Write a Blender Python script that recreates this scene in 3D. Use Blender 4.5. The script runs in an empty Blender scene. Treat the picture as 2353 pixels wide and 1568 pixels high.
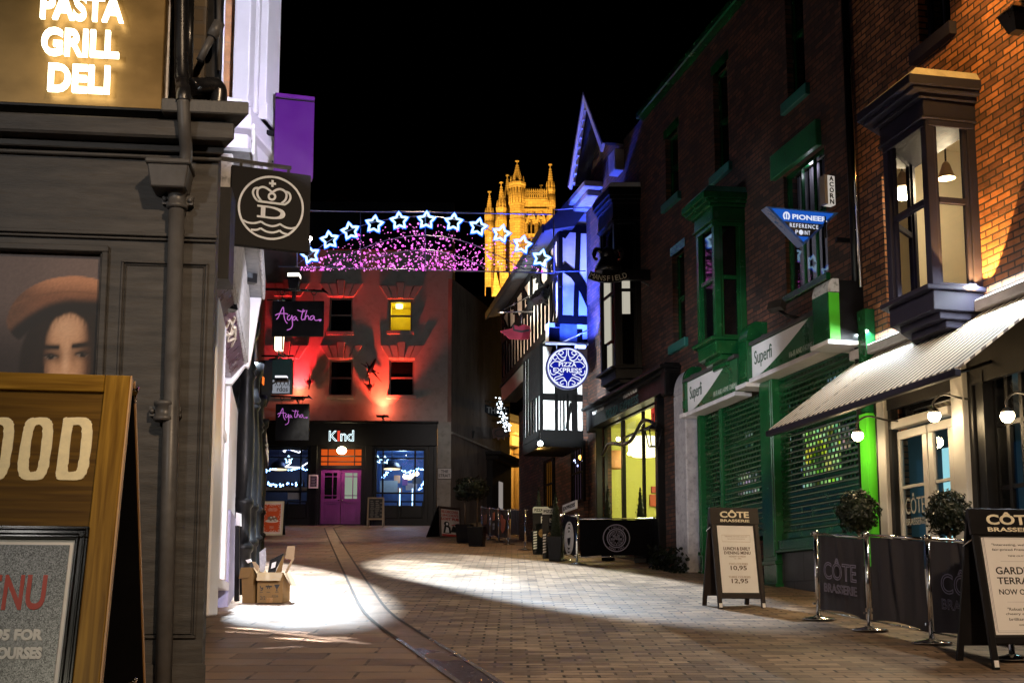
import bpy, bmesh, math, random
from mathutils import Vector, Matrix
random.seed(11)
R = math.radians
SC = bpy.context.scene
COL = SC.collection
# ---------------------------------------------------------------- camera model (used to measure the place from the photograph)
FPX, CU, PV = 2800.0, 1176.0, 1026.0
PITCH = math.atan(374 / 2800.0)
cP, sP = math.cos(PITCH), math.sin(PITCH)
def ray(u, v):
    a = (u - CU) / FPX; b = (PV - v) / FPX
    return Vector((a, cP - b * sP, sP + b * cP))
def P(u, v, y):
    d = ray(u, v); return d * (y / d.y)
def gz(y): return -1.25 + .0867 * y + .000255 * y * y if y > -60 else -5.5
def G(u, v):
    d = ray(u, v); a = .000255 * d.y * d.y; b = .0867 * d.y - d.z; c = -1.25
    t = (-b + math.sqrt(b * b - 4 * a * c)) / (2 * a)
    return d * t
class Fr:
    """local frame: X along a wall (to the viewer's right), Y into the wall, Z up"""
    def __init__(s, o, x, z=(0, 0, 1)):
        s.o = Vector(o); s.X = Vector(x).normalized(); z = Vector(z)
        s.Z = (z - s.X * z.dot(s.X)).normalized(); s.Y = s.Z.cross(s.X)
    def w(s, a, b, c): return s.o + s.X * a + s.Y * b + s.Z * c
    def loc(s, p): q = Vector(p) - s.o; return (q.dot(s.X), q.dot(s.Y), q.dot(s.Z))
    def sz(s, u, v, off=0):
        d = ray(u, v); t = (s.Y.dot(s.o) - off) / s.Y.dot(d)
        q = d * t - s.o; return (q.dot(s.X), q.dot(s.Z))
    def sub(s, a, b, c, ang=0, tilt=0):
        x = s.X * math.cos(ang) + s.Y * math.sin(ang)
        y = -s.X * math.sin(ang) + s.Y * math.cos(ang)
        z = s.Z * math.cos(tilt) + y * math.sin(tilt)
        return Fr(s.w(a, b, c), x, z)
W0 = Fr((0, 0, 0), (1, 0, 0))
def Rct(fr, u0, v0, u1, v1, off=0):
    """facade rectangle from its upper-left and lower-right points in the picture -> x0,x1,z0,z1"""
    a = fr.sz(u0, v0, off); b = fr.sz(u1, v1, off)
    return min(a[0], b[0]), max(a[0], b[0]), min(a[1], b[1]), max(a[1], b[1])
def RctM(fr, u0, v0, u1, v1, off=0):
    """the same on a leaning board: widths at mid height, heights at mid width"""
    um, vm = (u0+u1)/2, (v0+v1)/2
    return fr.sz(u0, vm, off)[0], fr.sz(u1, vm, off)[0], fr.sz(um, v1, off)[1], fr.sz(um, v0, off)[1]
_T = {}
def textgeo(txt, bold=0.0, outline=0.0, space=1.0):
    k = (txt, bold, outline, space)
    if k in _T: return _T[k]
    cu = bpy.data.curves.new('lettering', 'FONT'); cu.body = txt; cu.offset = bold; cu.space_character = space
    cu.resolution_u = 4
    if outline:
        cu.fill_mode = 'NONE'; cu.bevel_depth = outline; cu.bevel_resolution = 0
    else:
        cu.extrude = .05
    o = bpy.data.objects.new('lettering', cu); COL.objects.link(o); bpy.context.view_layer.update()
    me = o.evaluated_get(bpy.context.evaluated_depsgraph_get()).to_mesh()
    vs = [tuple(v.co) for v in me.vertices]; fs = [tuple(p.vertices) for p in me.polygons]
    o.evaluated_get(bpy.context.evaluated_depsgraph_get()).to_mesh_clear()
    bpy.data.objects.remove(o); bpy.data.curves.remove(cu)
    x0 = min(v[0] for v in vs); x1 = max(v[0] for v in vs); y0 = min(v[1] for v in vs); y1 = max(v[1] for v in vs)
    z0 = min(v[2] for v in vs); z1 = max(v[2] for v in vs)
    vs = [((v[0] - x0) / (x1 - x0), (v[1] - y0) / (y1 - y0), (v[2] - z0) / max(z1 - z0, 1e-6)) for v in vs]
    _T[k] = (vs, fs, (x1 - x0) / (y1 - y0)); return _T[k]
def spline(pts, n=6, closed=False):
    pts = [Vector(p) for p in pts]; out = []; N = len(pts)
    for i in range(N if closed else N - 1):
        if closed: p0, p1, p2, p3 = pts[i - 1], pts[i], pts[(i + 1) % N], pts[(i + 2) % N]
        else: p0, p1, p2, p3 = pts[max(i - 1, 0)], pts[i], pts[i + 1], pts[min(i + 2, N - 1)]
        for k in range(n):
            t = k / n
            out.append(.5 * ((2 * p1) + (p2 - p0) * t + (2 * p0 - 5 * p1 + 4 * p2 - p3) * t * t + (3 * p1 - p0 - 3 * p2 + p3) * t ** 3))
    if not closed: out.append(pts[-1])
    return out
def arc(cx, cz, r, a0, a1, n=24, rz=None):
    return [(cx + r * math.cos(R(a0 + (a1 - a0) * i / n)), cz + (rz or r) * math.sin(R(a0 + (a1 - a0) * i / n))) for i in range(n + 1)]
class MB:
    def __init__(s, fr=W0): s.fr = fr; s.v = []; s.l = []; s.f = []; s.sm = []; s.col = None
    def add(s, p): s.l.append(tuple(p)); s.v.append(s.fr.w(*p)); return len(s.v) - 1
    def face(s, pts, sm=False): s.f.append([s.add(p) for p in pts]); s.sm.append(sm); return s
    def box(s, x0, x1, y0, y1, z0, z1):
        i = [s.add(p) for p in ((x0,y0,z0),(x1,y0,z0),(x1,y1,z0),(x0,y1,z0),(x0,y0,z1),(x1,y0,z1),(x1,y1,z1),(x0,y1,z1))]
        for q in ((0,1,5,4),(1,2,6,5),(2,3,7,6),(3,0,4,7),(4,5,6,7),(3,2,1,0)): s.f.append([i[k] for k in q]); s.sm.append(False)
        return s
    def hexa(s, b, t):
        """eight corners: bottom ring, top ring"""
        i = [s.add(p) for p in list(b) + list(t)]; n = len(b)
        s.f.append(i[:n][::-1]); s.f.append(i[n:]); s.sm += [False, False]
        for k in range(n): s.f.append([i[k], i[(k+1)%n], i[n+(k+1)%n], i[n+k]]); s.sm.append(False)
        return s
    def prism(s, poly, y0, y1): return s.hexa([(x, y0, z) for x, z in poly], [(x, y1, z) for x, z in poly])
    def plan(s, poly, z0, z1): return s.hexa([(x, y, z0) for x, y in poly], [(x, y, z1) for x, y in poly])
    def prof(s, poly, x0, x1): return s.hexa([(x0, y, z) for y, z in poly], [(x1, y, z) for y, z in poly])
    def tube(s, pts, r, n=8, closed=False, caps=True):
        pts = [Vector(p) for p in pts]; N = len(pts); rings = []
        rr = r if isinstance(r, (list, tuple)) else [r] * N
        up = None
        for k in range(N):
            if closed: t = pts[(k+1) % N] - pts[k-1]
            else: t = pts[min(k+1, N-1)] - pts[max(k-1, 0)]
            t = t.normalized() if t.length > 1e-9 else Vector((0,0,1))
            if up is None: up = Vector((0,0,1)) if abs(t.z) < .9 else Vector((1,0,0))
            a = t.cross(up); a = a.normalized() if a.length > 1e-6 else t.orthogonal().normalized(); b = a.cross(t).normalized(); up = b
            rings.append([s.add(pts[k] + a * rr[k] * math.cos(2*math.pi*j/n) + b * rr[k] * math.sin(2*math.pi*j/n)) for j in range(n)])
        for k in range(N if closed else N - 1):
            A, B = rings[k], rings[(k+1) % N]
            for j in range(n): s.f.append([A[j], A[(j+1)%n], B[(j+1)%n], B[j]]); s.sm.append(True)
        if caps and not closed:
            s.f.append(rings[0][::-1]); s.f.append(rings[-1]); s.sm += [False, False]
        return s
    def lathe(s, cx, cy, prof, n=20, caps=True):
        rings = [[s.add((cx + r*math.cos(2*math.pi*j/n), cy + r*math.sin(2*math.pi*j/n), z)) for j in range(n)] for r, z in prof]
        for A, B in zip(rings, rings[1:]):
            for j in range(n): s.f.append([A[j], A[(j+1)%n], B[(j+1)%n], B[j]]); s.sm.append(True)
        if caps: s.f.append(rings[0][::-1]); s.f.append(rings[-1]); s.sm += [False, False]
        return s
    def stroke(s, pts, w, y0, y1, closed=False):
        """flat ribbon of width w along 2D points in the XZ plane"""
        pts = [Vector((p[0], p[1])) for p in pts]; N = len(pts); L = []; Rr = []
        for k in range(N):
            if closed: t = pts[(k+1)%N] - pts[k-1]
            else: t = pts[min(k+1, N-1)] - pts[max(k-1, 0)]
            t = t.normalized() if t.length > 1e-9 else Vector((1,0)); nn = Vector((-t.y, t.x))
            ww = w(k / max(N-1, 1)) if callable(w) else w
            L.append(pts[k] + nn * ww / 2); Rr.append(pts[k] - nn * ww / 2)
        for k in range(N if closed else N - 1):
            j = (k+1) % N
            s.hexa([(q.x, y0, q.y) for q in (L[k], L[j], Rr[j], Rr[k])], [(q.x, y1, q.y) for q in (L[k], L[j], Rr[j], Rr[k])])
        return s
    def ball(s, c, r, n=8, m=5, sq=1):
        c = Vector(c)
        prof = [(max(r*math.sin(math.pi*i/m), 1e-4), c.z - r*sq*math.cos(math.pi*i/m)) for i in range(m+1)]
        return s.lathe(c.x, c.y, prof, n)
    def text(s, txt, x0, x1, z0, z1, y, th=.004, bold=0, outline=0, space=1.0, fn=None):
        vs, fs, asp = textgeo(txt, bold, outline, space)
        if x1 is None: x1 = x0 + (z1 - z0) * asp
        b = len(s.v)
        for a, c, d in vs:
            X, Z = x0 + a * (x1 - x0), z0 + c * (z1 - z0)
            if fn: X, Z = fn(X, Z)
            s.add((X, y - th * d, Z))
        for f in fs: s.f.append([b + i for i in f]); s.sm.append(False)
        return s
    def ctext(s, txt, cx, z0, z1, y, wmax=None, **k):
        asp = textgeo(txt, k.get('bold', 0), k.get('outline', 0), k.get('space', 1.0))[2]; w = (z1 - z0) * asp
        if wmax: w = min(w, wmax) if wmax > 0 else -wmax
        return s.text(txt, cx - w/2, cx + w/2, z0, z1, y, **k)
    def wall(s, x0, x1, z0, z1, holes, y=0, depth=.25):
        xs = sorted({x0, x1, *[max(x0, min(x1, h[i])) for h in holes for i in (0, 1)]})
        zs = sorted({z0, z1, *[max(z0, min(z1, h[i])) for h in holes for i in (2, 3)]})
        for a, b in zip(xs, xs[1:]):
            for c, d in zip(zs, zs[1:]):
                mx, mz = (a+b)/2, (c+d)/2
                if any(h[0] < mx < h[1] and h[2] < mz < h[3] for h in holes): continue
                s.face([(a,y,c),(b,y,c),(b,y,d),(a,y,d)])
        for h in holes:
            a, b, c, d = h[:4]
            for q in (((a,y,c),(a,y,d),(a,y+depth,d),(a,y+depth,c)), ((b,y,d),(b,y,c),(b,y+depth,c),(b,y+depth,d)),
                      ((a,y,d),(b,y,d),(b,y+depth,d),(a,y+depth,d)), ((b,y,c),(a,y,c),(a,y+depth,c),(b,y+depth,c))): s.face(q)
        # back and edges so the wall is a solid block
        D = y + depth + .05
        for q in (((x1,D,z0),(x0,D,z0),(x0,D,z1),(x1,D,z1)), ((x0,y,z1),(x1,y,z1),(x1,D,z1),(x0,D,z1)), ((x0,D,z0),(x0,y,z0),(x0,y,z1),(x0,D,z1)), ((x1,y,z0),(x1,D,z0),(x1,D,z1),(x1,y,z1))):
            if holes and q[0][1] == D and q[1][1] == D: continue
            s.face(q)
        return s
    def build(s, name, mat, parent=None, bevel=0, label=None, cat=None, group=None, kind=None, recalc=True, vcol=None):
        if parent is None:
            xs = [v.x for v in s.v]; ys = [v.y for v in s.v]; zs = [v.z for v in s.v]
            o0 = Vector(((min(xs)+max(xs))/2, (min(ys)+max(ys))/2, min(zs)))
        else:
            o0 = Vector(parent['wo'])
        me = bpy.data.meshes.new(name); me.from_pydata([v - o0 for v in s.v], [], s.f)
        uv = me.uv_layers.new(name='UVMap'); 
        for p in me.polygons:
            lp = [Vector(s.l[i]) for i in p.vertices]; n = Vector((0,0,0))
            for i in range(len(lp)):
                a, b = lp[i], lp[(i+1) % len(lp)]
                n += Vector(((a.y-b.y)*(a.z+b.z), (a.z-b.z)*(a.x+b.x), (a.x-b.x)*(a.y+b.y)))
            ax = max(range(3), key=lambda k: abs(n[k]))
            for li, q in zip(p.loop_indices, lp):
                uv.data[li].uv = (q.y, q.z) if ax == 0 else (q.x, q.z) if ax == 1 else (q.x, q.y)
        for p, sm in zip(me.polygons, s.sm): p.use_smooth = sm
        if vcol:
            at = me.color_attributes.new('print', 'FLOAT_COLOR', 'POINT')
            for i, c in enumerate(vcol): at.data[i].color = (*c, 1)
        if recalc:
            bm = bmesh.new(); bm.from_mesh(me); bmesh.ops.recalc_face_normals(bm, faces=bm.faces); bm.to_mesh(me); bm.free()
        me.materials.append(mat)
        o = bpy.data.objects.new(name, me); COL.objects.link(o)
        o['wo'] = list(o0)
        if parent is None: o.location = o0
        else: o.parent = parent
        if bevel:
            m = o.modifiers.new('edge', 'BEVEL'); m.width = bevel; m.segments = 1; m.limit_method = 'ANGLE'
        tag(o, label, cat, group, kind); return o
def tag(o, label=None, cat=None, group=None, kind=None):
    if label: o['label'] = label
    if cat: o['category'] = cat
    if group: o['group'] = group
    if kind: o['kind'] = kind
    return o
def thing(name, label, cat, loc, group=None):
    o = bpy.data.objects.new(name, None); COL.objects.link(o); o.location = loc; o['wo'] = list(Vector(loc))
    o.empty_display_size = .2
    return tag(o, label, cat, group)
def copy_thing(root, loc, rz=0, label=None):
    r = root.copy(); COL.objects.link(r); r.location = loc; r.rotation_euler = (0, 0, rz); r['wo'] = list(Vector(loc))
    if label: r['label'] = label
    for ch in list(root.children):
        c = ch.copy(); COL.objects.link(c); c.parent = r
        for g in list(ch.children):
            d = g.copy(); COL.objects.link(d); d.parent = c
    return r
# ---------------------------------------------------------------- materials
def mk(name):
    m = bpy.data.materials.new(name); m.use_nodes = True
    nt = m.node_tree; nt.nodes.clear()
    return m, nt, nt.nodes, nt.links
def M(name, col, rough=.6, metal=0, var=.12, vs=4, bump=0, bs=40, spec=.5, stretch=(1,1,1), coat=0, dirt=0):
    m, nt, N, L = mk(name)
    out = N.new('ShaderNodeOutputMaterial'); b = N.new('ShaderNodeBsdfPrincipled'); L.new(b.outputs[0], out.inputs[0])
    b.inputs['Roughness'].default_value = rough; b.inputs['Metallic'].default_value = metal
    b.inputs['Specular IOR Level'].default_value = spec; b.inputs['Coat Weight'].default_value = coat
    b.inputs['Base Color'].default_value = (*col, 1)
    if var or bump or dirt:
        tc = N.new('ShaderNodeTexCoord'); mp = N.new('ShaderNodeMapping'); mp.inputs['Scale'].default_value = stretch
        L.new(tc.outputs['UV'], mp.inputs[0])
    if var or dirt:
        nz = N.new('ShaderNodeTexNoise'); nz.inputs['Scale'].default_value = vs; nz.inputs['Detail'].default_value = 6; nz.inputs['Roughness'].default_value = .65
        L.new(mp.outputs[0], nz.inputs['Vector'])
        mr = N.new('ShaderNodeMapRange'); mr.inputs[1].default_value = .3; mr.inputs[2].default_value = .7
        mr.inputs[3].default_value = 1 - var; mr.inputs[4].default_value = 1 + var; L.new(nz.outputs[0], mr.inputs[0])
        mx = N.new('ShaderNodeVectorMath'); mx.operation = 'SCALE'; mx.inputs[0].default_value = col; L.new(mr.outputs[0], mx.inputs['Scale'])
        src = mx.outputs[0]
        if dirt:
            n2 = N.new('ShaderNodeTexNoise'); n2.inputs['Scale'].default_value = vs * 3.1; n2.inputs['Detail'].default_value = 8; L.new(mp.outputs[0], n2.inputs['Vector'])
            r2 = N.new('ShaderNodeMapRange'); r2.inputs[1].default_value = .52; r2.inputs[2].default_value = .72; r2.inputs[3].default_value = 0; r2.inputs[4].default_value = dirt; L.new(n2.outputs[0], r2.inputs[0])
            m2 = N.new('ShaderNodeMix'); m2.data_type = 'RGBA'; L.new(r2.outputs[0], m2.inputs[0]); L.new(src, m2.inputs[6]); m2.inputs[7].default_value = (.035, .028, .02, 1); src = m2.outputs[2]
        L.new(src, b.inputs['Base Color'])
        rr = N.new('ShaderNodeMapRange'); rr.inputs[1].default_value = .3; rr.inputs[2].default_value = .7; rr.inputs[3].default_value = max(.02, rough - .08); rr.inputs[4].default_value = min(1, rough + .08)
        L.new(nz.outputs[0], rr.inputs[0]); L.new(rr.outputs[0], b.inputs['Roughness'])
    if bump:
        nb = N.new('ShaderNodeTexNoise'); nb.inputs['Scale'].default_value = bs; nb.inputs['Detail'].default_value = 5; L.new(mp.outputs[0], nb.inputs['Vector'])
        bp = N.new('ShaderNodeBump'); bp.inputs['Strength'].default_value = bump; bp.inputs['Distance'].default_value = .02; L.new(nb.outputs[0], bp.inputs['Height']); L.new(bp.outputs[0], b.inputs['Normal'])
    return m
def E(name, col, st, back=(.02,.02,.02)):
    m, nt, N, L = mk(name); out = N.new('ShaderNodeOutputMaterial'); e = N.new('ShaderNodeEmission')
    e.inputs[0].default_value = (*col, 1); e.inputs[1].default_value = st; L.new(e.outputs[0], out.inputs[0]); return m
def GLASS(name, tint=(1,1,1), ior=1.6, rough=.0):
    m, nt, N, L = mk(name); out = N.new('ShaderNodeOutputMaterial')
    t = N.new('ShaderNodeBsdfTransparent'); t.inputs[0].default_value = (*tint, 1); g = N.new('ShaderNodeBsdfGlossy'); g.inputs['Roughness'].default_value = rough
    f = N.new('ShaderNodeFresnel'); f.inputs[0].default_value = ior; x = N.new('ShaderNodeMixShader')
    L.new(f.outputs[0], x.inputs[0]); L.new(t.outputs[0], x.inputs[1]); L.new(g.outputs[0], x.inputs[2]); L.new(x.outputs[0], out.inputs[0]); return m
def BRICK(name, c1, c2, mort, bw=.225, rh=.075, ms=.010, rough=.85, bump=.5, var=.35, off=.5, nscale=1.3, spots=None, vr=.0, squash=1, broken=False):
    m, nt, N, L = mk(name); out = N.new('ShaderNodeOutputMaterial'); b = N.new('ShaderNodeBsdfPrincipled'); L.new(b.outputs[0], out.inputs[0])
    tc = N.new('ShaderNodeTexCoord'); wn = N.new('ShaderNodeTexNoise'); wn.inputs['Scale'].default_value = 5; L.new(tc.outputs['UV'], wn.inputs['Vector'])
    wv = N.new('ShaderNodeVectorMath'); wv.operation = 'MULTIPLY_ADD'; wv.inputs[1].default_value = (.012, .012, 0); L.new(wn.outputs['Color'], wv.inputs[0]); L.new(tc.outputs['UV'], wv.inputs[2])
    bt = N.new('ShaderNodeTexBrick'); bt.offset = off; bt.squash = squash
    for k, val in (('Scale', 1), ('Mortar Size', ms), ('Mortar Smooth', .25), ('Bias', 0), ('Brick Width', bw), ('Row Height', rh)): bt.inputs[k].default_value = val
    bt.inputs['Color1'].default_value = (*c1, 1); bt.inputs['Color2'].default_value = (*c2, 1); bt.inputs['Mortar'].default_value = (*mort, 1)
    L.new(wv.outputs[0], bt.inputs['Vector'])
    n1 = N.new('ShaderNodeTexNoise'); n1.inputs['Scale'].default_value = nscale; n1.inputs['Detail'].default_value = 7; n1.inputs['Roughness'].default_value = .7; L.new(tc.outputs['UV'], n1.inputs['Vector'])
    mr = N.new('ShaderNodeMapRange'); mr.inputs[1].default_value = .3; mr.inputs[2].default_value = .7; mr.inputs[3].default_value = 1 - var; mr.inputs[4].default_value = 1 + var; L.new(n1.outputs[0], mr.inputs[0])
    sc = N.new('ShaderNodeVectorMath'); sc.operation = 'SCALE'; L.new(mr.outputs[0], sc.inputs['Scale'])
    fac = bt.outputs['Fac']
    if broken:
        b2 = N.new('ShaderNodeTexBrick'); b2.offset = off
        for k, val in (('Scale', 1), ('Mortar Size', 0), ('Bias', 0), ('Brick Width', bw), ('Row Height', rh)): b2.inputs[k].default_value = val
        b2.inputs['Color1'].default_value = (*c1, 1); b2.inputs['Color2'].default_value = (*c2, 1); L.new(wv.outputs[0], b2.inputs['Vector'])
        nj = N.new('ShaderNodeTexNoise'); nj.inputs['Scale'].default_value = 2.6; nj.inputs['Detail'].default_value = 5; nj.inputs['Roughness'].default_value = .7; L.new(tc.outputs['UV'], nj.inputs['Vector'])
        rj_ = N.new('ShaderNodeMapRange'); rj_.inputs[1].default_value = .40; rj_.inputs[2].default_value = .60; rj_.inputs[3].default_value = .10; L.new(nj.outputs[0], rj_.inputs[0])
        fm = N.new('ShaderNodeMath'); fm.operation = 'MULTIPLY'; L.new(bt.outputs['Fac'], fm.inputs[0]); L.new(rj_.outputs[0], fm.inputs[1]); fac = fm.outputs[0]
        mb_ = N.new('ShaderNodeMix'); mb_.data_type = 'RGBA'; L.new(fac, mb_.inputs[0]); L.new(b2.outputs[0], mb_.inputs[6]); mb_.inputs[7].default_value = (*mort, 1); L.new(mb_.outputs[2], sc.inputs[0])
    else: L.new(bt.outputs[0], sc.inputs[0])
    src = sc.outputs[0]
    if spots:
        n3 = N.new('ShaderNodeTexVoronoi'); n3.inputs['Scale'].default_value = spots[0]; L.new(tc.outputs['UV'], n3.inputs['Vector'])
        r3 = N.new('ShaderNodeMapRange'); r3.inputs[1].default_value = spots[1]; r3.inputs[2].default_value = spots[1] * .6; r3.inputs[3].default_value = 0; r3.inputs[4].default_value = 1; L.new(n3.outputs['Distance'], r3.inputs[0])
        n4 = N.new('ShaderNodeMix'); n4.data_type = 'RGBA'; L.new(r3.outputs[0], n4.inputs[0]); L.new(src, n4.inputs[6]); n4.inputs[7].default_value = (*spots[2], 1); src = n4.outputs[2]
    L.new(src, b.inputs['Base Color'])
    r2 = N.new('ShaderNodeMapRange'); r2.inputs[1].default_value = .35; r2.inputs[2].default_value = .65; r2.inputs[3].default_value = rough - vr; r2.inputs[4].default_value = min(1, rough + vr); L.new(n1.outputs[0], r2.inputs[0]); L.new(r2.outputs[0], b.inputs['Roughness'])
    n2 = N.new('ShaderNodeTexNoise'); n2.inputs['Scale'].default_value = 60; n2.inputs['Detail'].default_value = 4; L.new(tc.outputs['UV'], n2.inputs['Vector'])
    hm = N.new('ShaderNodeMath'); hm.operation = 'MULTIPLY_ADD'; hm.inputs[1].default_value = -1; hm.inputs[2].default_value = 1; L.new(fac, hm.inputs[0])
    h2 = N.new('ShaderNodeMath'); h2.operation = 'MULTIPLY_ADD'; h2.inputs[1].default_value = .35; L.new(n2.outputs[0], h2.inputs[0]); L.new(hm.outputs[0], h2.inputs[2])
    bp = N.new('ShaderNodeBump'); bp.inputs['Strength'].default_value = bump; bp.inputs['Distance'].default_value = .012; L.new(h2.outputs[0], bp.inputs['Height']); L.new(bp.outputs[0], b.inputs['Normal'])
    return m
def WOOD(name, c1, c2, rough=.45, axis=0, sc=1.0):
    m, nt, N, L = mk(name); out = N.new('ShaderNodeOutputMaterial'); b = N.new('ShaderNodeBsdfPrincipled'); L.new(b.outputs[0], out.inputs[0])
    tc = N.new('ShaderNodeTexCoord'); mp = N.new('ShaderNodeMapping'); mp.inputs['Scale'].default_value = (3*sc, 60*sc, 1) if axis == 0 else (60*sc, 3*sc, 1); L.new(tc.outputs['UV'], mp.inputs[0])
    nz = N.new('ShaderNodeTexNoise'); nz.inputs['Scale'].default_value = 1; nz.inputs['Detail'].default_value = 8; nz.inputs['Distortion'].default_value = .6; L.new(mp.outputs[0], nz.inputs['Vector'])
    cr = N.new('ShaderNodeValToRGB'); cr.color_ramp.elements[0].position = .33; cr.color_ramp.elements[1].position = .68; cr.color_ramp.elements[0].color = (*c1, 1); cr.color_ramp.elements[1].color = (*c2, 1)
    L.new(nz.outputs[0], cr.inputs[0]); L.new(cr.outputs[0], b.inputs['Base Color']); b.inputs['Roughness'].default_value = rough; b.inputs['Specular IOR Level'].default_value = .12
    bp = N.new('ShaderNodeBump'); bp.inputs['Strength'].default_value = .15; bp.inputs['Distance'].default_value = .004; L.new(nz.outputs[0], bp.inputs['Height']); L.new(bp.outputs[0], b.inputs['Normal']); return m
def STRIPE(name, c1, c2, period, axis=0, rough=.7, duty=.5, dirt=0):
    m, nt, N, L = mk(name); out = N.new('ShaderNodeOutputMaterial'); b = N.new('ShaderNodeBsdfPrincipled'); L.new(b.outputs[0], out.inputs[0]); b.inputs['Roughness'].default_value = rough
    tc = N.new('ShaderNodeTexCoord'); sp = N.new('ShaderNodeSeparateXYZ'); L.new(tc.outputs['UV'], sp.inputs[0])
    a = N.new('ShaderNodeMath'); a.operation = 'DIVIDE'; a.inputs[1].default_value = period; L.new(sp.outputs[axis], a.inputs[0])
    f = N.new('ShaderNodeMath'); f.operation = 'FRACT'; L.new(a.outputs[0], f.inputs[0])
    g = N.new('ShaderNodeMath'); g.operation = 'GREATER_THAN'; g.inputs[1].default_value = duty; L.new(f.outputs[0], g.inputs[0])
    x = N.new('ShaderNodeMix'); x.data_type = 'RGBA'; L.new(g.outputs[0], x.inputs[0]); x.inputs[6].default_value = (*c1, 1); x.inputs[7].default_value = (*c2, 1)
    src = x.outputs[2]
    if dirt:
        v = N.new('ShaderNodeTexNoise'); v.inputs['Scale'].default_value = 5; v.inputs['Detail'].default_value = 6; L.new(tc.outputs['UV'], v.inputs['Vector'])
        r = N.new('ShaderNodeMapRange'); r.inputs[1].default_value = .6; r.inputs[2].default_value = .68; r.inputs[4].default_value = dirt; L.new(v.outputs[0], r.inputs[0])
        y = N.new('ShaderNodeMix'); y.data_type = 'RGBA'; L.new(r.outputs[0], y.inputs[0]); L.new(src, y.inputs[6]); y.inputs[7].default_value = (.03,.025,.02,1); src = y.outputs[2]
    L.new(src, b.inputs['Base Color']); return m
def PRINT(name, rough=.5, gain=1):
    m, nt, N, L = mk(name); out = N.new('ShaderNodeOutputMaterial'); b = N.new('ShaderNodeBsdfPrincipled'); L.new(b.outputs[0], out.inputs[0])
    a = N.new('ShaderNodeVertexColor'); a.layer_name = 'print'; L.new(a.outputs[0], b.inputs['Base Color']); b.inputs['Roughness'].default_value = rough; b.inputs['Specular IOR Level'].default_value = .2; return m
def lin(r, g, b):
    f = lambda c: (c/255/12.92) if c/255 < .04045 else ((c/255+.055)/1.055)**2.4
    return (f(r), f(g), f(b))
def light(kind, loc, power, col=(1,1,1), size=.1, to=None, angle=60, blend=.15, rx=None):
    l = bpy.data.lights.new('lamp_light', kind); l.energy = power; l.color = col
    if kind in ('POINT', 'SPOT'): l.shadow_soft_size = size
    if kind == 'SPOT': l.spot_size = R(angle); l.spot_blend = blend
    if kind == 'AREA': l.shape = 'RECTANGLE'; l.size = size; l.size_y = rx or size; l.spread = R(angle)
    o = bpy.data.objects.new('lamp_light', l); COL.objects.link(o); o.location = loc
    if to is not None:
        o.rotation_euler = (Vector(to) - Vector(loc)).to_track_quat('-Z', 'Y').to_euler()
    return o
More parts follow.
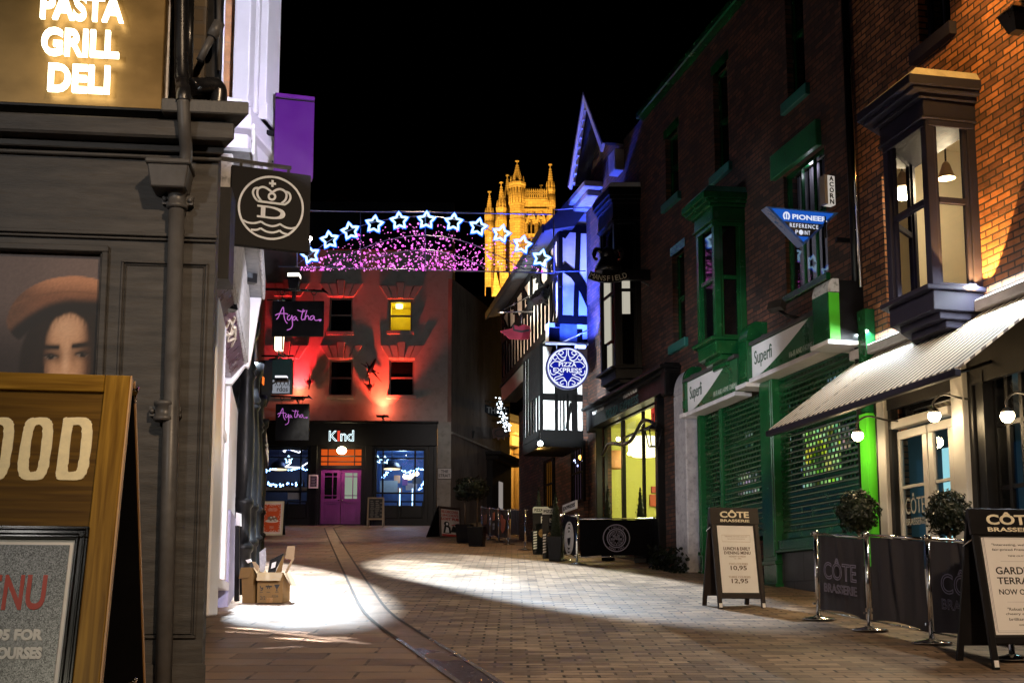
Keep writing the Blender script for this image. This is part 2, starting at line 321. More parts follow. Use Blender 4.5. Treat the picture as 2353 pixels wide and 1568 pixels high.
MT = dict(
 black=M('black paint', (.004,.004,.005), .42, var=.25, vs=6, bump=.05, spec=.22),
 ironm=M('black iron', (.006,.006,.007), .3, var=.2),
 timber=M('black timber', (.0035,.003,.003), .85, var=.3, bump=.3, bs=25, spec=.1),
 dark=M('dark render', (.035,.03,.028), .85, var=.25, bump=.2),
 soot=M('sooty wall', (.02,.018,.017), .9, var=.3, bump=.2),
 grey=M('weathered grey paint', (.040,.0385,.038), .5, var=.45, vs=3, bump=.14, bs=30, stretch=(1,7,1), dirt=.5, spec=.14),
 greypipe=M('grey painted iron', (.05,.049,.05), .42, var=.25, vs=8, spec=.25, dirt=.3),
 lead=M('lead sheet', (.04,.04,.04), .6, var=.3, bump=.2),
 white=M('white gloss paint', (.78,.76,.78), .35, var=.05, vs=3),
 oldwhite=M('peeling white paint', (.55,.54,.55), .6, var=.2, vs=5, bump=.2, dirt=.7),
 plaster=M('white plaster', (.72,.71,.7), .85, var=.08, bump=.1),
 cream=M('cream plaster', (.6,.52,.42), .85, var=.15, bump=.1),
 kindwall=M('painted render', (.32,.28,.25), .85, var=.14, vs=1.3, bump=.25, bs=8, dirt=.2),
 stone=M('stone', (.30,.27,.24), .85, var=.2, vs=2, bump=.25, bs=20, dirt=.3),
 slate=M('slate roof', (.03,.03,.035), .6, var=.3, bump=.3, bs=12),
 green=M('dark green gloss paint', (.006,.075,.022), .22, var=.18, vs=5, bump=.05),
 greenp=M('green shutter paint', (.007,.055,.018), .22, var=.2, vs=5),
 teal=M('worn teal sill paint', (.02,.14,.12), .5, var=.25),
 lime=M('lit green paint', (.07,.5,.02), .45, var=.06),  # lit tone of the green paint, for faces in lamplight
 navy=M('dark slate paint', (.018,.017,.032), .55, var=.15, vs=5, bump=.06, spec=.15),
 frenchgrey=M('pale grey door paint', (.30,.29,.28), .4, var=.08),
 chrome=M('polished steel', (.75,.75,.75), .12, metal=1, var=0),
 canvas=M('charcoal canvas', (.032,.030,.037), .9, var=.12, vs=6, bump=.2, bs=200),
 dglass=M('dark window glass', (.004,.004,.005), .04, var=0, spec=.9),
 leaf=M('dark leaves', (.006,.010,.004), .42, var=.5, vs=9, spec=.3),
 bark=M('bark', (.09,.06,.04), .85, var=.3, bump=.4),
 card=M('cardboard', (.17,.095,.026), .8, var=.12, vs=6, stretch=(1,4,1)),
 cardin=M('pale cardboard', (.30,.21,.12), .8, var=.1),
 ink=M('black ink', (.012,.012,.012), .6, var=0),
 cream_ink=M('cream lettering', (.80,.74,.58), .6, var=.05),
 white_ink=M('white lettering', (.82,.82,.84), .5, var=0),
 grey_ink=M('grey lettering', (.30,.30,.36), .5, var=0),
 red_ink=M('red lettering', (.45,.04,.025), .5, var=.1),
 orange_ink=M('orange lettering', (.6,.13,.03), .6, var=.1),
 pinklet=M('orchid lettering', (.62,.20,.68), .5, var=0),
 paper=M('white paper', (.80,.79,.80), .45, var=.03),
 brass=M('brushed brass panel', (.20,.125,.04), .38, metal=.6, var=.25, vs=1.5, stretch=(1,1.5,1)),
 purple=M('purple paint', (.14,.03,.24), .4, var=.15),
 maroon=M('maroon sign board', (.06,.012,.04), .3, var=.15),
 glass=GLASS('clear glass'),
)
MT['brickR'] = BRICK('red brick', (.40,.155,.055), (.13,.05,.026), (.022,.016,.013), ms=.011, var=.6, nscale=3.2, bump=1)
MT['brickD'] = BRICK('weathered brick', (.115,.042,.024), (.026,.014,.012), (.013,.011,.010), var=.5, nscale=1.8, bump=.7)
MT['ashlar'] = BRICK('limestone blocks', (.42,.30,.15), (.32,.22,.11), (.20,.14,.07), bw=1.1, rh=.55, ms=.05, var=.4, nscale=.35, bump=.6)
# ---------------------------------------------------------------- camera and night sky
cam = bpy.data.cameras.new('camera'); cam.sensor_width = 36; cam.lens = FPX / 2352 * 36; cam.shift_y = (PV - 784) / 2352
cam.clip_start = .05; cam.clip_end = 3000
co = bpy.data.objects.new('camera', cam); COL.objects.link(co); co.rotation_euler = (math.pi / 2 + PITCH, 0, 0); SC.camera = co
wd = bpy.data.worlds.new('World'); SC.world = wd; wd.use_nodes = True
wb = wd.node_tree.nodes['Background']
sky = wd.node_tree.nodes.new('ShaderNodeTexSky'); sky.sky_type = 'NISHITA'; sky.sun_disc = False; sky.sun_elevation = R(-9); sky.sun_rotation = R(200)
wd.node_tree.links.new(sky.outputs[0], wb.inputs[0]); wb.inputs[1].default_value = .05
SC.view_settings.view_transform = 'Standard'; SC.view_settings.look = 'None'; SC.view_settings.exposure = 0; SC.view_settings.gamma = 1
SC.cycles.max_bounces = 6; SC.cycles.transparent_max_bounces = 12; SC.cycles.sample_clamp_indirect = 4; SC.cycles.caustics_reflective = False; SC.cycles.caustics_refractive = False
SC.cycles.use_denoising = True
# ---------------------------------------------------------------- ground
setts = BRICK('stone setts', (.36,.255,.165), (.17,.115,.075), (.012,.009,.007), bw=.25, rh=.125, ms=.012, rough=.62, bump=.7, var=.5, nscale=.9, spots=(1.6,.03,(.55,.5,.45)), vr=.15, broken=True)
slabs = BRICK('yorkstone slabs', (.30,.205,.14), (.18,.12,.085), (.014,.011,.009), bw=.74, rh=.36, ms=.014, rough=.6, bump=.7, var=.42, nscale=1.5, spots=(3.0,.05,(.62,.53,.45)), vr=.18, broken=True)
wet = M('wet stone channel', (.07,.055,.075), .16, var=.5, vs=5, bump=.5, bs=14)
dry = M('channel stone', (.20,.15,.115), .5, var=.35, vs=2.5, bump=.5, bs=14)
def sheet(name, left, right, lift, mat, n=1):
    mb = MB()
    for (a, b), (c, d) in zip(zip(left, right), zip(left[1:], right[1:])):
        mb.face([(a[0],a[1],gz(a[1])+lift),(b[0],b[1],gz(b[1])+lift),(d[0],d[1],gz(d[1])+lift),(c[0],c[1],gz(c[1])+lift)])
    mb.build(name, mat, kind='structure', recalc=False)
ys = [-8 + i * 1.0 for i in range(70)] + [62 + i * 12 for i in range(35)]
sheet('street', [(-9 if y < 62 else -220, y) for y in ys], [(14 if y < 62 else 220, y) for y in ys], 0, setts)
def dens(pts, n=6):
    return [(p.x, p.y) for p in spline([(q.x, q.y, 0) for q in pts], n)]
EL = dens([G(*q) for q in ((745,1213),(790,1316),(828,1395),(872,1440),(924,1476),(1051,1568),(1170,1650))])[::-1]
ER = dens([G(*q) for q in ((766,1213),(809,1285),(852,1350),(893,1405),(962,1453),(1072,1519),(1147,1568),(1270,1650))])[::-1]
def at_y(line, y):
    if y <= line[0][1]: return line[0][0] + (y - line[0][1]) * (line[1][0] - line[0][0]) / (line[1][1] - line[0][1])
    for a, b in zip(line, line[1:]):
        if a[1] <= y <= b[1]: return a[0] + (y - a[1]) / max(b[1] - a[1], 1e-6) * (b[0] - a[0])
    return line[-1][0]
yy = [1 + i * .5 for i in range(86)]
sheet('footway', [(-9, y) for y in yy], [(at_y(EL, y), y) for y in yy], .004, slabs)
ya, yb = [y for y in yy if y <= 11], [y for y in yy if y >= 11]
def channel_mat():
    m, nt, N, L = mk('stone channel, wet near the drain'); out = N.new('ShaderNodeOutputMaterial'); b = N.new('ShaderNodeBsdfPrincipled'); L.new(b.outputs[0], out.inputs[0])
    tc = N.new('ShaderNodeTexCoord'); sp = N.new('ShaderNodeSeparateXYZ'); L.new(tc.outputs['UV'], sp.inputs[0])
    n = N.new('ShaderNodeTexNoise'); n.inputs['Scale'].default_value = 3; n.inputs['Detail'].default_value = 6; L.new(tc.outputs['UV'], n.inputs['Vector'])
    g = N.new('ShaderNodeMapRange'); g.inputs[1].default_value = 12.5; g.inputs[2].default_value = 7.5; g.inputs[3].default_value = -.35; g.inputs[4].default_value = .45; L.new(sp.outputs[1], g.inputs[0])
    a = N.new('ShaderNodeMath'); a.operation = 'ADD'; L.new(g.outputs[0], a.inputs[0]); L.new(n.outputs[0], a.inputs[1])
    r = N.new('ShaderNodeMapRange'); r.inputs[1].default_value = .52; r.inputs[2].default_value = .60; L.new(a.outputs[0], r.inputs[0])
    x = N.new('ShaderNodeMix'); x.data_type = 'RGBA'; L.new(r.outputs[0], x.inputs[0]); x.inputs[6].default_value = (.21,.15,.105,1); x.inputs[7].default_value = (.055,.038,.05,1)  # wet tone tinted purple for the reflections on it
    v = N.new('ShaderNodeVectorMath'); v.operation = 'SCALE'; L.new(x.outputs[2], v.inputs[0]); q = N.new('ShaderNodeMapRange'); q.inputs[1].default_value = .3; q.inputs[2].default_value = .7; q.inputs[3].default_value = .6; q.inputs[4].default_value = 1.4; L.new(n.outputs[0], q.inputs[0]); L.new(q.outputs[0], v.inputs['Scale']); L.new(v.outputs[0], b.inputs['Base Color'])
    y = N.new('ShaderNodeMapRange'); y.inputs[3].default_value = .5; y.inputs[4].default_value = .10; L.new(r.outputs[0], y.inputs[0]); L.new(y.outputs[0], b.inputs['Roughness'])
    n2 = N.new('ShaderNodeTexNoise'); n2.inputs['Scale'].default_value = 26; n2.inputs['Detail'].default_value = 4; L.new(tc.outputs['UV'], n2.inputs['Vector']); bp = N.new('ShaderNodeBump'); bp.inputs['Strength'].default_value = .5; bp.inputs['Distance'].default_value = .02; L.new(n2.outputs[0], bp.inputs['Height']); L.new(bp.outputs[0], b.inputs['Normal']); return m
sheet('drainage_channel', [(at_y(EL, y), y) for y in yy], [(at_y(ER, y), y) for y in yy], .009, channel_mat())
def edging(line, nm, ys_, mat, hw):
    mb = MB()
    for a, b in zip(ys_, ys_[1:]):
        x0, x1 = at_y(line, a), at_y(line, b)
        mb.face([(x0-hw,a,gz(a)+.014),(x0+hw,a,gz(a)+.014),(x1+hw,b,gz(b)+.014),(x1-hw,b,gz(b)+.014)])
    mb.build(nm, mat, kind='structure', recalc=False)
we_, de_ = M('wet edging stone', (.16,.14,.14), .14, var=.5, vs=14, bump=1, bs=40), M('dark joint', (.035,.028,.024), .7, var=.3)
for ln in (EL, ER): edging(ln, 'channel_edge', ya, we_, .022); edging(ln, 'channel_edge', yb, de_, .018)
# ---------------------------------------------------------------- windows helper
def sash(fr, root, x0, x1, z0, z1, y, fmat, pmat, cols=1, rail=.5, fw=.05, bar=.025, dep=.05, extra=(), plabel=None, up=0, lo=0):
    m = MB(fr)
    m.box(x0, x1, y, y+dep, z0, z0+fw).box(x0, x1, y, y+dep, z1-fw, z1).box(x0, x0+fw, y, y+dep, z0+fw, z1-fw).box(x1-fw, x1, y, y+dep, z0+fw, z1-fw)
    zr = z0 + (z1 - z0) * rail if rail else None
    if zr: m.box(x0+fw, x1-fw, y-.012, y+dep, zr-.03, zr+.03)
    for k in range(1, cols):
        xm = x0 + fw + (x1 - x0 - 2*fw) * k / cols
        segs = [(z0+fw, zr-.03), (zr+.03, z1-fw)] if zr else [(z0+fw, z1-fw)]
        for a, b in segs: m.box(xm-bar/2, xm+bar/2, y+.004, y+dep-.004, a, b)
    w = m.build('window', fmat, root)
    MB(fr).face([(x0+fw, y+dep*.6, z0+fw), (x1-fw, y+dep*.6, z0+fw), (x1-fw, y+dep*.6, z1-fw), (x0+fw, y+dep*.6, z1-fw)]).build('pane', pmat, w, recalc=False)
    return w
def room(fr, root, x0, x1, y0, y1, z0, z1, mat, name='interior'):
    """open-fronted room behind a window"""
    m = MB(fr)
    m.face([(x0,y1,z0),(x1,y1,z0),(x1,y1,z1),(x0,y1,z1)]).face([(x0,y0,z0),(x0,y1,z0),(x0,y1,z1),(x0,y0,z1)]).face([(x1,y1,z0),(x1,y0,z0),(x1,y0,z1),(x1,y1,z1)])
    m.face([(x0,y0,z0),(x1,y0,z0),(x1,y1,z0),(x0,y1,z0)]).face([(x0,y0,z1),(x0,y1,z1),(x1,y1,z1),(x1,y0,z1)])
    return m.build(name, mat, root, recalc=False)
# ================================================================ LEFT: grey corner shop
c0 = P(492, 1000, 5.6); LW = Fr((c0.x, c0.y, 0), (1, .116, 0))
def lx(u, v, off=0): return LW.sz(u, v, off)[0]
def lz(u, v, off=0): return LW.sz(u, v, off)[1]
shop = thing('corner_shop', 'grey panelled timber shop corner with moulded cornice, nearest on the left', 'shop', (c0.x - .5, c0.y + .6, gz(c0.y)))
zb = gz(5.6) - .3
XL = -2.6
pz0, pz1 = lz(120, 1640), lz(120, 577)
px0, px1 = XL + .25, lx(228, 700)
m = MB(LW)
def blk(m, x0, x1, y0, z0, z1, y1=.75, k=.45):
    """block whose street end is splayed away"""
    return m.plan([(x0, y0), (x1, y0), (x1 - k*(y1-y0), y1), (x0, y1)], z0, z1)
m.wall(XL, -.022, zb, lz(490, 352), [(px0, px1, pz0, pz1)], 0, .05)
blk(m, XL, -.022, .102, zb, lz(490, 352), 2.6, .25)
m.face([(-.022,0,zb),(-.044,.102,zb),(-.044,.102,lz(490,352)),(-.022,0,lz(490,352))])
m.build('wall', MT['grey'], shop)
# profile of the cornice in (depth, height)
zc = [lz(537, 240, .17), lz(537, 268, .17), lz(537, 285, .14), lz(537, 322, .14), lz(495, 330, .05), lz(495, 355, .05)]
blk(MB(LW), lx(370, 250, .2), lx(572, 262, .2), -.2, zc[1], zc[0] + .005).build('cornice_cap', MT['lead'], shop, bevel=.006)
blk(MB(LW), XL, lx(540, 300, .14), -.14, zc[3], zc[1] - .012).build('cornice', MT['grey'], shop, bevel=.01)
blk(blk(blk(MB(LW), XL, lx(515, 325, .06), -.03, zc[4], zc[3]), XL, .010, -.055, zc[5] + .004, zc[4] - .012), XL, -.003, -.028, zc[5]-.022, zc[5]-.004).build('frieze', MT['grey'], shop, bevel=.005)
zm = lz(400, 545)
blk(blk(MB(LW), XL, -.010, -.030, zm - .006, zm + .012), XL, -.014, -.018, zm-.022, zm-.010).build('moulding', MT['grey'], shop, bevel=.003)
zq = lz(510, 640, 0)
xq = lx(526, 600, -.78)
MB(LW).plan([(xq-.4,.78),(xq,.78),(xq,1.0),(xq-.4,1.05)], lz(510, 640, -.78), zc[1]-.01).build('side_shade_block', MT['black'], shop)  # black block puts the dark street side's shade into its colour
def frame(mb, x0, x1, z0, z1, w, y0, y1):
    mb.box(x0, x1, y0, y1, z1-w, z1).box(x0, x1, y0, y1, z0, z0+w).box(x0, x0+w, y0, y1, z0+w, z1-w).box(x1-w, x1, y0, y1, z0+w, z1-w)
m = MB(LW); frame(m, px0-.035, px1+.035, pz0-.035, pz1+.03, .03, -.022, .0); frame(m, px0-.008, px1+.008, pz0-.008, pz1+.008, .012, -.010, .02)
m.build('poster_frame', MT['grey'], shop, bevel=.004)
m = MB(LW); a = Rct(LW, 280, 598, 450, 1465); frame(m, *a, .012, -.013, .0); frame(m, a[0]+.018, a[1]-.018, a[2]+.018, a[3]-.018, .006, -.007, .0)
m.build('panel_moulding', MT['grey'], shop, bevel=.003)
blk(MB(LW), XL, .0, -.02, zb, lz(490, 1522)).build('plinth', MT['grey'], shop, bevel=.008)
# masonry above the cornice
zt = zc[0] + 2.6
MB(LW).box(lx(368, 100, .0), lx(389, 100, .0), .0, .3, zc[0], zt).build('painted_reveal', MT['oldwhite'], shop)
MB(LW).box(XL, lx(368, 100), .02, .5, zc[1], zt).box(lx(389, 100), lx(468, 100), .05, .25, zc[0], zt).build('upper_wall', BRICK('sooty brick', (.08,.06,.035), (.05,.035,.02), (.05,.04,.03)), shop)
# face poster (a printed photograph behind glass)
def ss(a, b, x):
    t = max(0, min(1, (x - a) / (b - a))); return t * t * (3 - 2 * t)
def mixc(a, b, t): return tuple(a[i] + (b[i] - a[i]) * t for i in range(3))
prnd = random.Random(3)
def poster_col(x, y):
    nz = .5 + .5 * math.sin(x * .9 + 3 * math.sin(y * .21)) * math.sin(y * .7 + 2 * math.sin(x * .13))
    c = mixc((.115,.085,.082), (.035,.026,.027), ss(500, 1000, y) * .8 + ss(500, 100, x) * .2)
    # hair
    hl = 1 - ss(1.0, 1.08, math.hypot((x - 470) / 330, (y - 980) / 420)); c = mixc(c, mixc((.012,.007,.005), (.03,.016,.010), .4 * nz * ss(560, 800, y)), hl)
    d = math.hypot((x - 470) / 188, (y - 905) / (300 if y < 905 else 330)); f = 1 - ss(.9, 1.02, d + .02 * math.sin(x * .05))
    sk = mixc((.42,.25,.155), (.11,.05,.028), ss(.3, 1.0, abs(x - 450) / 185)); sk = mixc(sk, (.47,.30,.2), math.exp(-((x-440)/90)**2 - ((y-730)/90)**2))
    sk = mixc(sk, (.20,.105,.06), .75 * math.exp(-((x-400)/26)**2 - ((y-930)/60)**2)); sk = mixc(sk, (.22,.115,.065), .6 * math.exp(-((x-512)/24)**2 - ((y-940)/70)**2))
    sk = mixc(sk, (.55,.37,.26), .7 * math.exp(-((x-455)/20)**2 - ((y-960)/120)**2))
    for ex, ey in ((345, 925), (575, 905)):
        sk = mixc(sk, (.035,.016,.010), .93 * math.exp(-((x-ex)/80)**2 - ((y-ey+6)/44)**2))
        q = math.hypot((x-ex)/48, (y-ey-7)/14); sk = mixc(sk, (.15,.115,.10), 1 - ss(.7, 1.05, q)); sk = mixc(sk, (.006,.004,.003), 1 - ss(.75, 1.05, math.hypot((x-ex-2)/27, (y-ey-5)/17))); sk = mixc(sk, (.6,.55,.5), .8*math.exp(-((x-ex-10)/4)**2 - ((y-ey+2)/4)**2))
        sk = mixc(sk, (.008,.005,.004), math.exp(-((y-ey+11+((x-ex)/50)**2*-10)/7)**2) * (1 - ss(52, 66, abs(x-ex))))
    bl = 1.25 * math.exp(-((y - 862 + (x-340)*.02)/19)**2) * (1 - ss(60, 82, abs(x-338))); br = 1.25 * math.exp(-((y - 842 + (x-565)*.14)/20)**2) * (1 - ss(60, 85, abs(x-565)))
    sk = mixc(sk, (.012,.007,.005), min(1, bl + br))
    sk = mixc(sk, (.05,.024,.014), .8 * ss(560, 640, x)); sk = mixc(sk, (.05,.022,.013), .55 * ss(330, 270, x)); hs_ = .5 + .5 * math.sin(x * .23 + y * .035 + 2.2 * math.sin(y * .011)) * math.sin(x * .071 - y * .02)
    f *= 1 - .75 * ss(.72, 1.0, d) * hs_
    c = mixc(c, sk, f)
    st = math.exp(-((x - 300 + (y-640)*.18)/26)**2) * ss(600, 660, y) + math.exp(-((x - 615 - (y-640)*.13)/22)**2) * ss(600, 660, y); c = mixc(c, (.02,.011,.008), min(1, st) * .8)
    # beret
    hx, hy = (x - 500) / 478, (y - 690) / (332 if y < 690 else 215); inh = 1 - ss(.985, 1.01, math.hypot(hx, hy))
    low = 628 + 250 * ((500 - x) / 430) ** 2 if x < 500 else 628
    inh *= 1 - ss(low - 30, low + 12, y)
    br2 = 540 + 210 * (max(0, 500 - x) / 430) ** 2
    hc = mixc((.36,.175,.10), (.15,.065,.035), ss(370, 520, y)); hc = mixc(hc, (.10,.05,.03), ss(300, 60, x) * .85)
    hc = mixc(hc, (.14,.065,.035), .8 * math.exp(-((y - 468 - 90 * ((500-x)/400)**2)/9)**2)); hc = tuple(q * (.9 + .2 * nz) for q in hc)
    hc = mixc(hc, (.012,.008,.007), ss(br2 - 50, br2 + 22, y))
    c = mixc(c, hc, inh); gr = .85 * (1 + .16 * (prnd.random() - .5)); c = tuple(q * gr for q in c)
    return tuple(q * (.55 + .45 * ss(0, .12, max(c))) for q in c)
def poster():
    mb = MB(LW); nx, nz = 230, 290; X0, X1 = px0, px1; vc = []
    def crop(X, Z):
        # poster's own pixel space: 0..690 across the visible part
        return ((X - lx(0, 800)) / (px1 - lx(0, 800)) * 688, 200 + (pz1 - Z) / (pz1 - lz(120, 860)) * 860)
    idx = [[mb.add((X0 + (X1-X0)*i/nx, .030, pz1 + (pz0-pz1)*j/nz)) for i in range(nx+1)] for j in range(nz+1)]
    for j in range(nz+1):
        for i in range(nx+1): vc.append(poster_col(*crop(X0 + (X1-X0)*i/nx, pz1 + (pz0-pz1)*j/nz)))
    for j in range(nz):
        for i in range(nx): mb.f.append([idx[j+1][i], idx[j+1][i+1], idx[j][i+1], idx[j][i]]); mb.sm.append(False)
    mb.build('poster', PRINT('poster print', .5), None, vcol=vc, recalc=False, label='poster of a woman in a brown beret behind the wooden board', cat='poster')
poster()
# brass sign with glowing letters
sgn = thing('shop_sign', 'brass sign box with glowing white letters PASTA GRILL DELI above the grey cornice', 'sign', LW.w(-.6, -.1, zc[0]))
a = Rct(LW, -300, -200, 371, 252, .10)
MB(LW).box(a[0], a[1], -.10, -.01, a[2], a[3]).build('panel', MT['brass'], sgn, bevel=.004)
MB(LW).box(a[0], a[1]+.004, -.108, -.0, a[2]-.012, a[2]-.001).build('edge_trim', MT['black'], sgn)
lit = E('lit letters', (1,.84,.55), 6)
for t, u0, v0, u1, v1 in (('PASTA', 95, -20, 283, 52), ('GRILL', 97, 62, 272, 134), ('DELI', 112, 145, 250, 215)):
    b = Rct(LW, u0, v0, u1, v1, .15)
    MB(LW).text(t, b[0], b[1], b[2], b[3], -.135, th=.02, bold=.03).build('letters', lit, sgn)
# downpipes
dp = thing('drainpipe', 'grey cast iron drainpipe with square hopper on the grey shop front', 'drainpipe', LW.w(lx(390, 1000), -.06, zb))
xp = lx(390, 900, .06); r = .0365
MB(LW).tube([(xp, -.055, lz(390, 470, .06)), (lx(378, 1560, .06), -.055, zb + .1)], r, 14).build('pipe', MT['greypipe'], dp)
xh, zh0, zh1 = lx(393, 400, .07), lz(393, 437, .1), lz(393, 376, .1)
m = MB(LW); w0, w1 = .078, .094
m.hexa([(xh-w0,-.15,zh0),(xh+w0,-.15,zh0),(xh+w0,0,zh0),(xh-w0,0,zh0)], [(xh-w1,-.17,zh1-.025),(xh+w1,-.17,zh1-.025),(xh+w1,0,zh1-.025),(xh-w1,0,zh1-.025)])
m.box(xh-w1-.008, xh+w1+.008, -.18, 0, zh1-.025, zh1)
m.build('hopper', MT['greypipe'], dp, bevel=.006)
def collar(fr, root, x, z, y, r, mat):
    m = MB(fr); m.lathe(x, y, [(r+.004, z-.05), (r+.014, z-.045), (r+.014, z-.03), (r+.006, z-.025), (r+.006, z+.02), (r+.014, z+.025), (r+.014, z+.04), (r+.003, z+.045)], 16)
    for sx in (-1, 1): m.box(x+sx*(r+.012)-.022, x+sx*(r+.012)+.022, y+.01, y+.05, z-.022, z+.022).ball((x+sx*(r+.022), y+.008, z), .013, 8, 5)
    return m.build('collar', mat, root)
collar(LW, dp, xp, lz(391, 456, .06), -.055, r, MT['greypipe']); collar(LW, dp, lx(378, 943, .06), lz(378, 943, .06), -.055, r, MT['greypipe'])
zt1 = lz(422, 228, .2)
MB(LW).tube(spline([(lx(421, 228, .2), -.2, zt1), (lx(424, 300, .17), -.17, lz(424, 300, .17)), (lx(427, 345, .13), -.12, lz(427, 345, .13)), (lx(424, 376, .12), -.10, lz(424, 380, .1))], 6), .030, 14).build('offset_pipe', MT['greypipe'], dp)
dq = thing('drainpipe', 'black glossy drainpipe with bent branch above the grey hopper', 'drainpipe', LW.w(lx(421, 222, .2), -.2, zt1))
MB(LW).tube(spline([(lx(421, 230, .2), -.2, zt1 - .01), (lx(420, 212, .2), -.19, lz(420, 212, .2)), (lx(416, 196, .15), -.10, lz(416, 196, .1)), (lx(414, 150, .1), -.06, lz(414, 150, .1)), (lx(414, -60, .1), -.06, lz(414, -60, .1))], 6), .034, 14).build('pipe', MT['ironm'], dq)
MB(LW).tube([(lx(436, -60, .05), -.02, lz(436, -60, .1)), (lx(432, 150, .05), -.02, lz(432, 170, .1))], .02, 10).build('side_pipe', MT['ironm'], dq)
MB(LW).tube(spline([(lx(425, 205, .2), -.05, lz(425, 190, .1)), (lx(450, 185, .1), .0, lz(455, 178, .1)), (lx(492, 178, .1), .05, lz(490, 172, .1)), (lx(487, 230, .1), .05, lz(487, 236, .1))], 6), .04, 12).build('branch', MT['ironm'], dq)
dr = thing('flue_pipe', 'short tilted grey flue pipe beside the white bay window', 'pipe', LW.w(lx(480, 140), .0, lz(470, 150)))
MB(LW).tube([(lx(462, 150), -.05, lz(462, 150)), (lx(490, 95), -.05, lz(490, 95))], .018, 12).tube([(lx(489, 97), -.05, lz(489, 97)), (lx(507, 64), -.05, lz(507, 64))], .028, 12).build('pipe', MT['greypipe'], dr)
dl = thing('drainpipe', 'black vertical pipe running up the wall beside the white bay', 'drainpipe', LW.w(lx(482, 200), .1, zc[0]))
MB(LW).box(lx(468, 100), lx(499, 100), .10, .2, zc[0], zt).build('pipe_chase', MT['black'], dl)
MB(LW).tube([(lx(497, 150, .05), .06, lz(497, 150)), (lx(499, -60), .06, lz(499, -60))], .012, 8).build('pipe', MT['greypipe'], dl)
# ---------------------------------------------------------------- hanging sign with crown
def quadframe(u0, v0, u1, v1, u2, v2, y0, y1):
    """frame of a hanging sign from its upper-left, upper-right, lower-left corners"""
    a, b, c = P(u0, v0, y0), P(u1, v1, y1), P(u2, v2, y0)
    fr = Fr(c, Vector((b.x - a.x, b.y - a.y, 0))); return fr, math.hypot(b.x - a.x, b.y - a.y), a.z - c.z
fr, w, h = quadframe(532, 378, 714, 390, 527, 560, 8.4, 8.62)
s = thing('hanging_sign', 'square dark grey hanging sign with white crown, letter D and waves in a circle', 'sign', fr.w(0, 0, 0))
MB(fr).box(0, w, 0, .05, 0, h).build('board', M('charcoal sign face', (.022,.0215,.022), .7, var=.08, spec=.06), s, bevel=.004)
ink = M('off white logo', (.66,.72,.82), .5, var=0)
def cc(x, y): return ((x - 118) / 1290 * w, h - (y - 105 - (x - 118) * .07) / 1300 * h)   # from the sign face itself
t = 34 / 1290 * w
m = MB(fr); m.stroke([cc(765 + 518 * math.cos(2*math.pi*i/64), 782 + 514 * math.sin(2*math.pi*i/64)) for i in range(64)], t, -.005, .002, True)
m.build('logo_ring', ink, s)
m = MB(fr)
for q in ([(540,680),(490,620),(465,545),(490,480),(550,465)], [(610,685),(545,600),(535,520),(560,470),(620,445),(690,465),(775,525)], [(775,525),(850,475),(920,465),(985,500),(1010,560),(990,640),(930,700)], [(985,500),(1050,520),(1075,590),(1050,660),(985,715)], [(545,682),(770,700),(990,715)]):
    m.stroke([cc(p.x, p.y) for p in spline([(a, b, 0) for a, b in q], 6)], t, -.005, .002)
m.stroke([cc(772 + 53*math.cos(2*math.pi*i/24), 594 + 53*math.sin(2*math.pi*i/24)) for i in range(24)], t, -.005, .002, True)
m.stroke([cc(720, 376), cc(832, 380)], t, -.005, .002); m.stroke([cc(777, 322), cc(775, 432)], t*1.05, -.0052, .002)
m.build('crown', ink, s)
m = MB(fr); m.stroke([cc(540,760), cc(720,768)], t*.9, -.005, .002); m.stroke([cc(540,932), cc(720,945)], t*.9, -.005, .002); m.stroke([cc(638,765), cc(634,940)], t*2.1, -.0056, .002)
m.stroke([cc(p.x, p.y) for p in spline([(700,768,0),(820,785,0),(930,830,0),(955,885,0),(920,930,0),(830,950,0),(700,945,0)], 6)], lambda k: t * (.9 + 1.5 * math.exp(-((k-.5)/.2)**2)), -.005, .002)
m.build('letter', ink, s)
m = MB(fr)
for dy, q in ((0, [(320,1010),(400,1045),(500,1050),(610,1018)]), (0, [(610,1018),(680,1060),(780,1085),(860,1070),(915,1042)]), (0, [(915,1042),(1000,1090),(1100,1105),(1195,1080)]), (0, [(450,1160),(540,1158),(605,1128)]), (0, [(605,1128),(690,1175),(780,1190),(850,1178),(912,1152)]), (0, [(912,1152),(970,1190),(1070,1215)])):
    m.stroke([cc(p.x, p.y) for p in spline([(a, b, 0) for a, b in q], 6)], t*.9, -.0048, .002)
m.build('waves', ink, s)
MB(fr).box(-.9, w*.75, .012, .036, h+.03, h+.055).box(w*.1, w*.1+.02, .015, .03, h, h+.03).box(w*.7, w*.7+.02, .015, .03, h, h+.03).build('bracket', MT['black'], s)
# purple lit box sign behind it
fr, w, h = quadframe(628, 213, 718, 218, 628, 402, 11.4, 11.5)
s = thing('box_sign', 'tall purple box sign with capping rail behind the crown sign', 'sign', fr.w(0, 0, 0))
MB(fr).box(0, w, 0, .10, 0, h*.93).build('panel', M('violet acrylic', (.065,.004,.13), .35, var=.05), s, bevel=.004)
MB(fr).box(0, w, -.004, .104, h*.955, h).build('top_rail', M('violet rail', (.10,.01,.18), .35, var=.05), s, bevel=.003)
MB(fr).box(0, w-.004, .02, .08, h*.93, h*.955).build('gap_frame', MT['black'], s)
MB(fr).box(-1.0, 0, .03, .07, h*.5, h*.55).build('bracket', MT['black'], s)
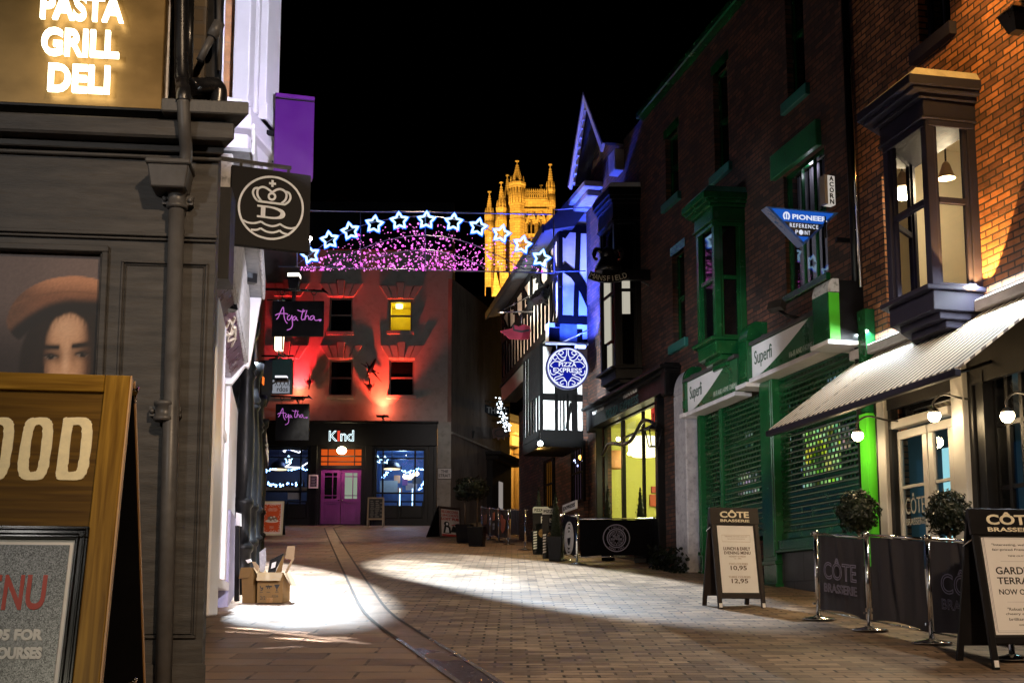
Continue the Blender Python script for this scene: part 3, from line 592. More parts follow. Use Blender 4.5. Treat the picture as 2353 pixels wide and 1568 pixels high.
# ---------------------------------------------------------------- white oriel bay above
bay = thing('bay_window', 'white painted oriel bay window overhanging the street at upper left', 'bay window', P(575, 300, 11.2))
def V2(u, y): q = P(u, 300, y); return (q.x, q.y)
P1, C2, C3 = V2(496, 10.9), V2(572, 11.0), V2(634, 11.75); C4 = (C3[0] - 1.2, C3[1] + .9)
back = (-4.2, 11.8)
zs0 = P(600, 262, 11.2).z; zs1 = P(600, 240, 11.2).z
def off2(k):  # enlarged footprint
    cx, cy = -3.2, 12.6
    return [(cx + (x-cx)*k, cy + (y-cy)*k) for x, y in (P1, C2, C3, C4)] + [(-4.4, 13.2), (-4.2, 11.2)]
MB().plan(off2(1.05), P(600, 322, 11.2).z, P(600, 292, 11.2).z).plan(off2(1.025), P(600, 292, 11.2).z + .001, P(600, 270, 11.2).z).plan(off2(.97), P(600, 400, 11.2).z, P(600, 322, 11.2).z - .002).build('base_moulding', MT['white'], bay, bevel=.01)
fA = Fr((P1[0], P1[1], 0), (C2[0]-P1[0], C2[1]-P1[1], 0)); LA = math.dist(P1, C2)
fB = Fr((C2[0], C2[1], 0), (C3[0]-C2[0], C3[1]-C2[1], 0)); LB = math.dist(C2, C3)
zt = zs0 + 2.6
m = MB(fA); xa, xb = fA.sz(527, 100)[0], fA.sz(517, 60)[0]
m.box(0, xb, 0, .12, zs0, zt).box(fA.sz(560, 100)[0], LA, .004, .10, zs0, zt).box(xb, LA, -.02, .1, zs0-.02, zs0+.05)
m.build('near_side', MT['white'], bay, bevel=.006)
MB(fA).face([(xb,.06,zs0+.05),(LA-.03,.06,zs0+.05),(LA-.03,.06,zt),(xb,.06,zt)]).build('pane', MT['glass'], bay, recalc=False)
MB(fA).box(xb, LA, .16, .18, zs0, zt).build('blind', BRICK('lit room paper', (.52,.27,.12), (.46,.22,.09), (.42,.24,.12), bw=.5, rh=.2, var=.45, nscale=4, bump=.1), bay)
m = MB(fB)
for u0, u1, d in ((572, 580, .0), (583, 590, .02), (592, 598, .0), (604, 634, -.04)):
    x0, x1 = fB.sz(u0, 150)[0], fB.sz(u1, 150)[0]; m.box(x0, x1, d, .16, zs0, zt)
m.box(fB.sz(603,150)[0], fB.sz(634,150)[0]+.02, -.06, .16, zs0, zs0 + .16)
m.build('mullions', MT['white'], bay, bevel=.008)
MB(fB).box(0, LB, .09, .12, zs0, zt).build('side_panes', M('dim bay glass', (.10,.085,.13), .12, var=.2), bay)
m = MB(fB); a = Rct(fB, 566, 338, 616, 420, .0); frame(m, a[0], a[1], a[2], a[3], .03, -.012, .1); frame(m, a[0]+.05, a[1]-.05, a[2]+.05, a[3]-.05, .02, .0, .1)
m.box(a[0], a[1], .06, .1, a[2], a[3]); m.build('apron_panel', MT['white'], bay, bevel=.005)
# ================================================================ LEFT street side
g0 = G(495, 1425); LF = Fr((g0.x, g0.y, 0), (-.1827, 1, 0))
ws = thing('white_shop', 'white painted shopfront with canted purple fascia beyond the grey corner', 'shop', LF.w(2, 0, gz(14)))
sE = LF.sz(545, 1200)[0]; zf0 = LF.sz(534, 867, .05)[1]
MB(LF).box(-3.2, sE, .12, 3, gz(10) - .5, 8.5).build('wall', MT['dark'], ws)
m = MB(LF); xp0, xp1 = LF.sz(489, 1300, .1)[0], LF.sz(503, 1300, .1)[0]
m.box(xp0-.3, xp1, -.10, .12, LF.sz(495, 1413, .1)[1], zf0); m.build('pilaster', MT['white'], ws, bevel=.012); m = MB(LF)
x2, x3 = LF.sz(516, 1200)[0], LF.sz(543, 1200)[0]
m.box(x2, x3, -.02, .12, LF.sz(520, 1335)[1], zf0)
m.build('pilaster', MT['white'], ws, bevel=.012)
m = MB(LF); m.box(xp1, x2, .03, .12, LF.sz(510, 1342)[1], zf0); m.box(xp1, x2+.2, -.06, .11, LF.sz(510, 1346)[1] - .04, LF.sz(510, 1335)[1]); m.box(xp1, x2, .005, .12, LF.sz(510,960)[1]-.1, LF.sz(510,960)[1])
m.build('panelling', MT['white'], ws, bevel=.008)
MB(LF).box(x2 + .3, x3 + .1, -.05, .11, LF.sz(541, 1378)[1]-.3, LF.sz(543, 1207)[1]).build('shade_block', M('white paint in blue shade', (.30,.28,.42), .4), ws, bevel=.01)  # lavender block puts the bluish shadow on the white front into colour
xe = LF.sz(534, 867, .05)[0]; zf1 = zf0 + .165
m = MB(LF); m.hexa([(-3.6,-.04,zf0),(xe,-.04,zf0),(xe,.12,zf0),(-3.6,.12,zf0)], [(-3.6,-.18,zf1),(xe,-.18,zf1),(xe,.12,zf1),(-3.6,.12,zf1)])
fas = m.build('shop_sign', MT['maroon'], None, bevel=.004, label='maroon tilted fascia board with gold scroll script on the white shop', cat='sign')
fF = Fr(LF.w(0, -.043, zf0), LF.X, LF.Y * -.65 + LF.Z * .76)
k = fF.sz(518, 770)[0]
sc = [(0,.02),(.14,.07),(.05,.16),(.2,.2),(.1,.27),(.3,.14),(.42,.25),(.36,.1),(.5,.05),(.62,.2),(.7,.12)]
m = MB(fF); m.stroke([(k - .5 + p.x, .02 + p.y*.6) for p in spline([(a*1.5, b, 0) for a, b in sc], 6)], .020, -.02, .0)
m.stroke([(k - .3 + p.x, .03 + p.y*.6) for p in spline([(.2,.0,0),(.45,.15,0),(.3,.22,0),(.7,.18,0),(.9,.08,0)], 6)], .02, -.02, .0)
m.build('script_logo', M('gilt script', (.55,.47,.36), .45, var=.1), fas)
k2 = fF.sz(533, 838)[0]; m = MB(fF); m.stroke([(k2+.09*math.cos(R(i*144)), .06+.045*math.sin(R(i*144))) for i in range(5)], .014, -.012, .0, True); m.build('small_emblem', M('dull gilt', (.2,.15,.16), .5), fas)
# cornice above the fascia
zs = LF.sz(607, 773, .34)[1]
m = MB(LF); m.box(-3.6, xe + .05, -.22, .12, zf1 + .02, zs - .02).box(-3.6, xe+.03, -.20, .12, zf1+.001, zf1+.02)
m.build('cornice_moulding', MT['oldwhite'], ws, bevel=.015)
MB(LF).box(-3.6, xe + .1, -.36, .12, zs, zs + .03).build('cornice_soffit', M('zinc soffit', (.20,.21,.22), .5, var=.35, vs=4, dirt=.4), ws)
MB(LF).box(-3.6, xe + .1, -.385, -.355, zs - .012, zs + .24).build('cornice_face', MT['oldwhite'], ws, bevel=.01)
og = spline([(-.04, zf0-.06, 0), (-.10, zf0+.02, 0), (-.18, zf1-.02, 0), (-.24, zf1+.04, 0), (-.34, zs-.02, 0), (-.385, zs+.08, 0)], 5)
m = MB(LF); m.prof([(p.x, p.y) for p in og] + [(.1, zs + .08), (.1, zf0 - .06)], xe + .06, xe + .16); m.build('console_bracket', MT['white'], ws)
# hanging box signs tucked under the crown sign
a, b, c, d = P(523, 581, 11), P(553, 583, 11.1), P(511, 700, 10.8), P(537, 705, 10.9)
s = thing('box_sign', 'tilted mauve grey panel sign in a black frame under the crown sign', 'sign', (c + d) / 2)
fr = Fr(c, (d - c), (a - c)); w, h = (d - c).length, (a - c).length
MB(fr).box(0, w, -.004, .03, .0, h).build('panel', M('mauve grey panel', (.18,.145,.15), .5, var=.1), s)
m = MB(fr); frame(m, -.03, w+.03, -.03, h+.03, .03, -.015, .06); m.build('frame', MT['black'], s)
a, b, c = P(552, 560, 13), P(600, 560, 13.2), P(550, 645, 13)
fr, w, h = quadframe(552, 566, 592, 568, 549, 645, 12.6, 12.7)
s = thing('box_sign', 'small blue grey unlit box sign with thick black frame above the cornice', 'sign', fr.w(0, 0, 0))
MB(fr).box(.02, w-.03, -.004, .05, .05, h).build('panel', M('slate blue panel', (.05,.06,.068), .4, var=.15), s)
m = MB(fr); frame(m, 0, w, 0, h+.03, .045, -.02, .08); m.build('frame', MT['black'], s)
# ---------------------------------------------------------------- black shop with turned columns
bs = thing('black_shop', 'black timber shopfront with turned columns and blue lit windows on the left', 'shop', LF.w(8, 0, gz(20)))
s1 = LF.sz(606, 1100)[0]
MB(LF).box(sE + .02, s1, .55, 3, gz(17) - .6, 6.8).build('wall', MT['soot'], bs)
zt = LF.sz(560, 800)[1]
m = MB(LF); m.box(sE + .02, s1 - .3, -.12, .5, zt, zt + .5).box(sE + .02, s1 - .35, -.05, .5, gz(17.3) - .3, gz(20) + .35).build('fascia', MT['black'], bs, bevel=.02)
def column(x, z0, z1, r):
    h = z1 - z0; pr = []
    for t, q in ((0,1.5),(.03,1.5),(.035,1.2),(.16,1.2),(.17,1.45),(.19,1.45),(.2,1.0),(.32,1.05),(.33,1.35),(.35,1.35),(.36,1.05),(.5,1.25),(.62,1.2),(.78,.85),(.80,1.25),(.815,.9),(.83,1.25),(.85,.95),(.93,1.05),(.95,1.45),(.97,1.5),(1,1.6)): pr.append((r*q, z0 + h*t))
    MB(LF).lathe(x, -.12, pr, 18).build('column', MT['black'], bs)
for u in (556, 572, 584, 593): 
    x = LF.sz(u, 1250, .12)[0]; y = LF.w(x, 0, 0).y
    column(x, gz(y) - .05, zt, .10)
    MB(LF).box(x + .25, x + .3, .25, .5, gz(y) - .1, zt).build('mullion', MT['black'], bs)
lit = E('blue lit shop interior', (.05,.22,.5), .35)
x0, x1 = LF.sz(560, 1200)[0], LF.sz(602, 1200)[0]
MB(LF).box(x0, x1, .45, .5, gz(18)+.5, zt - .4).build('lit_window', lit, bs)
# hanging bits beyond: dark blind with ragged edge, small floodlight
fr, w, h = quadframe(596, 820, 622, 820, 600, 905, 22, 22.3)
s = thing('wall_lantern', 'black wall lantern bracket with orange glint under the hanging signs', 'lantern', fr.w(0,0,0))
MB(fr).prism([(0,0),(w*.5,-h*.3),(w,h*.2),(w*.9,h),(w*.3,h*.95),(.02,h*.5)], 0, .15).build('housing', MT['black'], s)
MB(fr).prism([(.01,h*.3),(.05,h*.25),(.06,h*.45),(.02,h*.48)], -.02, 0).build('lens', E('orange lens', (1,.2,.03), 1.2), s)
fr, w, h = quadframe(630, 862, 659, 866, 630, 874, 23, 23)
s = thing('floodlight', 'small slim white topped floodlight on a black arm below the green sign', 'floodlight', fr.w(0,0,0))
MB(fr).box(0, w, 0, .16, 0, h*.6).build('housing', MT['ironm'], s); MB(fr).box(.01, w-.01, .01, .15, h*.61, h).build('lens', E('cool lens', (.9,.9,1), 1.2), s)
MB(fr).tube([(-.35,.1,-.5),(-.15,.1,-.1),(.02,.08,.0)], .018, 6).build('arm', MT['ironm'], s)
# ---------------------------------------------------------------- hanging shop signs
AG = [[(560,515),(575,498),(592,452),(612,415),(618,440),(622,490),(634,530),(650,548)], [(550,482),(580,468),(640,468),(652,476)],
 [(668,480),(652,492),(650,515),(664,520),(680,500),(686,482),(688,520),(692,560),(680,590),(648,604)], [(716,490),(698,498),(694,518),(708,520),(722,498),(724,515),(736,524)],
 [(776,432),(768,470),(762,505),(770,520),(784,512)], [(730,438),(748,446),(776,452),(792,440)], [(806,440),(796,480),(790,520),(800,492),(816,486),(822,505),(826,520)],
 [(862,486),(842,490),(832,508),(842,520),(860,505),(866,490),(868,512),(880,524),(905,520)]]
def agatha(fr, root, w, h, mat):
    m = MB(fr)
    for st in AG: m.stroke([((p.x - 525) / 418 * w, h - (p.y - 362) / 292 * h) for p in spline([(a, b, 0) for a, b in st], 5)], .014 * w, -.012, 0)
    hx, hz = (914 - 525) / 418 * w, h - (522 - 362) / 292 * h; q = .03 * w
    m.prism([(hx + q*16*math.sin(R(t))**3/16, hz + q*(13*math.cos(R(t)) - 5*math.cos(R(2*t)) - 2*math.cos(R(3*t)) - math.cos(R(4*t)))/16) for t in range(0, 360, 20)], -.012, 0)
    m.build('lettering', mat, root)
pk = E('lit pink letters', (.55,.16,.60), .95)
for u0, v0, u1, v1, u2, v2, y, lab, bar in ((625, 691, 743, 694, 624, 772, 21.5, 'larger black hanging sign with pink script, higher of the two', (603, 663, 757, 668)), (632, 927, 709, 929, 632, 985, 30, 'smaller black hanging sign with pink script, lower of the two', (605, 908, 720, 912))):
    fr, w, h = quadframe(u0, v0, u1, v1, u2, v2, y, y)
    s = thing('hanging_sign', lab, 'sign', fr.w(0,0,0), 'hanging signs with pink script')
    MB(fr).box(0, w, 0, .05, 0 if v0 < 800 else -.28, h).build('board', MT['black'], s, bevel=.004)
    agatha(fr, s, w, h, pk)
    b0, b1 = P(bar[0], bar[1], y), P(bar[2], bar[3], y); l0, l1 = fr.loc(b0), fr.loc(b1)
    m = MB(fr); m.tube([(l0[0], .02, l0[2]), (l1[0]-.12, .02, l1[2])], .024, 8); m.hexa([(l1[0]-.14,-.05,l1[2]),(l1[0]-.14,.09,l1[2]),(l1[0]-.14,.02,l1[2]+.07)], [(l1[0]-.02,.015,l1[2]-.05),(l1[0]-.02,.025,l1[2]-.05),(l1[0]-.02,.02,l1[2]-.04)])
    for k in (.18, .80):
        m.tube([(w*k + .045*math.sin(R(t)), .02, l0[2] - .06 + .05*math.cos(R(t))) for t in range(0, 360, 45)], .010, 6, True); m.tube([(w*k, .02, h), (w*k, .02, l0[2]-.1)], .007, 6)
    m.build('bracket', MT['ironm'], s)
    if v0 < 800: MB(fr).tube([(w*-.12,.05,h+.03),(w*.24,.05,h+.03)], .012, 6).build('stay_rod', MT['chrome'], s)
# street lantern on top, warm lantern, teal shop sign
def lantern(u, v, y, uw, vh, lab, em, cap=True):
    a, b = P(u - uw/2, v - vh/2, y), P(u + uw/2, v + vh/2, y); w, h = b.x - a.x, a.z - b.z
    s = thing('wall_lantern', lab, 'lantern', (a.x + w/2, y, b.z)); f = Fr((a.x + w/2, y, b.z), (1,0,0))
    MB(f).hexa([(-w*.42,-w*.42,0),(w*.42,-w*.42,0),(w*.42,w*.42,0),(-w*.42,w*.42,0)], [(-w/2,-w/2,h),(w/2,-w/2,h),(w/2,w/2,h),(-w/2,w/2,h)]).build('globe', em, s)
    m = MB(f); m.tube([(0,0,0),(0,0,-h*.35),(-w*.2,.0,-h*.5),(-w*1.2,.1,-h*.55)], .02, 8)
    m.tube(spline([(0,0,-h*.3),(w*.5,0,-h*.2),(w*.8,0,-h*.35),(w*.6,0,-h*.45),(0,0,-h*.5)], 4), .012, 6)
    for a1 in (-1, 1): m.box(a1*w*.5-.012, a1*w*.5+.012, -w*.53, -w*.48, 0, h)
    m.build('bracket', MT['ironm'], s); return s, f
lan = E('warm lantern glass', (1,.78,.5), 3.2)
lantern(641, 788, 23.5, 19, 34, 'glowing cream square lantern under the larger pink script sign', lan)
# floodlight box on a post above the sign
fr, w, h = quadframe(658, 627, 685, 630, 660, 643, 22, 22)
s = thing('floodlight', 'square floodlight glowing upward on a post over the larger pink script sign', 'floodlight', fr.w(0,0,0))
MB(fr).hexa([(.03,0,-h*1.2),(w-.03,0,-h*1.2),(w-.03,.2,-h*1.2),(.03,.2,-h*1.2)], [(0,-.02,h*.5),(w,-.02,h*.5),(w,.22,h*.5),(0,.22,h*.5)]).build('housing', MT['ironm'], s)
MB(fr).box(.005, w-.005, -.015, .21, h*.5+.001, h).build('lens', E('flood lens', (1,.93,.75), 4), s)
MB(fr).tube([(w/2,.1,-h*1.2),(w/2,.1,-h*5)], .035, 10).build('post', MT['greypipe'], s)
fr, w, h = quadframe(620, 823, 669, 824, 620, 905, 25, 25)
s = thing('hanging_sign', 'dark teal hanging sign with a white label of dancing figures', 'sign', fr.w(0,0,0))
MB(fr).box(0, w, 0, .06, 0, h).build('board', M('teal board', (.01,.05,.055), .5), s, bevel=.004)
lw0, lw1, lz0, lz1 = w*.10, w*.92, h*.03, h*.40
MB(fr).box(lw0, lw1, -.006, 0, lz0, lz1).build('label_plate', E('lit label', (.42,.44,.5), .55), s)
m = MB(fr); m.text('rdos', lw0+.1, lw1-.04, lz0+.03, lz0+.14, -.007, th=.004, bold=.01)
for k in range(4):
    x = lw0 + .09 + k*.08; m.box(x-.012, x+.012, -.011, -.007, lz0+.2, lz0+.26); m.ball((x, -.009, lz0+.285), .016, 6, 4); m.stroke([(x-.045, lz0+.27), (x, lz0+.245), (x+.045, lz0+.275)], .012, -.011, -.007); m.stroke([(x-.03, lz0+.15), (x, lz0+.205), (x+.03, lz0+.15)], .014, -.011, -.007)
m.build('lettering', MT['ink'], s)
b = fr.loc(P(600, 818, 25)); MB(fr).tube([(b[0], .03, h+.06), (w*1.05, .03, h+.06)], .02, 8).tube([(w*.2,.03,h),(w*.2,.03,h+.06)], .01, 6).tube([(w*.8,.03,h),(w*.8,.03,h+.06)], .01, 6).build('bracket', MT['ironm'], s)
# neutral dark houses further up the left side
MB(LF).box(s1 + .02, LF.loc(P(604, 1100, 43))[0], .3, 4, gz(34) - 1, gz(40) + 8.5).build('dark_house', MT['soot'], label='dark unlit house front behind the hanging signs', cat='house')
# ================================================================ pub at the end of the street
g = G(800, 1206); KF = Fr((g.x, g.y, 0), (1, .03, 0)); zg = g.z
def kr(u0, v0, u1, v1, off=0): return Rct(KF, u0, v0, u1, v1, off)
pub = thing('pub_building', 'rendered three storey pub with black shopfront and red uplighting at the street end', 'pub', KF.w(0, 0, zg))
wl, _, _, _ = kr(575, 600, 576, 601); wr = KF.sz(1036, 1000)[0]
zf = KF.sz(800, 968)[1]; ztop = KF.sz(800, 575)[1]
wins = {'a': kr(757, 683, 809, 762), 'b': kr(894, 688, 946, 760), 'c': kr(640, 825, 673, 907), 'd': kr(757, 825, 809, 908), 'e': kr(894, 825, 951, 908)}
wins['f'] = (wins['c'][0], wins['c'][1], wins['a'][2], wins['a'][3])
MB(KF).wall(wl, wr, zf - .2, ztop, list(wins.values()), 0, .22).build('wall', MT['kindwall'], pub)
MB(KF).hexa([(wl,-.1,ztop),(wr,-.1,ztop),(wr,7,ztop),(wl,7,ztop)], [(wl,3.4,ztop+3),(wr,3.4,ztop+3),(wr,3.6,ztop+3),(wl,3.6,ztop+3)]).build('roof', MT['slate'], pub)
MB(KF).box(KF.sz(1005, 1000)[0], wr, -.06, 0, zg - .3, zf + .0).build('stone_pier', MT['stone'], pub)
wf = M('aged window frame', (.16,.13,.11), .5)
for k, w in wins.items():
    lit = k == 'b'
    sash(KF, pub, w[0], w[1], w[2], w[3], .12, wf, MT['glass'] if lit else MT['dglass'], 1, .5, .06)
    m = MB(KF); m.box(w[0]-.08, w[1]+.08, -.10, .1, w[2]-.13, w[2]); m.build('sill', MT['kindwall'], pub, bevel=.01)
    m = MB(KF); cx = (w[0]+w[1])/2
    for i in range(5):
        a0, a1 = (i-2.5)*.21, (i-1.5)*.21; hh = .62 if i == 2 else .5; dd = -.16 if i == 2 else -.10 + .01*(i % 2)
        m.hexa([(cx+a0*.92+.01,dd,w[3]+.02),(cx+a1*.92-.01,dd,w[3]+.02),(cx+a1*.92-.01,0,w[3]+.02),(cx+a0*.92+.01,0,w[3]+.02)], [(cx+a0*1.5+.015,dd,w[3]+hh),(cx+a1*1.5-.015,dd,w[3]+hh),(cx+a1*1.5-.015,0,w[3]+hh),(cx+a0*1.5+.015,0,w[3]+hh)])
    m.build('lintel', MT['kindwall'], pub, bevel=.008)
    if lit:
        room(KF, pub, w[0]+.02, w[1]-.02, .23, 1.4, w[2], w[3], M('yellow room', (.5,.42,.03), .8))
        q = KF.loc(P(920, 708, 44.6)); lp = thing('pendant_lamp', 'small glowing drum pendant behind the yellow lit upper window', 'lamp', KF.w(q[0], .7, q[2]))
        MB(KF).lathe(q[0], .7, [(.13,q[2]-.18),(.15,q[2]+.18)], 14).build('lamp_shade', E('yellow shade', (1,.75,.15), 7), lp); MB(KF).tube([(q[0],.7,q[2]+.18),(q[0],.7,w[3])], .012, 6).build('cord', MT['black'], lp)
        light('POINT', KF.w(q[0], .75, q[2] - .3), 14, (1,.75,.15), .1)
# black shopfront
xl, xr = wl, KF.sz(1004, 1000)[0]
w1, w2 = kr(600, 1028, 708, 1128), kr(862, 1030, 976, 1132); dr = kr(733, 1026, 832, 1204)
MB(KF).wall(xl, xr, zg - .4, zf - .22, [(w1[0], w1[1], w1[2]-.5, w1[3]), (w2[0], w2[1], w2[2]-.5, w2[3]), (dr[0], dr[1], zg - .4, dr[3])], -.05, .3).build('shopfront', MT['black'], pub)
m = MB(KF); m.box(xl, xr, -.16, 0, KF.sz(800, 1024)[1], zf - .08).box(xl, xr + .05, -.26, 0, zf - .08, zf); 
for u in (720, 722, 845, 850, 990): x = KF.sz(u, 1100)[0]; m.box(x-.1, x+.1, -.12, -.045, zg, KF.sz(800, 1024)[1])
for u0, u1 in ((612, 655), (660, 705), (866, 915), (920, 972)): a = kr(u0, 1150, u1, 1190); frame(m, a[0], a[1], a[2], a[3], .05, -.08, -.045)
m.build('fascia', MT['black'], pub, bevel=.012)
for w, us in ((w1, (690,)), (w2, (879, 953))):
    m = MB(KF); frame(m, w[0], w[1], w[2]-.5, w[3], .06, .08, .16)
    for u in us: x = KF.sz(u, 1080)[0]; m.box(x-.03, x+.03, .085, .155, w[2]-.5, w[3]-.06)
    m.box(w[0]+.06, w[1]-.06, .085, .155, w[3]-.36, w[3]-.31).box(w[0]+.06, w[1]-.06, .085, .15, w[2]-.02, w[2]+.04)
    f = m.build('window', MT['black'], pub)
    MB(KF).face([(w[0]+.06,.12,w[2]-.44),(w[1]-.06,.12,w[2]-.44),(w[1]-.06,.12,w[3]-.06),(w[0]+.06,.12,w[3]-.06)]).build('pane', MT['glass'], f, recalc=False)
# interiors
bluewall = M('blue lit bar wall', (.05,.12,.28), .7, var=.3); darkwall = M('dark bar wall', (.02,.025,.05), .6)
room(KF, pub, w1[0]-.3, w1[1]+.05, .25, 2.6, w1[2]-.7, w1[3]+.1, darkwall)
room(KF, pub, w2[0]-.05, w2[1]+.3, .25, 2.6, w2[2]-.7, w2[3]+.1, bluewall)
fb = E('blue white string bulb', (.25,.5,1), 9); wb_ = E('warm bulb', (1,.8,.55), 9)
def strand(nm, lab, pts, r=.03, em=fb):
    m = MB(KF)
    for u, v, y in pts:
        for q in range(2):
            p = KF.loc(P(u + random.uniform(-3, 3), v + random.uniform(-2.5, 2.5), KF.o.y + y)); m.ball(p, r * random.uniform(.6, 1.2), 6, 4)
    return m.build(nm, em, None, label=lab, cat='string lights')
strand('string_lights', 'blue string of lights across the top of the left pub window', [(606 + 4*i, 1078 + 3*math.sin(i*.8), .9) for i in range(8)] + [(664 + 5*i, 1077 + 2*math.sin(i), .9) for i in range(9)])
strand('string_lights', 'blue garland of lights sagging low in the left pub window', [(614 + 4*i, 1108 + 7*math.sin(i/12*math.pi), 1.1) for i in range(13)])
strand('string_lights', 'small blue light cluster at the right of the left pub window', [(677 + random.uniform(-6,6), 1112 + random.uniform(-6,6), 1.3) for i in range(6)])
strand('string_lights', 'blue string of lights along the top of the right pub window', [(925 + 5*i, 1080 + 4*math.sin(i*.6), 1.0) for i in range(10)])
strand('string_lights', 'slanting blue light string at the left of the right pub window', [(879 + 3*i, 1095 - 3*i, .8) for i in range(7)])
strand('string_lights', 'slanting blue light string low at the right of the right pub window', [(962 + 2*i, 1125 - 3.4*i, .7) for i in range(6)])
strand('bulb_chandelier', 'row of five warm white bulbs hanging in the right pub window', [(932 + 8*i, 1092 - (i % 2)*3, 1.2) for i in range(4)], .09, wb_)
for u, v, lab in ((640, 1074, 'wide black dish pendant lamp in the left pub window'), (900, 1073, 'wide black dish pendant lamp in the right pub window')):
    p = KF.loc(P(u, v, KF.o.y + 1.2)); s = thing('pendant_lamp', lab, 'lamp', KF.w(*p))
    MB(KF).lathe(p[0], p[1], [(.37,p[2]-.05),(.36,p[2]),(.26,p[2]+.16),(.05,p[2]+.28)], 18).build('lamp_shade', MT['black'], s)
    MB(KF).lathe(p[0], p[1], [(.30,p[2]-.07),(.32,p[2]-.055)], 16).build('lens', E('dish light', (1,.8,.5), 1.6), s); MB(KF).tube([(p[0],p[1],p[2]+.28),(p[0],p[1],p[2]+1)], .012, 6).build('cord', MT['black'], s)
# neon zigzag and stars
neon = E('white neon tube', (.85,.9,1), 3.2); bneon = E('ice blue neon tube', (.45,.75,1), 3.5)
m = MB(KF); 
for q in ([(655,1036),(650,1034),(662,1029),(687,1037)], [(687,1037),(695,1030),(703,1027)], [(655,1070),(668,1061),(664,1052)], [(655,1070),(690,1071),(707,1060)]):
    m.tube([KF.loc(P(u, v + 2, KF.o.y + .3)) for u, v in q], .022, 6)
m.build('neon_sign', neon, None, label='white zigzag neon line in the left pub window', cat='neon sign')
def star(fr, cx, cz, y, ro, ri, r, nm, lab, em, rot=0, parent=None, **k):
    pts = [(cx + (ro if i % 2 == 0 else ri)*math.sin(R(36*i)+rot), y, cz + (ro if i % 2 == 0 else ri)*math.cos(R(36*i)+rot)) for i in range(10)]
    pts = [(p.x, p.y, p.z) for p in spline(pts, 2, True)]
    return MB(fr).tube(pts, r, 6, True).build(nm, em, parent, label=lab, cat='light' if lab else None)
for u, v, lab in ((663, 1055, 'small blue neon star in the left pub window'), (884, 1056, 'small blue neon star in the right pub window'), (867, 1055, 'neon star half hidden behind the right window frame')):
    p = KF.loc(P(u, v, KF.o.y + .35)); star(KF, p[0], p[2], p[1], .15, .075, .02, 'neon_star', lab, bneon)
# bar counters and clutter
m = MB(KF); c = kr(604, 1120, 708, 1128, -.6); m.box(c[0]-.2, c[1], .3, .7, c[2], c[3]).build('bar_counter', M('pale counter', (.35,.28,.2), .5), None, label='pale wooden ledge inside the left pub window', cat='counter')
cl = [(936, 1087, 12, 9, (.6,.55,.5)), (957, 1103, 20, 14, (.12,.13,.14)), (930, 1107, 12, 14, (.25,.12,.35)), (945, 1117, 26, 16, (.6,.6,.62)), (893, 1118, 40, 30, (.35,.5,.55)), (912, 1100, 14, 18, (.5,.35,.25)), (941, 1097, 10, 10, (.55,.5,.35)), (951, 1122, 8, 8, (.7,.7,.7)), (916, 1126, 14, 14, (.35,.2,.12))]
for i, (u, v, w_, h_, c_) in enumerate(cl):
    a = kr(u - w_/2, v - h_/2, u + w_/2, v + h_/2, -(1.0 + .05*i))
    lab = ['small cream notice in the right pub window', 'dark television screen behind the right pub window', 'purple poster board in the right pub window', 'white notice sheet in the right pub window', 'pale wall panel low in the right pub window', 'brown picture board in the right pub window', 'yellow leaflet in the right pub window', 'small white card under the notice sheet in the right pub window', 'brown box on the right pub window ledge'][i]
    MB(KF).box(a[0], a[1], 1.0+.05*i, 1.02+.05*i, a[2], a[3]).build(['notice','television','poster','notice','wall_panel','picture','leaflet','card','box'][i], M('window item', c_, .6), None, label=lab, cat=['notice','television','poster','notice','panel','picture','leaflet','card','box'][i])
a = kr(572+96, 1103, 682, 1121, -.8); MB(KF).box(*kr(661, 1122, 688, 1132, -.5)[:2], .5, .55, *kr(661, 1128, 688, 1146, -.5)[2:]).build('notice', MT['paper'], None, label='white sheet under the ledge of the left pub window', cat='notice')
m = MB(KF)
for u, c_ in ((655, 0), (667, 1), (676, 2), (686, 3), (697, 4)):
    p = KF.loc(P(u, 1119, KF.o.y + .5)); m.lathe(p[0], .5, [(.04,p[2]),(.045,p[2]+.14),(.015,p[2]+.2),(.015,p[2]+.28)], 8)
m.build('bottle', M('dark bottle glass', (.05,.03,.02), .1), None, label='row of dark bottles on the left pub window ledge', cat='bottles', kind='stuff')
m = MB(KF)
for u in (918, 947, 953): p = KF.loc(P(u, 1140, KF.o.y + .4)); m.tube([(p[0],.4,p[2]-.45),(p[0],.4,p[2]+.3)], .02, 6)
m.build('neon_tubes', bneon, None, label='three upright blue neon tubes low in the right pub window', cat='neon sign')
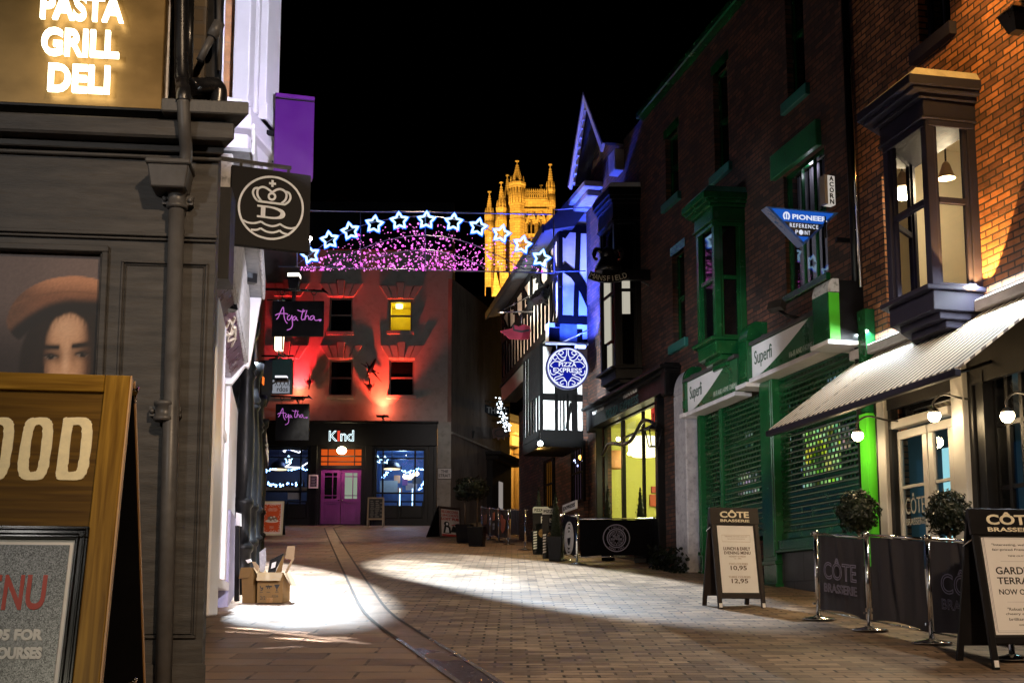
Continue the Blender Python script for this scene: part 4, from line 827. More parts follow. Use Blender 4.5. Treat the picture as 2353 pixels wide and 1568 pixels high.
# door
dz0 = zg - .02; dm = (dr[0]+dr[1])/2; ztr = KF.sz(780, 1068)[1]
m = MB(KF); frame(m, dr[0], dr[1], dz0, dr[3], .07, .02, .2); m.box(dr[0]+.07, dr[1]-.07, .02, .2, ztr-.12, ztr); 
m.box(dr[0]+.07, dr[1]-.07, .03, .19, dr[3]-.34, dr[3]-.30).box(dr[0]+.07, dr[1]-.07, .03, .19, ztr+.12, ztr+.15).box(dr[0]+.3, dr[0]+.33, .035, .185, ztr, dr[3]-.07).box(dr[1]-.33, dr[1]-.30, .035, .185, ztr, dr[3]-.07)
m.build('door_frame', MT['black'], pub)
MB(KF).box(dr[0]+.06, dr[1]-.06, .12, .14, ztr, dr[3]-.06).build('transom', E('lit orange glass', (.85,.12,.015), .75), pub)
dpaint = M('plum door paint', (.16,.02,.17), .35, var=.15)
for a0, a1, sd in ((dr[0]+.08, dm-.01, 0), (dm+.01, dr[1]-.08, 1)):
    m = MB(KF); zz = KF.sz(780, 1148)[1]; zk = ztr - .13
    frame(m, a0, a1, dz0+.02, zk, .13, .08, .14); m.box(a0+.13, a1-.13, .08, .14, zz-.06, zz+.06); m.box(a0+.13, a1-.13, .10, .13, dz0+.15, zz-.06); frame(m, a0+.16, a1-.16, dz0+.2, zz-.1, .03, .085, .10)
    m.box(a0+.13, a1-.13, .085, .135, zk-.28, zk-.25).box(a1-.3, a1-.27, .085, .135, zz+.06, zk-.13).box(a0+.13, a1-.13, .085, .135, zz+.16, zz+.185)
    d = m.build('door', dpaint, pub)
    MB(KF).face([(a0+.13,.11,zz+.06),(a1-.13,.11,zz+.06),(a1-.13,.11,zk-.13),(a0+.13,.11,zk-.13)]).build('pane', MT['dglass'] if not sd else E('lit door pane', (.45,.55,.42), .55), d, recalc=False)
    MB(KF).ball((dm - .06 if not sd else dm + .06, .05, zz), .03, 8, 5).build('handle', MT['chrome'], d)
# pub sign letters
ks = thing('pub_sign', 'outlined white pub name with a red letter i above the orange transom', 'sign', KF.w(0, -.2, KF.sz(783, 1014)[1]))
a = kr(756, 989, 813, 1013, .18); W = a[1] - a[0]; wn = E('white neon outline', (.75,.95,1), 2.2)
m = MB(KF); m.text('K', a[0], a[0]+W*.34, a[2], a[3]*1, -.20, th=.02, outline=.014).text('n', a[0]+W*.46, a[0]+W*.70, a[2], a[2]+(a[3]-a[2])*.74, -.20, th=.02, outline=.016).text('d', a[0]+W*.73, a[1], a[2], a[3]+.02, -.20, th=.02, outline=.014)
m.build('white_letters', wn, ks); MB(KF).box(a[0]+W*.335, a[0]+W*.435, -.215, -.185, a[2], a[3]).build('red_letter', E('red letter', (.75,.06,.03), 1.1), ks)
# lamp over door, notices, boards
p = KF.sz(785, 1034, .4); p = (p[0], -.4, p[1]); s = thing('bulkhead_lamp', 'bright warm lamp over the plum pub doors', 'lamp', KF.w(*p))
MB(KF).ball(p, .17, 12, 8, .8).build('globe', E('warm bulkhead', (1,.80,.45), 30), s); MB(KF).tube([(p[0],p[1],p[2]),(p[0],-.05,p[2]+.1)], .03, 6).build('arm', MT['black'], s)
light('POINT', KF.w(p[0], p[1]-.25, p[2]-.05), 60, (1,.72,.35), .12)
light('SPOT', KF.w(p[0]-.2, -1.9, zg + 3.4), 85, (.85,.05,.75), .1, KF.w(p[0], 0, zg + .8), 62, .6)  # unseen magenta spot added to colour the doors
light('POINT', KF.w((w2[0]+w2[1])/2, 1.0, w2[3]-.3), 75, (.45,.65,1), .2)
light('POINT', KF.w((w1[0]+w1[1])/2, 1.2, w1[3]-.2), 26, (.3,.45,1), .2)
a = kr(710, 1090, 731, 1121, .1); s = thing('framed_menu', 'white framed chalk menu beside the plum pub doors', 'menu', KF.w(a[0], -.1, a[2]))
m = MB(KF); frame(m, a[0], a[1], a[2], a[3], .05, -.16, -.12); m.build('frame', M('white menu frame', (.6,.58,.55), .5), s); MB(KF).box(a[0]+.05, a[1]-.05, -.145, -.12, a[2]+.05, a[3]-.05).build('panel', MT['ink'], s)
m = MB(KF); 
for i in range(6): z = a[3]-.1-i*.055; m.box(a[0]+.08, a[1]-.08-.03*(i % 2), -.15, -.145, z-.012, z)
m.build('lettering', MT['grey_ink'], s)
b0, b1 = G(842, 1210), G(880, 1210)
s = thing('chalkboard', 'wood framed chalkboard easel standing right of the plum pub doors', 'board', b0)
f0 = Fr(b0, (b1.x-b0.x, b1.y-b0.y, 0), (0, .22, 1)); w = math.hypot(b1.x-b0.x, b1.y-b0.y); f0 = f0
m = MB(f0); frame(m, .0, w, .26, 1.06, .05, -.03, .01); m.build('frame', M('light wood', (.42,.30,.18), .5), s)
m = MB(f0); m.box(.0,.04,-.02,.01,0,.26).box(w-.04,w,-.02,.01,0,.26); m.tube([(.02,.02,1.0),(.02,.5,.05)], .02, 6).tube([(w-.02,.02,1.0),(w-.02,.5,.05)], .02, 6); m.build('legs', M('light wood leg', (.42,.34,.25), .5), s)
MB(f0).box(.05, w-.05, -.02, .0, .31, 1.01).build('panel', M('blackboard', (.03,.027,.025), .7), s)
m = MB(f0)
for i in range(9):
    z = .95 - i*.07
    for k in range(2 + i % 2): x = .09 + k*.17 + random.uniform(0,.03); m.box(x, x + random.uniform(.08,.15), -.024, -.02, z-.03, z-.012)
m.build('lettering', M('chalk', (.35,.32,.26), .9), s)
# ornaments and sconces on the wall
m = MB(KF); p = KF.loc(P(856, 858, 43.9)); dd = -.1
m.tube([(p[0]-.14,dd,p[2]-.30),(p[0]+.0,dd,p[2]+.0),(p[0]+.18,dd,p[2]+.38)], [.03,.09,.03], 8)
for a1, L in ((150, .40), (60, .36), (-50, .62), (-28, .35), (125, .3)): m.tube([(p[0],dd,p[2]), (p[0]+L*math.cos(R(a1)), dd-.02, p[2]+L*math.sin(R(a1)))], [.045,.012], 6)
m.build('wall_ornament', MT['ironm'], None, label='iron dragonfly ornament fixed to the red lit pub wall', cat='ornament')
for u, v, lab in ((718, 888, 'iron torch sconce under the left red uplight'), (854, 897, 'iron torch sconce right of the middle lower pub window')):
    p = KF.loc(P(u, v, 43.9)); s = thing('wall_sconce', lab, 'sconce', KF.w(*p))
    MB(KF).lathe(p[0], -.15, [(.02,p[2]-.28),(.05,p[2]-.12),(.11,p[2]+.02),(.09,p[2]+.05),(.03,p[2]+.08),(.015,p[2]+.3)], 10).build('holder', MT['ironm'], s)
    m = MB(KF); m.tube([(p[0],-.15,p[2]-.1),(p[0]-.1,-.05,p[2]-.05),(p[0],0,p[2])], .015, 6).tube([(p[0]-.16,-.15,p[2]+.1),(p[0]-.12,-.15,p[2]-.02),(p[0]+.12,-.15,p[2]-.02),(p[0]+.16,-.15,p[2]+.1)], .016, 6); m.build('bracket', MT['ironm'], s)
for u, v, lab in ((883, 964, 'red floodlight on the pub fascia right of the sign'), (692, 926, 'red floodlight hidden behind the lower pink script sign')):
    p = KF.loc(P(u, v, 43.7)); s = thing('floodlight', lab, 'floodlight', KF.w(p[0], -.3, zf))
    z0 = max(zf, p[2] - .04)
    MB(KF).box(p[0]-.22, p[0]+.22, -.42, -.22, z0, z0+.07).build('housing', MT['ironm'], s); MB(KF).box(p[0]-.19, p[0]+.19, -.40, -.24, z0+.071, z0+.078).build('lens', E('red lens', (1,.12,.06), 3), s)
    MB(KF).box(p[0]-.03, p[0]+.03, -.35, 0, z0-.06, z0).build('bracket', MT['ironm'], s)
    light('SPOT', KF.w(p[0], -.34, z0+.09), 2400 if u > 800 else 2100, (1,.045,.02) if u > 800 else (1,.02,.03), .05, KF.w(p[0], -.12, z0+2.2), 92, .8)
    light('POINT', KF.w(p[0], -.30, z0+.35), 45, (1,.16,.08), .06)
# street name plate
a = kr(1005, 1074, 1037, 1100, .07); s = thing('street_sign', 'white street name plate reading THE STRAIT on the stone pier', 'sign', KF.w(a[0], -.08, a[2]))
MB(KF).box(a[0], a[1], -.085, -.062, a[2], a[3]).build('plate', M('grey white plate', (.42,.38,.37), .5), s)
m = MB(KF); frame(m, a[0], a[1], a[2], a[3], .018, -.09, -.085); h = a[3]-a[2]; m.ctext('THE', (a[0]+a[1])/2, a[2]+h*.56, a[2]+h*.82, -.086, bold=.02).ctext('STRAIT', (a[0]+a[1])/2, a[2]+h*.18, a[2]+h*.46, -.086, bold=.02, wmax=(a[1]-a[0])*.84)
m.build('lettering', MT['ink'], s)
# gabled house behind the pub
gb = thing('gabled_house', 'dark gabled house behind the pub with red lit coping', 'house', KF.w(0, 9, zg))
A, B, C = P(700, 510, 55), P(780, 449, 55), P(870, 505, 55)
fr = Fr((B.x, 55, 0), (1,0,0)); hw = 2.6
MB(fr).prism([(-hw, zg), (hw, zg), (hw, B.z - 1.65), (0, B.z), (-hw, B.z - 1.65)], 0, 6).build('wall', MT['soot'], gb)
MB(fr).stroke([(-hw-.1, B.z-1.72), (0, B.z+.04), (hw+.1, B.z-1.72)], .12, -.1, .1).build('coping', M('coping tinted red', (.32,.06,.05), .7), gb)  # red light on the coping is put into its colour
# dark house closing the gap, lane wall and far houses of the lane
g1 = KF.w(wr, 0, 0); SF = Fr((g1.x + .02, g1.y - .05, 0), (.29, 1, 0))
sw = thing('lane_house', 'dark rendered house along the lane right of the pub with a black doorcase', 'house', SF.w(4, .2, gz(48)))
xe = SF.sz(1172, 1000)[0]; zt = KF.sz(1036, 640)[1]
MB(SF).box(0, xe, .02, .32, gz(44) - .4, zt).build('wall', M('stained render', (.17,.135,.115), .9, var=.4, vs=1.2, bump=.3, dirt=.5, stretch=(1,.3,1)), sw)
z = SF.sz(1045, 997)[1]; MB(SF).box(0, xe, -.03, .02, z - .03, z + .04).build('string_course', MT['stone'], sw)
a = Rct(SF, 1119, 1050, 1163, 1185); 
m = MB(SF); m.box(a[0], a[1], -.22, .02, gz(50) - .3, a[3] - .1).box(a[0]-.1, a[1]+.15, -.5, .02, a[3]-.1, a[3]+.08).box(a[0]-.2, a[1]+.25, -.62, .02, a[3]+.08, a[3]+.22); m.build('doorcase', MT['soot'], sw, bevel=.02)
b = Rct(SF, 1146, 1105, 1154, 1170, .23); MB(SF).box(b[0], b[1], -.25, -.22, b[2]-.3, b[3]).build('glazing_strip', E('lamp glint', (.75,.66,.6), .35), sw)  # glowing strip, a lamp's glint put into the glazing's colour
# lit fronts further up the lane
LN = Fr((SF.w(xe, 0, 0).x + .05, SF.w(xe, 0, 0).y + 1, 0), (.15, 1, 0))
lh = thing('terrace_house', 'cream house front with white pilasters under orange light up the lane', 'house', LN.w(3, 0, gz(58)))
o = P(1150, 1100, 57); FF = Fr((o.x, o.y, 0), (.55, 1, 0)); fl = gz(57)
cream = M('cream limewash', (.55,.46,.34), .8, var=.15)
MB(FF).box(-.5, 9, 0, 4, fl - 1, fl + 4.4).build('wall', cream, lh)
m = MB(FF)
for x in (1.4, 2.6, 4.0, 5.6, 7.2): m.box(x, x+.35, -.2, 0, fl - .5, fl + 3.2); m.box(x-.1, x+.45, -.28, 0, fl+2.9, fl+3.2)
m.box(.5, 9, -.35, 0, fl+3.21, fl+3.7).box(.5, 9, -.5, 0, fl+3.7, fl+3.85)
m.build('pilasters', M('pale stone pilaster', (.62,.56,.52), .6), lh, bevel=.02)
for x in (1.85, 3.1, 4.5, 6.1): sash(FF, lh, x, x+.65, fl+.6, fl+2.7, -.08, MT['white'], MT['dglass'], 1, .5)
MB(FF).box(-.5, 9, -.35, 4.4, fl+4.401, fl+4.7).build('roof', MT['slate'], lh)
light('POINT', FF.w(3.2, -2.2, fl + 3.9), 620, (1,.55,.12), .15)
light('POINT', FF.w(-.2, -1.3, fl + 3.6), 240, (1,.45,.06), .15)
# signs on the lane wall
fr, w, h = quadframe(1112, 928, 1168, 936, 1114, 952, 47, 47.5)
s = thing('pub_sign', 'black curved hanging sign reading THE ST up the lane', 'sign', fr.w(0,0,0))
MB(fr).prism([(0,.12),(w*.25,.0),(w*.5,-.04),(w*.75,.0),(w,.12),(w,h),(w*.5,h-.12),(0,h)], 0, .05).build('board', MT['black'], s)
MB(fr).text('THE ST', .08, w*.92, .08, h*.78, 0, th=.01, bold=.01).build('lettering', M('dull ivory letter', (.3,.28,.26), .6), s)
MB(fr).tube([(-.3,.03,h+.12),(w,.03,h+.12)], .02, 6).tube([(w*.2,.03,h-.05),(w*.2,.03,h+.12)],.012,6).tube([(w*.8,.03,h-.05),(w*.8,.03,h+.12)],.012,6).build('bracket', MT['ironm'], s)
fr, w, h = quadframe(1125, 978, 1171, 980, 1125, 1010, 48, 48)
s = thing('hanging_sign', 'scalloped brown flower shaped sign hanging up the lane', 'sign', fr.w(0,0,0))
m = MB(fr); cx, cz = w/2, h/2
m.prism([(cx + (w*.46+.05*math.cos(R(t*11)))*math.cos(R(t)), cz + (h*.44+.05*math.cos(R(t*11)))*math.sin(R(t))) for t in range(0, 360, 5)], 0, .06); m.build('board', M('brown painted board', (.12,.05,.03), .6), s)
MB(fr).stroke([(cx+w*.25*math.cos(R(t)), cz+h*.25*math.sin(R(t))) for t in range(0,360,20)], .03, -.01, 0, True).build('ring', MT['ink'], s)
MB(fr).tube([(-.25,.03,h+.22),(w*.9,.03,h+.22)], .02, 6).tube([(cx,.03,h-.05),(cx,.03,h+.22)], .012, 6).build('bracket', MT['ironm'], s)
m = MB()
for i in range(75):
    t = random.random(); p = P(1143 + 26*t + random.gauss(0, 4), 912 + 78*t + random.gauss(0, 6), 46.5); m.ball(p, random.uniform(.012, .032), 6, 4)
m.build('string_lights', E('cool white bulbs', (.75,.88,1), 6), None, label='cluster of cool white fairy lights trailing down beside the lane signs', cat='string lights', kind='stuff')
fr, w, h = quadframe(1062, 950, 1086, 955, 1062, 1040, 45.5, 45.6)
s = thing('iron_bracket', 'scrolled black iron lamp bracket on the lane wall', 'bracket', fr.w(0,0,0))
m = MB(fr); m.tube(spline([(w,0,h),(w*.4,0,h*.9),(.02,0,h*.6),(.02,0,0)], 6), .02, 6); m.tube(spline([(0,0,h*.1),(w*.6,0,h*.05),(w*.9,0,h*.3),(w*.3,0,h*.35)], 6), .016, 6); m.tube(spline([(0,0,h*.4),(w*.7,0,h*.45),(w*.8,0,h*.62),(w*.2,0,h*.6)], 6), .016, 6); m.build('scroll', MT['ironm'], s)
MB(fr).hexa([(w*.3,-.1,h*.38),(w*1.0,-.1,h*.38),(w*1.0,.1,h*.38),(w*.3,.1,h*.38)], [(w*.2,-.14,h*.56),(w*1.1,-.14,h*.56),(w*1.1,.14,h*.56),(w*.2,.14,h*.56)]).build('lantern', MT['ironm'], s)
# red flag like sign by the timber house is built with it
# ================================================================ illuminated arch across the street
DY = 25.5
dsp = thing('light_display', 'wire framed arch of white stars and pink bulbs strung across the street', 'light display', P(970, 620, DY))
def D_(u, v, dy=0): q = P(u, v, DY + dy); return (q.x, q.y, q.z)
wirem = M('galvanised wire', (.30,.33,.50), .35, metal=.4, var=0)
m = MB()
m.tube([D_(560, 480), D_(714, 484), D_(1270, 492)], .016, 6); m.tube([D_(640, 612), D_(682, 613), D_(1274, 627)], .016, 6).tube([D_(682, 557), D_(682, 613)], .016, 6)
m.tube([D_(1271, 480), D_(1273, 628)], .018, 6).tube([D_(1271, 482), D_(1340, 477), D_(1376, 476)], .012, 6).tube([D_(1271, 624), D_(1345, 622)], .012, 6)
for u in (828, 977): m.tube([D_(u, 486), D_(u, 618)], .012, 6)
m.build('cable', wirem, dsp)
arcs = [[(684,606),(770,545),(860,510),(977,497),(1090,515),(1180,560),(1262,622)], [(745,617),(830,572),(905,548),(977,541),(1060,553),(1150,590),(1205,620)], [(820,617),(880,588),(977,574),(1060,592),(1120,618)]]
m = MB()
for a in arcs: m.tube([D_(p.x, p.y) for p in spline([(u, v, 0) for u, v in a], 6)], .011, 5)
m.build('arch_frame', wirem, dsp)
# thin criss-cross wires on the right flank
m = MB()
for i in range(9): m.tube([D_(1112 + 2*i, 560 + 7*i), D_(1235, 545 + 9*i)], .006, 4)
m.build('mesh_wires', M('thin dark wire', (.05,.04,.05), .5), dsp)
starE = E('cool white star tube', (.42,.72,1), 2.3); starR = E('blue star glow', (.01,.11,1), 2.0)
SS = [(165,815),(305,705),(458,640),(635,590),(818,565),(1018,560),(1218,575),(1398,610),(1568,660),(1723,740),(1862,840)]
for i, (x, y) in enumerate(SS):
    u, v = (900 + x*.425)/1.3605, (450 + y*.425)/1.3605
    p = P(u, v, DY - .05); rot = R((-14, -8, -12, 6, -4, 2, 4, 12, 14, 12, 14)[i]); r0 = .195
    st = star(W0, p.x, p.z, p.y, r0, r0*.52, .026, 'star', None, starE, rot, dsp)
    star(W0, p.x, p.z, p.y + .02, r0*1.13, r0*.64, .020, 'star_glow', None, starR, rot, st)  # second tube imitates the blue glow along the star's edges
# pink bulbs
def arch_v(u, k=0):
    pts = arcs[0]
    for (a, b), (c, d) in zip(pts, pts[1:]):
        if a <= u <= c: return b + (d - b)*(u - a)/(c - a)
    return 618
pinkE = E('pink bulb', (1,.09,.78), 2.8); pinkW = E('pale pink bulb', (1,.22,.85), 2.0)
pos = []
while len(pos) < 900:
    u = random.gauss(977, 115) if random.random() < .62 else random.uniform(690, 1245)
    if not 690 < u < 1250: continue
    t = abs(random.gauss(0, .42)) if random.random() < .7 else random.random()
    if t > 1: continue
    v0 = arch_v(u); v = 622 - t*(622 - v0 - 14)
    if u > 1105 and random.random() < .6: continue
    rr = random.choice((.006,.007,.008,.009,.010,.012,.015,.021)) * random.uniform(.85, 1.25)
    pos.append((rr, u, v))
pos.sort(reverse=True)
bulb_mesh = {}
for i, (rr, u, v) in enumerate(pos[:100]):
    p = P(u, v, DY + random.uniform(-.12, .12)); o = MB().ball(p, rr, 8, 5).build('bulb', pinkE if i % 3 else pinkW, dsp)
m = MB()
for i, (rr, u, v) in enumerate(pos[100:]): m.ball(P(u, v, DY + random.uniform(-.12, .12)), rr, 6, 4)
m.build('small_bulb', pinkW, dsp, kind='stuff')
# bright white lamp near the left end
p = P(712, 548, DY - .5); s = thing('spot_lamp', 'small bright white lamp on a thin stem above the leftmost star', 'lamp', p)
MB().ball(p, .045, 10, 6).build('globe', E('white spot bulb', (1,.92,.8), 30), s); MB().tube([p, p - Vector((0,0,.45))], .012, 6).build('stem', wirem, s)
# ================================================================ cathedral towers on the hill
CY = 250.0
cat = thing('cathedral', 'floodlit limestone cathedral towers with pinnacles on the hill behind', 'cathedral', (P(1195, 700, CY).x, CY, gz(CY)))
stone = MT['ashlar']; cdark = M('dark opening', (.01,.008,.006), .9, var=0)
def cx(u): return P(u, 600, CY).x
def czz(v): return P(1195, v, CY).z
zb = gz(CY) - 4
def octo(m, x, y, r, z0, z1, n=8, r1=None):
    r1 = r if r1 is None else r1
    f = lambda q, z: [(x + q*math.cos(2*math.pi*(i+.5)/n), y + q*math.sin(2*math.pi*(i+.5)/n), z) for i in range(n)]
    m.hexa(f(r, z0), f(r1, z1))
def turret(u0, u1, vtop, vsh, vcol, y, zlow=zb, coll=True):
    """octagonal stair turret with a collar, shafts and a crocketed spirelet"""
    x0, x1 = cx(u0), cx(u1); x = (x0+x1)/2; r = (x1-x0)/2; zt, zs, zc_ = czz(vtop), czz(vsh), czz(vcol)
    m = MB(); octo(m, x, y, r, zlow, zs)
    for k in range(3):
        z = zs - (zs - zc_)*(k*1.0); octo(m, x, y, r*1.10, z-.35, z+.1)
    for i in range(16):
        a = 2*math.pi*i/16; m.tube([(x+r*1.02*math.cos(a), y+r*1.02*math.sin(a), zc_), (x+r*1.02*math.cos(a), y+r*1.02*math.sin(a), zs-.4)], .16, 5)
    octo(m, x, y, r*1.02, zs, zs+.5, 8, r*1.2); octo(m, x, y, r*1.2, zs+.5, zs+.9)
    m.build('turret', stone, cat)
    m = MB(); hh = zt - zs; octo(m, x, y, r*.78, zs+.9, zt-.6, 8, .10)
    octo(m, x, y, .12, zt-.6, zt, 6, .12); octo(m, x, y, .42, zt-.15, zt, 8, .42)
    for i in range(8):
        a = 2*math.pi*(i+.5)/8; px, py = x + r*.86*math.cos(a), y + r*.86*math.sin(a)
        octo(m, px, py, .22, zs+.9, zs+.9+hh*.10, 6); octo(m, px, py, .26, zs+.9+hh*.10, zs+.9+hh*.26, 6, .03)
        for j in range(1, 9):
            t = j/9; q = r*.78*(1-t) + .1*t; m.box(x+q*math.cos(a)-.09, x+q*math.cos(a)+.09, y+q*math.sin(a)-.09, y+q*math.sin(a)+.09, zs+.9+(zt-.6-zs-.9)*t-.12, zs+.9+(zt-.6-zs-.9)*t+.14)
    m.build('spire', stone, cat)
# main tower
turret(1170, 1206, 370, 432, 470, CY)
turret(1156, 1174, 391, 451, 488, CY + 3)
turret(1255, 1275, 376, 443, 475, CY + .5)
turret(1240, 1251, 392, 450, 470, CY + 9)
turret(1113, 1134, 433, 498, 530, CY + 2)
turret(1140, 1162, 417, 486, 520, CY + .5)
m = MB(); m.tube([(cx(1213), CY + 4, czz(462)), (cx(1213), CY + 4, czz(440))], [.5, .3], 8).tube([(cx(1213), CY+4, czz(440)), (cx(1213), CY+4, czz(431))], [.42, .1], 8); m.build('pinnacle', stone, cat)
x0, x1 = cx(1202), cx(1258); zt = czz(462)
m = MB(); 
# tower face with paired lancets
hl = []
for u0, u1 in ((1213, 1219), (1221, 1228), (1236, 1242), (1244, 1250)):
    for va, vb in ((515, 538), (548, 700)): hl.append((cx(u0), cx(u1), czz(vb), czz(va)))
ff = Fr((0, CY - .3, 0), (1,0,0)); m.fr = ff; m.wall(x0, x1, zb, zt, hl, 0, 1.2); m.build('tower', stone, cat)
MB(ff).box(x0, x1, 1.0, 8, zb, zt-.5).build('tower_core', cdark, cat)
m = MB(ff)
for u0, u1 in ((1211, 1230), (1233, 1252)):
    xa, xb, xm = cx(u0), cx(u1), (cx(u0)+cx(u1))/2; za = czz(515)
    m.stroke([(xa, za), (xa, za+.3), (xa+(xm-xa)*.35, za+1.6), (xm, czz(488)), (xb-(xb-xm)*.35, za+1.6), (xb, za+.3), (xb, za)], .32, -.45, 0)
    m.tube([(xm,-.2,czz(700)), (xm,-.2,za+.6)], .16, 6)
    m.stroke([(xm+.5*math.cos(R(t)), za+1.0+.5*math.sin(R(t))) for t in range(0,360,30)], .14, -.3, 0, True)
    for u in (u0, u1): m.tube([(cx(u),-.2,czz(700)), (cx(u),-.2,za)], .2, 6)
m.box(x0, x1, -.5, 0, czz(541), czz(539)).box(x0, x1, -.6, 0, czz(484), czz(482)).box(x0, x1, -.7, .2, zt-.3, zt+.15)
m.build('tracery', stone, cat)
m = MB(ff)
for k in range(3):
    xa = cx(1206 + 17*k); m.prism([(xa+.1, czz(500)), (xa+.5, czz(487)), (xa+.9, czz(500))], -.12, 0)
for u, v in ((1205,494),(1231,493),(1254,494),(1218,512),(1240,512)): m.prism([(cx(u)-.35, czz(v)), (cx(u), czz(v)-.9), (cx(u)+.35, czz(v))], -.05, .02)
m.build('shadow_recess', cdark, cat)  # dark triangles put the carved recesses' shadow into colour
# parapet with open cresting
m = MB(ff); m.box(x0, x1, -.5, -.1, zt+.15, zt+.5)
for i in range(13):
    x = x0 + (x1-x0)*(i+.5)/13; m.box(x-.09, x+.09, -.42, -.2, zt+.5, zt+2.0); m.tube([(x,-.3,zt+2.0),(x,-.3,zt+2.7)], [.13,.02], 5)
m.box(x0, x1, -.42, -.2, zt+1.3, zt+1.5).box(x0, x1, -.42, -.2, zt+1.85, zt+2.0); m.build('parapet', stone, cat)
# shaded web between turrets and lower gable
MB(ff).box(cx(1136), cx(1168), 2.5, 6, zb, czz(500)).build('web_wall', stone, cat)
m = MB(ff); m.box(cx(1148), cx(1168), -1.2, 2, zb, czz(630)).hexa([(cx(1131),-2,czz(690)),(cx(1154),-2,czz(690)),(cx(1154),2,czz(690)),(cx(1131),2,czz(690))], [(cx(1137),-2,czz(625)),(cx(1139),-2,czz(625)),(cx(1139),2,czz(625)),(cx(1137),2,czz(625))]); m.build('gable', stone, cat)
# roofs in front of it, unlit
tr = thing('hill_house', 'black roofline of unlit houses below the cathedral', 'house', (P(1100, 700, 90).x, 90, gz(90)))
f9 = Fr((P(1095, 700, 90).x, 90, 0), (1,0,0)); zz = P(1100, 682, 90).z
MB(f9).box(-3, 4.2, 0, 8, gz(90) - 2, zz).build('wall', MT['soot'], tr)
MB(f9).prism([(-3.2, zz), (4.4, zz), (3.2, zz+.001+.05), (-2.4, zz+.05)], 0, 8).build('roof', MT['slate'], tr)
MB(f9).box(P(1115,690,90).x - f9.o.x, P(1128,690,90).x - f9.o.x, .5, 2, zz, P(1120, 655, 90).z).build('chimney', MT['soot'], tr)
for x, z, e, col, tx in ((cx(1195)-14, zb + 22, 21000, (1,.58,.10), 1190), (cx(1195)+20, zb + 20, 17000, (1,.55,.09), 1230), (cx(1195)-40, zb+26, 15000, (1,.60,.12), 1130)):
    light('SPOT', (x, CY - 32, z), e*10, col, .8, (cx(tx), CY, czz(520)), 75, .5)
# ================================================================ RIGHT: street wall
q = G(1770, 1340); RF = Fr((q.x, q.y, 0), (.232, -1, 0))
def rr(u0, v0, u1, v1, off=0): return Rct(RF, u0, v0, u1, v1, off)
def rx(u, v=900, off=0): return RF.sz(u, v, off)[0]
def rz(u, v, off=0): return RF.sz(u, v, off)[1]
xA, xB = rx(1538), rx(1992)          # hifi shop
gut = rz(1600, 131)
gA = lambda x: gz(RF.w(x, 0, 0).y)
hs = thing('hifi_shop', 'brick shop building with green oriel and shuttered green shopfront', 'shop', RF.w(0, 0, gA(0)))
W1 = rr(1799, 404, 1903, 627); W2 = rr(1803, 20, 1850, 188); W2 = (W2[0], W2[1], rz(1798, 245), rz(1798, 245) + 1.9)
W3 = (rx(1640, 300), rx(1673, 300), rz(1636, 410), rz(1636, 410) + 1.75); W4 = (rx(1529, 400), rx(1558, 400), rz(1525, 474), rz(1541, 306)); W5 = (rx(1545, 680), rx(1573, 680), rz(1540, 797), rz(1561, 575))
SL = (rx(1618), rx(1752), gA(0) - .6, rz(1640, 915, .1)); SR = (rx(1780), rx(1978), gA(1) + .2, rz(1800, 905))
ftop = rz(1717, 800, .25)
SLz1 = rz(1577, 950, .25)
SL = (SL[0], SL[1], gA(-1) + .55, SLz1 + .02); SR = (SR[0], SR[1], rz(1790, 1240, .1), rz(1718, 875, .25) + .02)
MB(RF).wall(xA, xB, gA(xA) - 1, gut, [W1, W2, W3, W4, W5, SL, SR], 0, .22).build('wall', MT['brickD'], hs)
MB(RF).box(xA - 1.2, xB + 6, -.16, .1, gut - .02, gut + .12).build('gutter', MT['green'], hs, bevel=.02)
MB(RF).hexa([(xA-1.2,-.1,gut+.13),(xB+6,-.1,gut+.13),(xB+6,5,gut+.13),(xA-1.2,5,gut+.13)], [(xA-1.2,2.4,gut+2.6),(xB+6,2.4,gut+2.6),(xB+6,2.6,gut+2.6),(xA-1.2,2.6,gut+2.6)]).build('roof', MT['slate'], hs)
sash(RF, hs, *W1, .06, MT['green'], MT['glass'], 3, .52, .06, .03)
room(RF, hs, W1[0]+.02, W1[1]-.02, .24, 1.6, W1[2]+.02, W1[3]-.02, M('dim upstairs room', (.06,.05,.06), .8))
m = MB(RF)
for cx0 in (W1[0]+.04, W1[0]+.42, W1[0]+.8):
    for i in range(10): xa = cx0 + .03*i; m.face([(xa,.20+.03*(i%2),W1[2]+.03),(xa+.03,.20+.03*((i+1)%2),W1[2]+.03),(xa+.03,.20+.03*((i+1)%2),W1[3]-.03),(xa,.20+.03*(i%2),W1[3]-.03)])
m.build('curtain', M('grey curtain', (.30,.28,.33), .9, var=.15), hs, recalc=False)
light('POINT', RF.w((W1[0]+W1[1])/2, .13, W1[3]-.10), 1.6, (.85,.85,1), .05)
for w in (W2, W3, W4, W5): sash(RF, hs, *w, .10, MT['green'], MT['dglass'], 1, .5, .05)
for w, hh in ((W2, .17), (W3, .15), (W4, .15), (W5, .16)): MB(RF).box(w[0]-.12, w[1]+.12, -.07, .1, w[2]-hh, w[2]).build('sill', MT['teal'], hs, bevel=.01)
MB(RF).box(W1[0]-.05, W1[1]+.05, -.06, .1, W1[2]-.1, W1[2]).build('sill', MT['green'], hs, bevel=.01)
L1 = rr(1779, 363, 1886, 309); z0, z1 = rz(1780, 405), rz(1779, 363)
MB(RF).box(L1[0], L1[1], -.08, .05, W1[3] + .01, W1[3] + .38).build('lintel', M('flaking green lintel', (.015,.13,.05), .4, var=.3, vs=8, bump=.3, dirt=.3), hs, bevel=.006)
